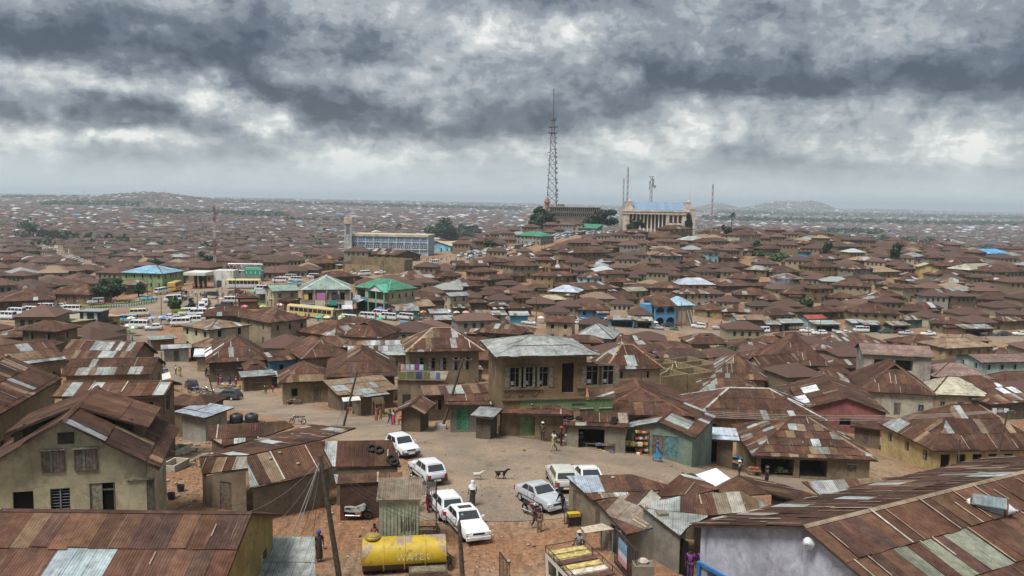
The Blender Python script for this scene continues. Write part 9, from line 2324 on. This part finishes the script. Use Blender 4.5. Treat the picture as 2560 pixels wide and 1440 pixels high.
def laundry():
 a=on_d(994,925,103);b=on_d(1110,918,103);d=b-a;t=thing('balcony_terrace','flat concrete terrace below the laundry house with railing','terrace',(a.x,a.y,T(a.x,a.y)),math.atan2(d.y,d.x));z=a.z-T(a.x,a.y)-1.2;L=d.length
 m=MB((.19,.15,.10));m.box(0,L,0,5,-1,z);m.build('base_wall',WALL,t);m=MB((.24,.2,.14));m.box(-.2,L+.2,-.3,5,z,z+.15);m.build('slab',WALL,t)
 m=MB((.03,.025,.02));m.box(.6,1.6,-.03,0,.1,2.2);m.box(3.2,4.2,-.03,0,1.2,2.0);m.build('doorway',PLAIN,t)
 m=MB((.3,.28,.24));m.bar((0,-.2,z+1.0),(L,-.2,z+1.0),.025,5);[m.bar((x,-.2,z+.1),(x,-.2,z+1.0),.025,5)for x in np.linspace(0,L,7)];m.build('railing',STEEL,t)
 r=random.Random(6);x=.1;items=[((.14,.15,.06),1.0),((.12,.12,.06),1.0),((.05,.06,.12),.9),((.13,.14,.06),.9),((.3,.3,.28),.6),((.10,.13,.24),.5)]
 base=Matrix.Translation(t.location)@Matrix.Rotation(t.rotation_euler.z,4,'Z')
 for i,(c,w)in enumerate(items):
  m=MB(c);n=6
  for k in range(n):x0,x1=x+w*k/n,x+w*(k+1)/n;m.face([(x0,-.26-.03*(k%2),z+.15),(x1,-.26-.03*((k+1)%2),z+.15),(x1,-.25,z+1.03),(x0,-.25,z+1.03)])
  o=m.build('laundry',CLOTH,None);o.matrix_world=base;tag(o,('patterned olive cloth','dark olive cloth','navy cloth','yellow-green cloth','grey towel','blue shirt')[i]+' hung over the terrace railing of the laundry house','laundry');x+=w+.05
 for i,(c,xx)in enumerate((((.45,.3,.22),.3),((.35,.36,.5),.9),((.36,.5,.45),1.5),((.22,.04,.26),2.1),((.3,.48,.46),2.6))):
  m=MB(c);m.face([(xx,.6,z+1.1),(xx+.5,.6,z+1.1),(xx+.5,.58,z+1.8),(xx,.62,z+1.8)]);m.face([(xx+.5,.63,z+1.1),(xx,.63,z+1.1),(xx,.65,z+1.8),(xx+.5,.61,z+1.8)]);o=m.build('laundry',CLOTH,None);o.matrix_world=base
  tag(o,('peach cloth','pale violet shirt','pale green shirt','purple cloth','mint shirt')[i]+' on the washing line above the terrace of the laundry house','laundry')
 m=MB((.2,.2,.2));m.bar((0,.62,z+1.8),(3.4,.62,z+1.8),.012,4);[m.bar((x,.62,z),(x,.62,z+1.85),.03,4)for x in(0,3.4)];m.build('washing_line',STEEL,t)
laundry()
def washing(label0,px,py,D,cols,w):
 a=on_d(px,py,D);L=w*D/FPX;t=thing('washing_line',label0,'washing line',a);m=MB((.15,.15,.15));m.bar((0,0,0),(L,0,0),.012,3);[m.bar((x,0,-1.8),(x,0,.05),.03,4)for x in(0,L)];m.build('line',STEEL,t)
 for i,c in enumerate(cols):x=L*(i+.1)/len(cols);m=MB(c[0]);m.face([(x,-.02,-.75),(x+L/len(cols)*.8,.02,-.7),(x+L/len(cols)*.8,0,0),(x,0,0)]);o=m.build('laundry',CLOTH,None,loc=a);tag(o,c[1],'laundry')
washing('washing line strung below the green ground floor of the tall mud house',1432,1012,84,[((.5,.36,.36),'pale pink garment on the line below the green wall'),((.4,.5,.42),'mint garment on the line below the green wall'),((.08,.3,.26),'sea-green garment on the line below the green wall'),((.04,.05,.3),'deep blue garment on the line below the green wall')],46)
washing('washing line under the eaves at the far right',2480,1020,106,[((.55,.55,.55),'white shirt on the far right washing line, first'),((.2,.2,.25),'grey garment on the far right washing line'),((.58,.58,.6),'white shirt on the far right washing line, last')],44)
def tall_details():
 w=11.6
 P=tall_root;m=MB((.20,.30,.13));m.box(2.4,10.75,.715,.745,.05,3.35);
 m=MB((.15,.215,.10));wall_grid(m,(2.4,.735),(10.7,.735),.05,3.35,[(4.5,5.8,.2,2.6),(6.75,8.4,.5,2.6),(8.55,10.2,.5,2.6)],None,.02);m.build('painted_band',WALL,P)
 for x in(1.2,2.4,3.6,7.9,9.6):m=MB((.17,.12,.07));[m.bar((x+.3*math.cos(math.pi*k/6),.70,4.3-.45*math.sin(math.pi*k/6)),(x+.3*math.cos(math.pi*(k+1)/6),.70,4.3-.45*math.sin(math.pi*(k+1)/6)),.035,4)for k in range(6)];m.build('swag_moulding',WALL,P)
 for x0,x1 in((.9,4.3),(7.4,10.4)):m=MB((.15,.11,.07));m.box(x0,x1,.60,.748,4.38,4.50);m.box(x0+.1,x1-.1,.62,.748,6.42,6.52);m.build('sill_moulding',WALL,P)
 m=MB((.14,.10,.06));m.box(.75,10.8,.60,.748,3.42,3.56);m.build('string_course',WALL,P)
 m=MB((.03,.03,.03));x=7.0
 for k,ww in enumerate((.10,.14,.08,.12,.15,.07,.12,.1)):m.box(x,x+ww,.70,.714,2.85,3.02);x+=ww+.05
 m.build('wall_lettering',PLAIN,P)
tall_details()
def stairs():
 a=at(408,1085);t=thing('outside_stair','steep wooden outside stair with handrail beside the two-storey rusty house','stair',(a.x,a.y,T(a.x,a.y)));m=MB((.20,.16,.10));n=11
 for i in range(n):k=MB(vary((.22,.175,.11),.15));k.box(-.5,.5,i*.34,i*.34+.3,i*.28,i*.28+.06);k.build('tread',WOOD,t)
 for x in(-.55,.55):m.bar((x,0,0),(x,n*.34,n*.28),.06,4);m.bar((x,0,.95),(x,n*.34,n*.28+.95),.04,4);[m.bar((x,i*.34,i*.28),(x,i*.34,i*.28+.95),.025,4)for i in range(0,n,2)]
 m.build('stringer',WOOD,t)
stairs()
def timber_pile():
 p=at(1372,752);t=thing('timber_stack','stack of orange-brown sawn boards on the slope','timber',p,.15);r=random.Random(3)
 for k in range(7):
  for j in range(3):m=MB(vary((.34,.20,.09),.2,r));m.box(-3.2+r.uniform(-.3,.3),3.2+r.uniform(-.3,.3),-1.2+j*.8,-.5+j*.8,k*.3,k*.3+.24);m.build('board',WOOD,t)
timber_pile()
for i,px in enumerate((2108,2116,2124,2131)):
 p=at(px,966,1.2);m=MB((.42,.11,.08));m.lathe([(.0,0),(.3,.05),(.42,.3),(.36,.55),(.2,.62),(.22,.68)],12);tag(m.build('clay_pot',PLASTIC,None,loc=p),('first','second','third','fourth')[i]+' from left of the red round pots by the patched house','pot')
def smoke(label,c,rx,ry,rz,dens):
 m=MB();n,k=16,10;vs=[(math.cos(2*math.pi*j/n)*math.sin(math.pi*(i+.5)/k)*rx,math.sin(2*math.pi*j/n)*math.sin(math.pi*(i+.5)/k)*ry,math.cos(math.pi*(i+.5)/k)*rz)for i in range(k)for j in range(n)]
 fs=[(i*n+j,(i+1)*n+j,(i+1)*n+(j+1)%n,i*n+(j+1)%n)for i in range(k-1)for j in range(n)]+[tuple(range(n)),tuple((k-1)*n+j for j in range(n))[::-1]]
 m.mesh_(vs,fs)
 mat=bpy.data.materials.new('smoke');mat.use_nodes=True;nt=mat.node_tree;nt.nodes.clear();v=nt.nodes.new('ShaderNodeVolumePrincipled');v.inputs['Color'].default_value=(.75,.78,.85,1)
 tc=nt.nodes.new('ShaderNodeTexCoord');no=nt.nodes.new('ShaderNodeTexNoise');no.inputs['Scale'].default_value=.55 if rx<5 else.25;no.inputs['Detail'].default_value=4;nt.links.new(tc.outputs['Object'],no.inputs['Vector'])
 ln=nt.nodes.new('ShaderNodeVectorMath');ln.operation='DIVIDE';nt.links.new(tc.outputs['Object'],ln.inputs[0]);ln.inputs[1].default_value=(rx,ry,rz);le=nt.nodes.new('ShaderNodeVectorMath');le.operation='LENGTH';nt.links.new(ln.outputs[0],le.inputs[0])
 fa=n_range(nt,le.outputs['Value'],.95,.2,0,1);nn=n_range(nt,no.outputs['Fac'],.42,.7,0,dens);mu=nt.nodes.new('ShaderNodeMath');mu.operation='MULTIPLY';nt.links.new(fa,mu.inputs[0]);nt.links.new(nn,mu.inputs[1]);nt.links.new(mu.outputs[0],v.inputs['Density'])
 o_=nt.nodes.new('ShaderNodeOutputMaterial');nt.links.new(v.outputs[0],o_.inputs['Volume'])
 o=m.build('smoke',mat,None,loc=c);o['kind']='stuff';return o
p=at(1590,1400);smoke('',p+Vector((0,1,1.6)),2.6,2.0,1.9,.5)
p=at(1950,735);smoke('',p+Vector((0,0,5)),6,6,7,.16)
# aerials and shop signs that the frame shows
SIGNS=(((1645,812),'x'),)
def stalls():
 """tin-roofed shop fronts along the street"""
 r=random.Random(23)
 for i,(px,py,w,c)in enumerate(((1555,803,70,'blue'),(1610,806,50,'grey'),(1935,815,40,'dark'),(1985,812,60,'dark'),(2070,815,70,'grey'),(2150,812,40,'grey'),(2185,816,50,'blue'),(2255,818,50,'dark'),(2450,826,80,'dark'),(1300,793,50,'blue'),(1250,792,40,'grey'),(1210,790,40,'teal'),(1100,788,50,'grey'),(1020,782,60,'teal'))):
  H(('bleached','rusty','silver-grey','patchy')[i%4]+' tin-roofed street stall, '+ordinal(i+1)+' counted along the far side of the street',(px-w/2,py-4),(px+w/2,py-4+r.uniform(-1,1)),2.6,4.5,.7,'shed',wall=c,base='s',pale=.25,lod=1,front=[(.6,w*.11-.6,.1,2.1,'void')]if w>45 else None,ns=0,name='street_stall',cat='stall',group='tin-roofed street stalls')
stalls()
# labels for the houses of the slopes: how each looks, then where it stands among its look-alikes
RN={'r':'rust-brown','g':'grey-green','p':'pale metal','b':'blue','s':'silver-grey','d':'dark brown','t':'tan','k':'pinkish brown','G':'green','R':'red','c':'cream','l':'pale blue-grey','B':'bright blue','y':'dull yellow-grey'}
def label_houses():
 groups={}
 for o in HOUSES:
  if not o.get('_auto'):continue
  px,py=o['_px'],o['_py']
  ax,ay,nm=min(ANCH,key=lambda a:(a[0]-px)**2+(2.2*(a[1]-py))**2)
  dx,dy=px-ax,(py-ay)*2.2
  rel=('right of' if dx>0 else 'left of')if abs(dx)>abs(dy)else('downhill of' if dy>0 else 'uphill of')
  patch=', patched' if o['_pale']>=.1 else ''
  shape={'hip':'hip-roofed','gable_x':'gabled','gable_y':'gable-fronted','shed':'lean-to','flat':'flat-roofed'}[o['_kind']]
  wallw={'mud':'mud','dark':'dark-walled','sand':'sandy-walled','ochre':'ochre','grey':'grey-walled','cream':'cream-walled','conc':'concrete'}.get(o['_wall'],o['_wall']+'-walled')
  st='two-storey ' if o['_st']==2 else ''
  look='%s%s house, %s %s%s'%(st,wallw,RN[o['_roof']],shape.replace('roofed','roof')if False else shape,patch)
  groups.setdefault((look,nm,rel),[]).append(((dx*dx+dy*dy)**.5,o))
 for(look,nm,rel),lst in groups.items():
  lst.sort(key=lambda t:t[0])
  for i,(d,o)in enumerate(lst):
   o['label']=look+', '+((ordinal(i+1)+' such ')if len(lst)>1 else '')+rel+' '+nm
 for o in HOUSES:
  if o.get('_auto'):o['group']='rusty-roofed houses of the town'
  for k in('_auto','_st','_wall','_roof','_pale','_kind','_px','_py','_rise'):
   if k in o:del o[k]
label_houses()
# air: one closed box of even haze round camera and scene
def build_haze():
 mb=MB();mb.box(-32000,32000,-40,30000,-130,132)
 m=bpy.data.materials.new('haze');m.use_nodes=True
 nt=m.node_tree;nt.nodes.clear()
 v=nt.nodes.new('ShaderNodeVolumePrincipled');v.inputs['Color'].default_value=(.80,.91,1.,1);v.inputs['Density'].default_value=HAZE
 v.inputs['Anisotropy'].default_value=.2
 o=nt.nodes.new('ShaderNodeOutputMaterial');nt.links.new(v.outputs[0],o.inputs['Volume'])
 mb.build('haze',m,None,kind='stuff')
HAZE=1.2e-4
build_haze()
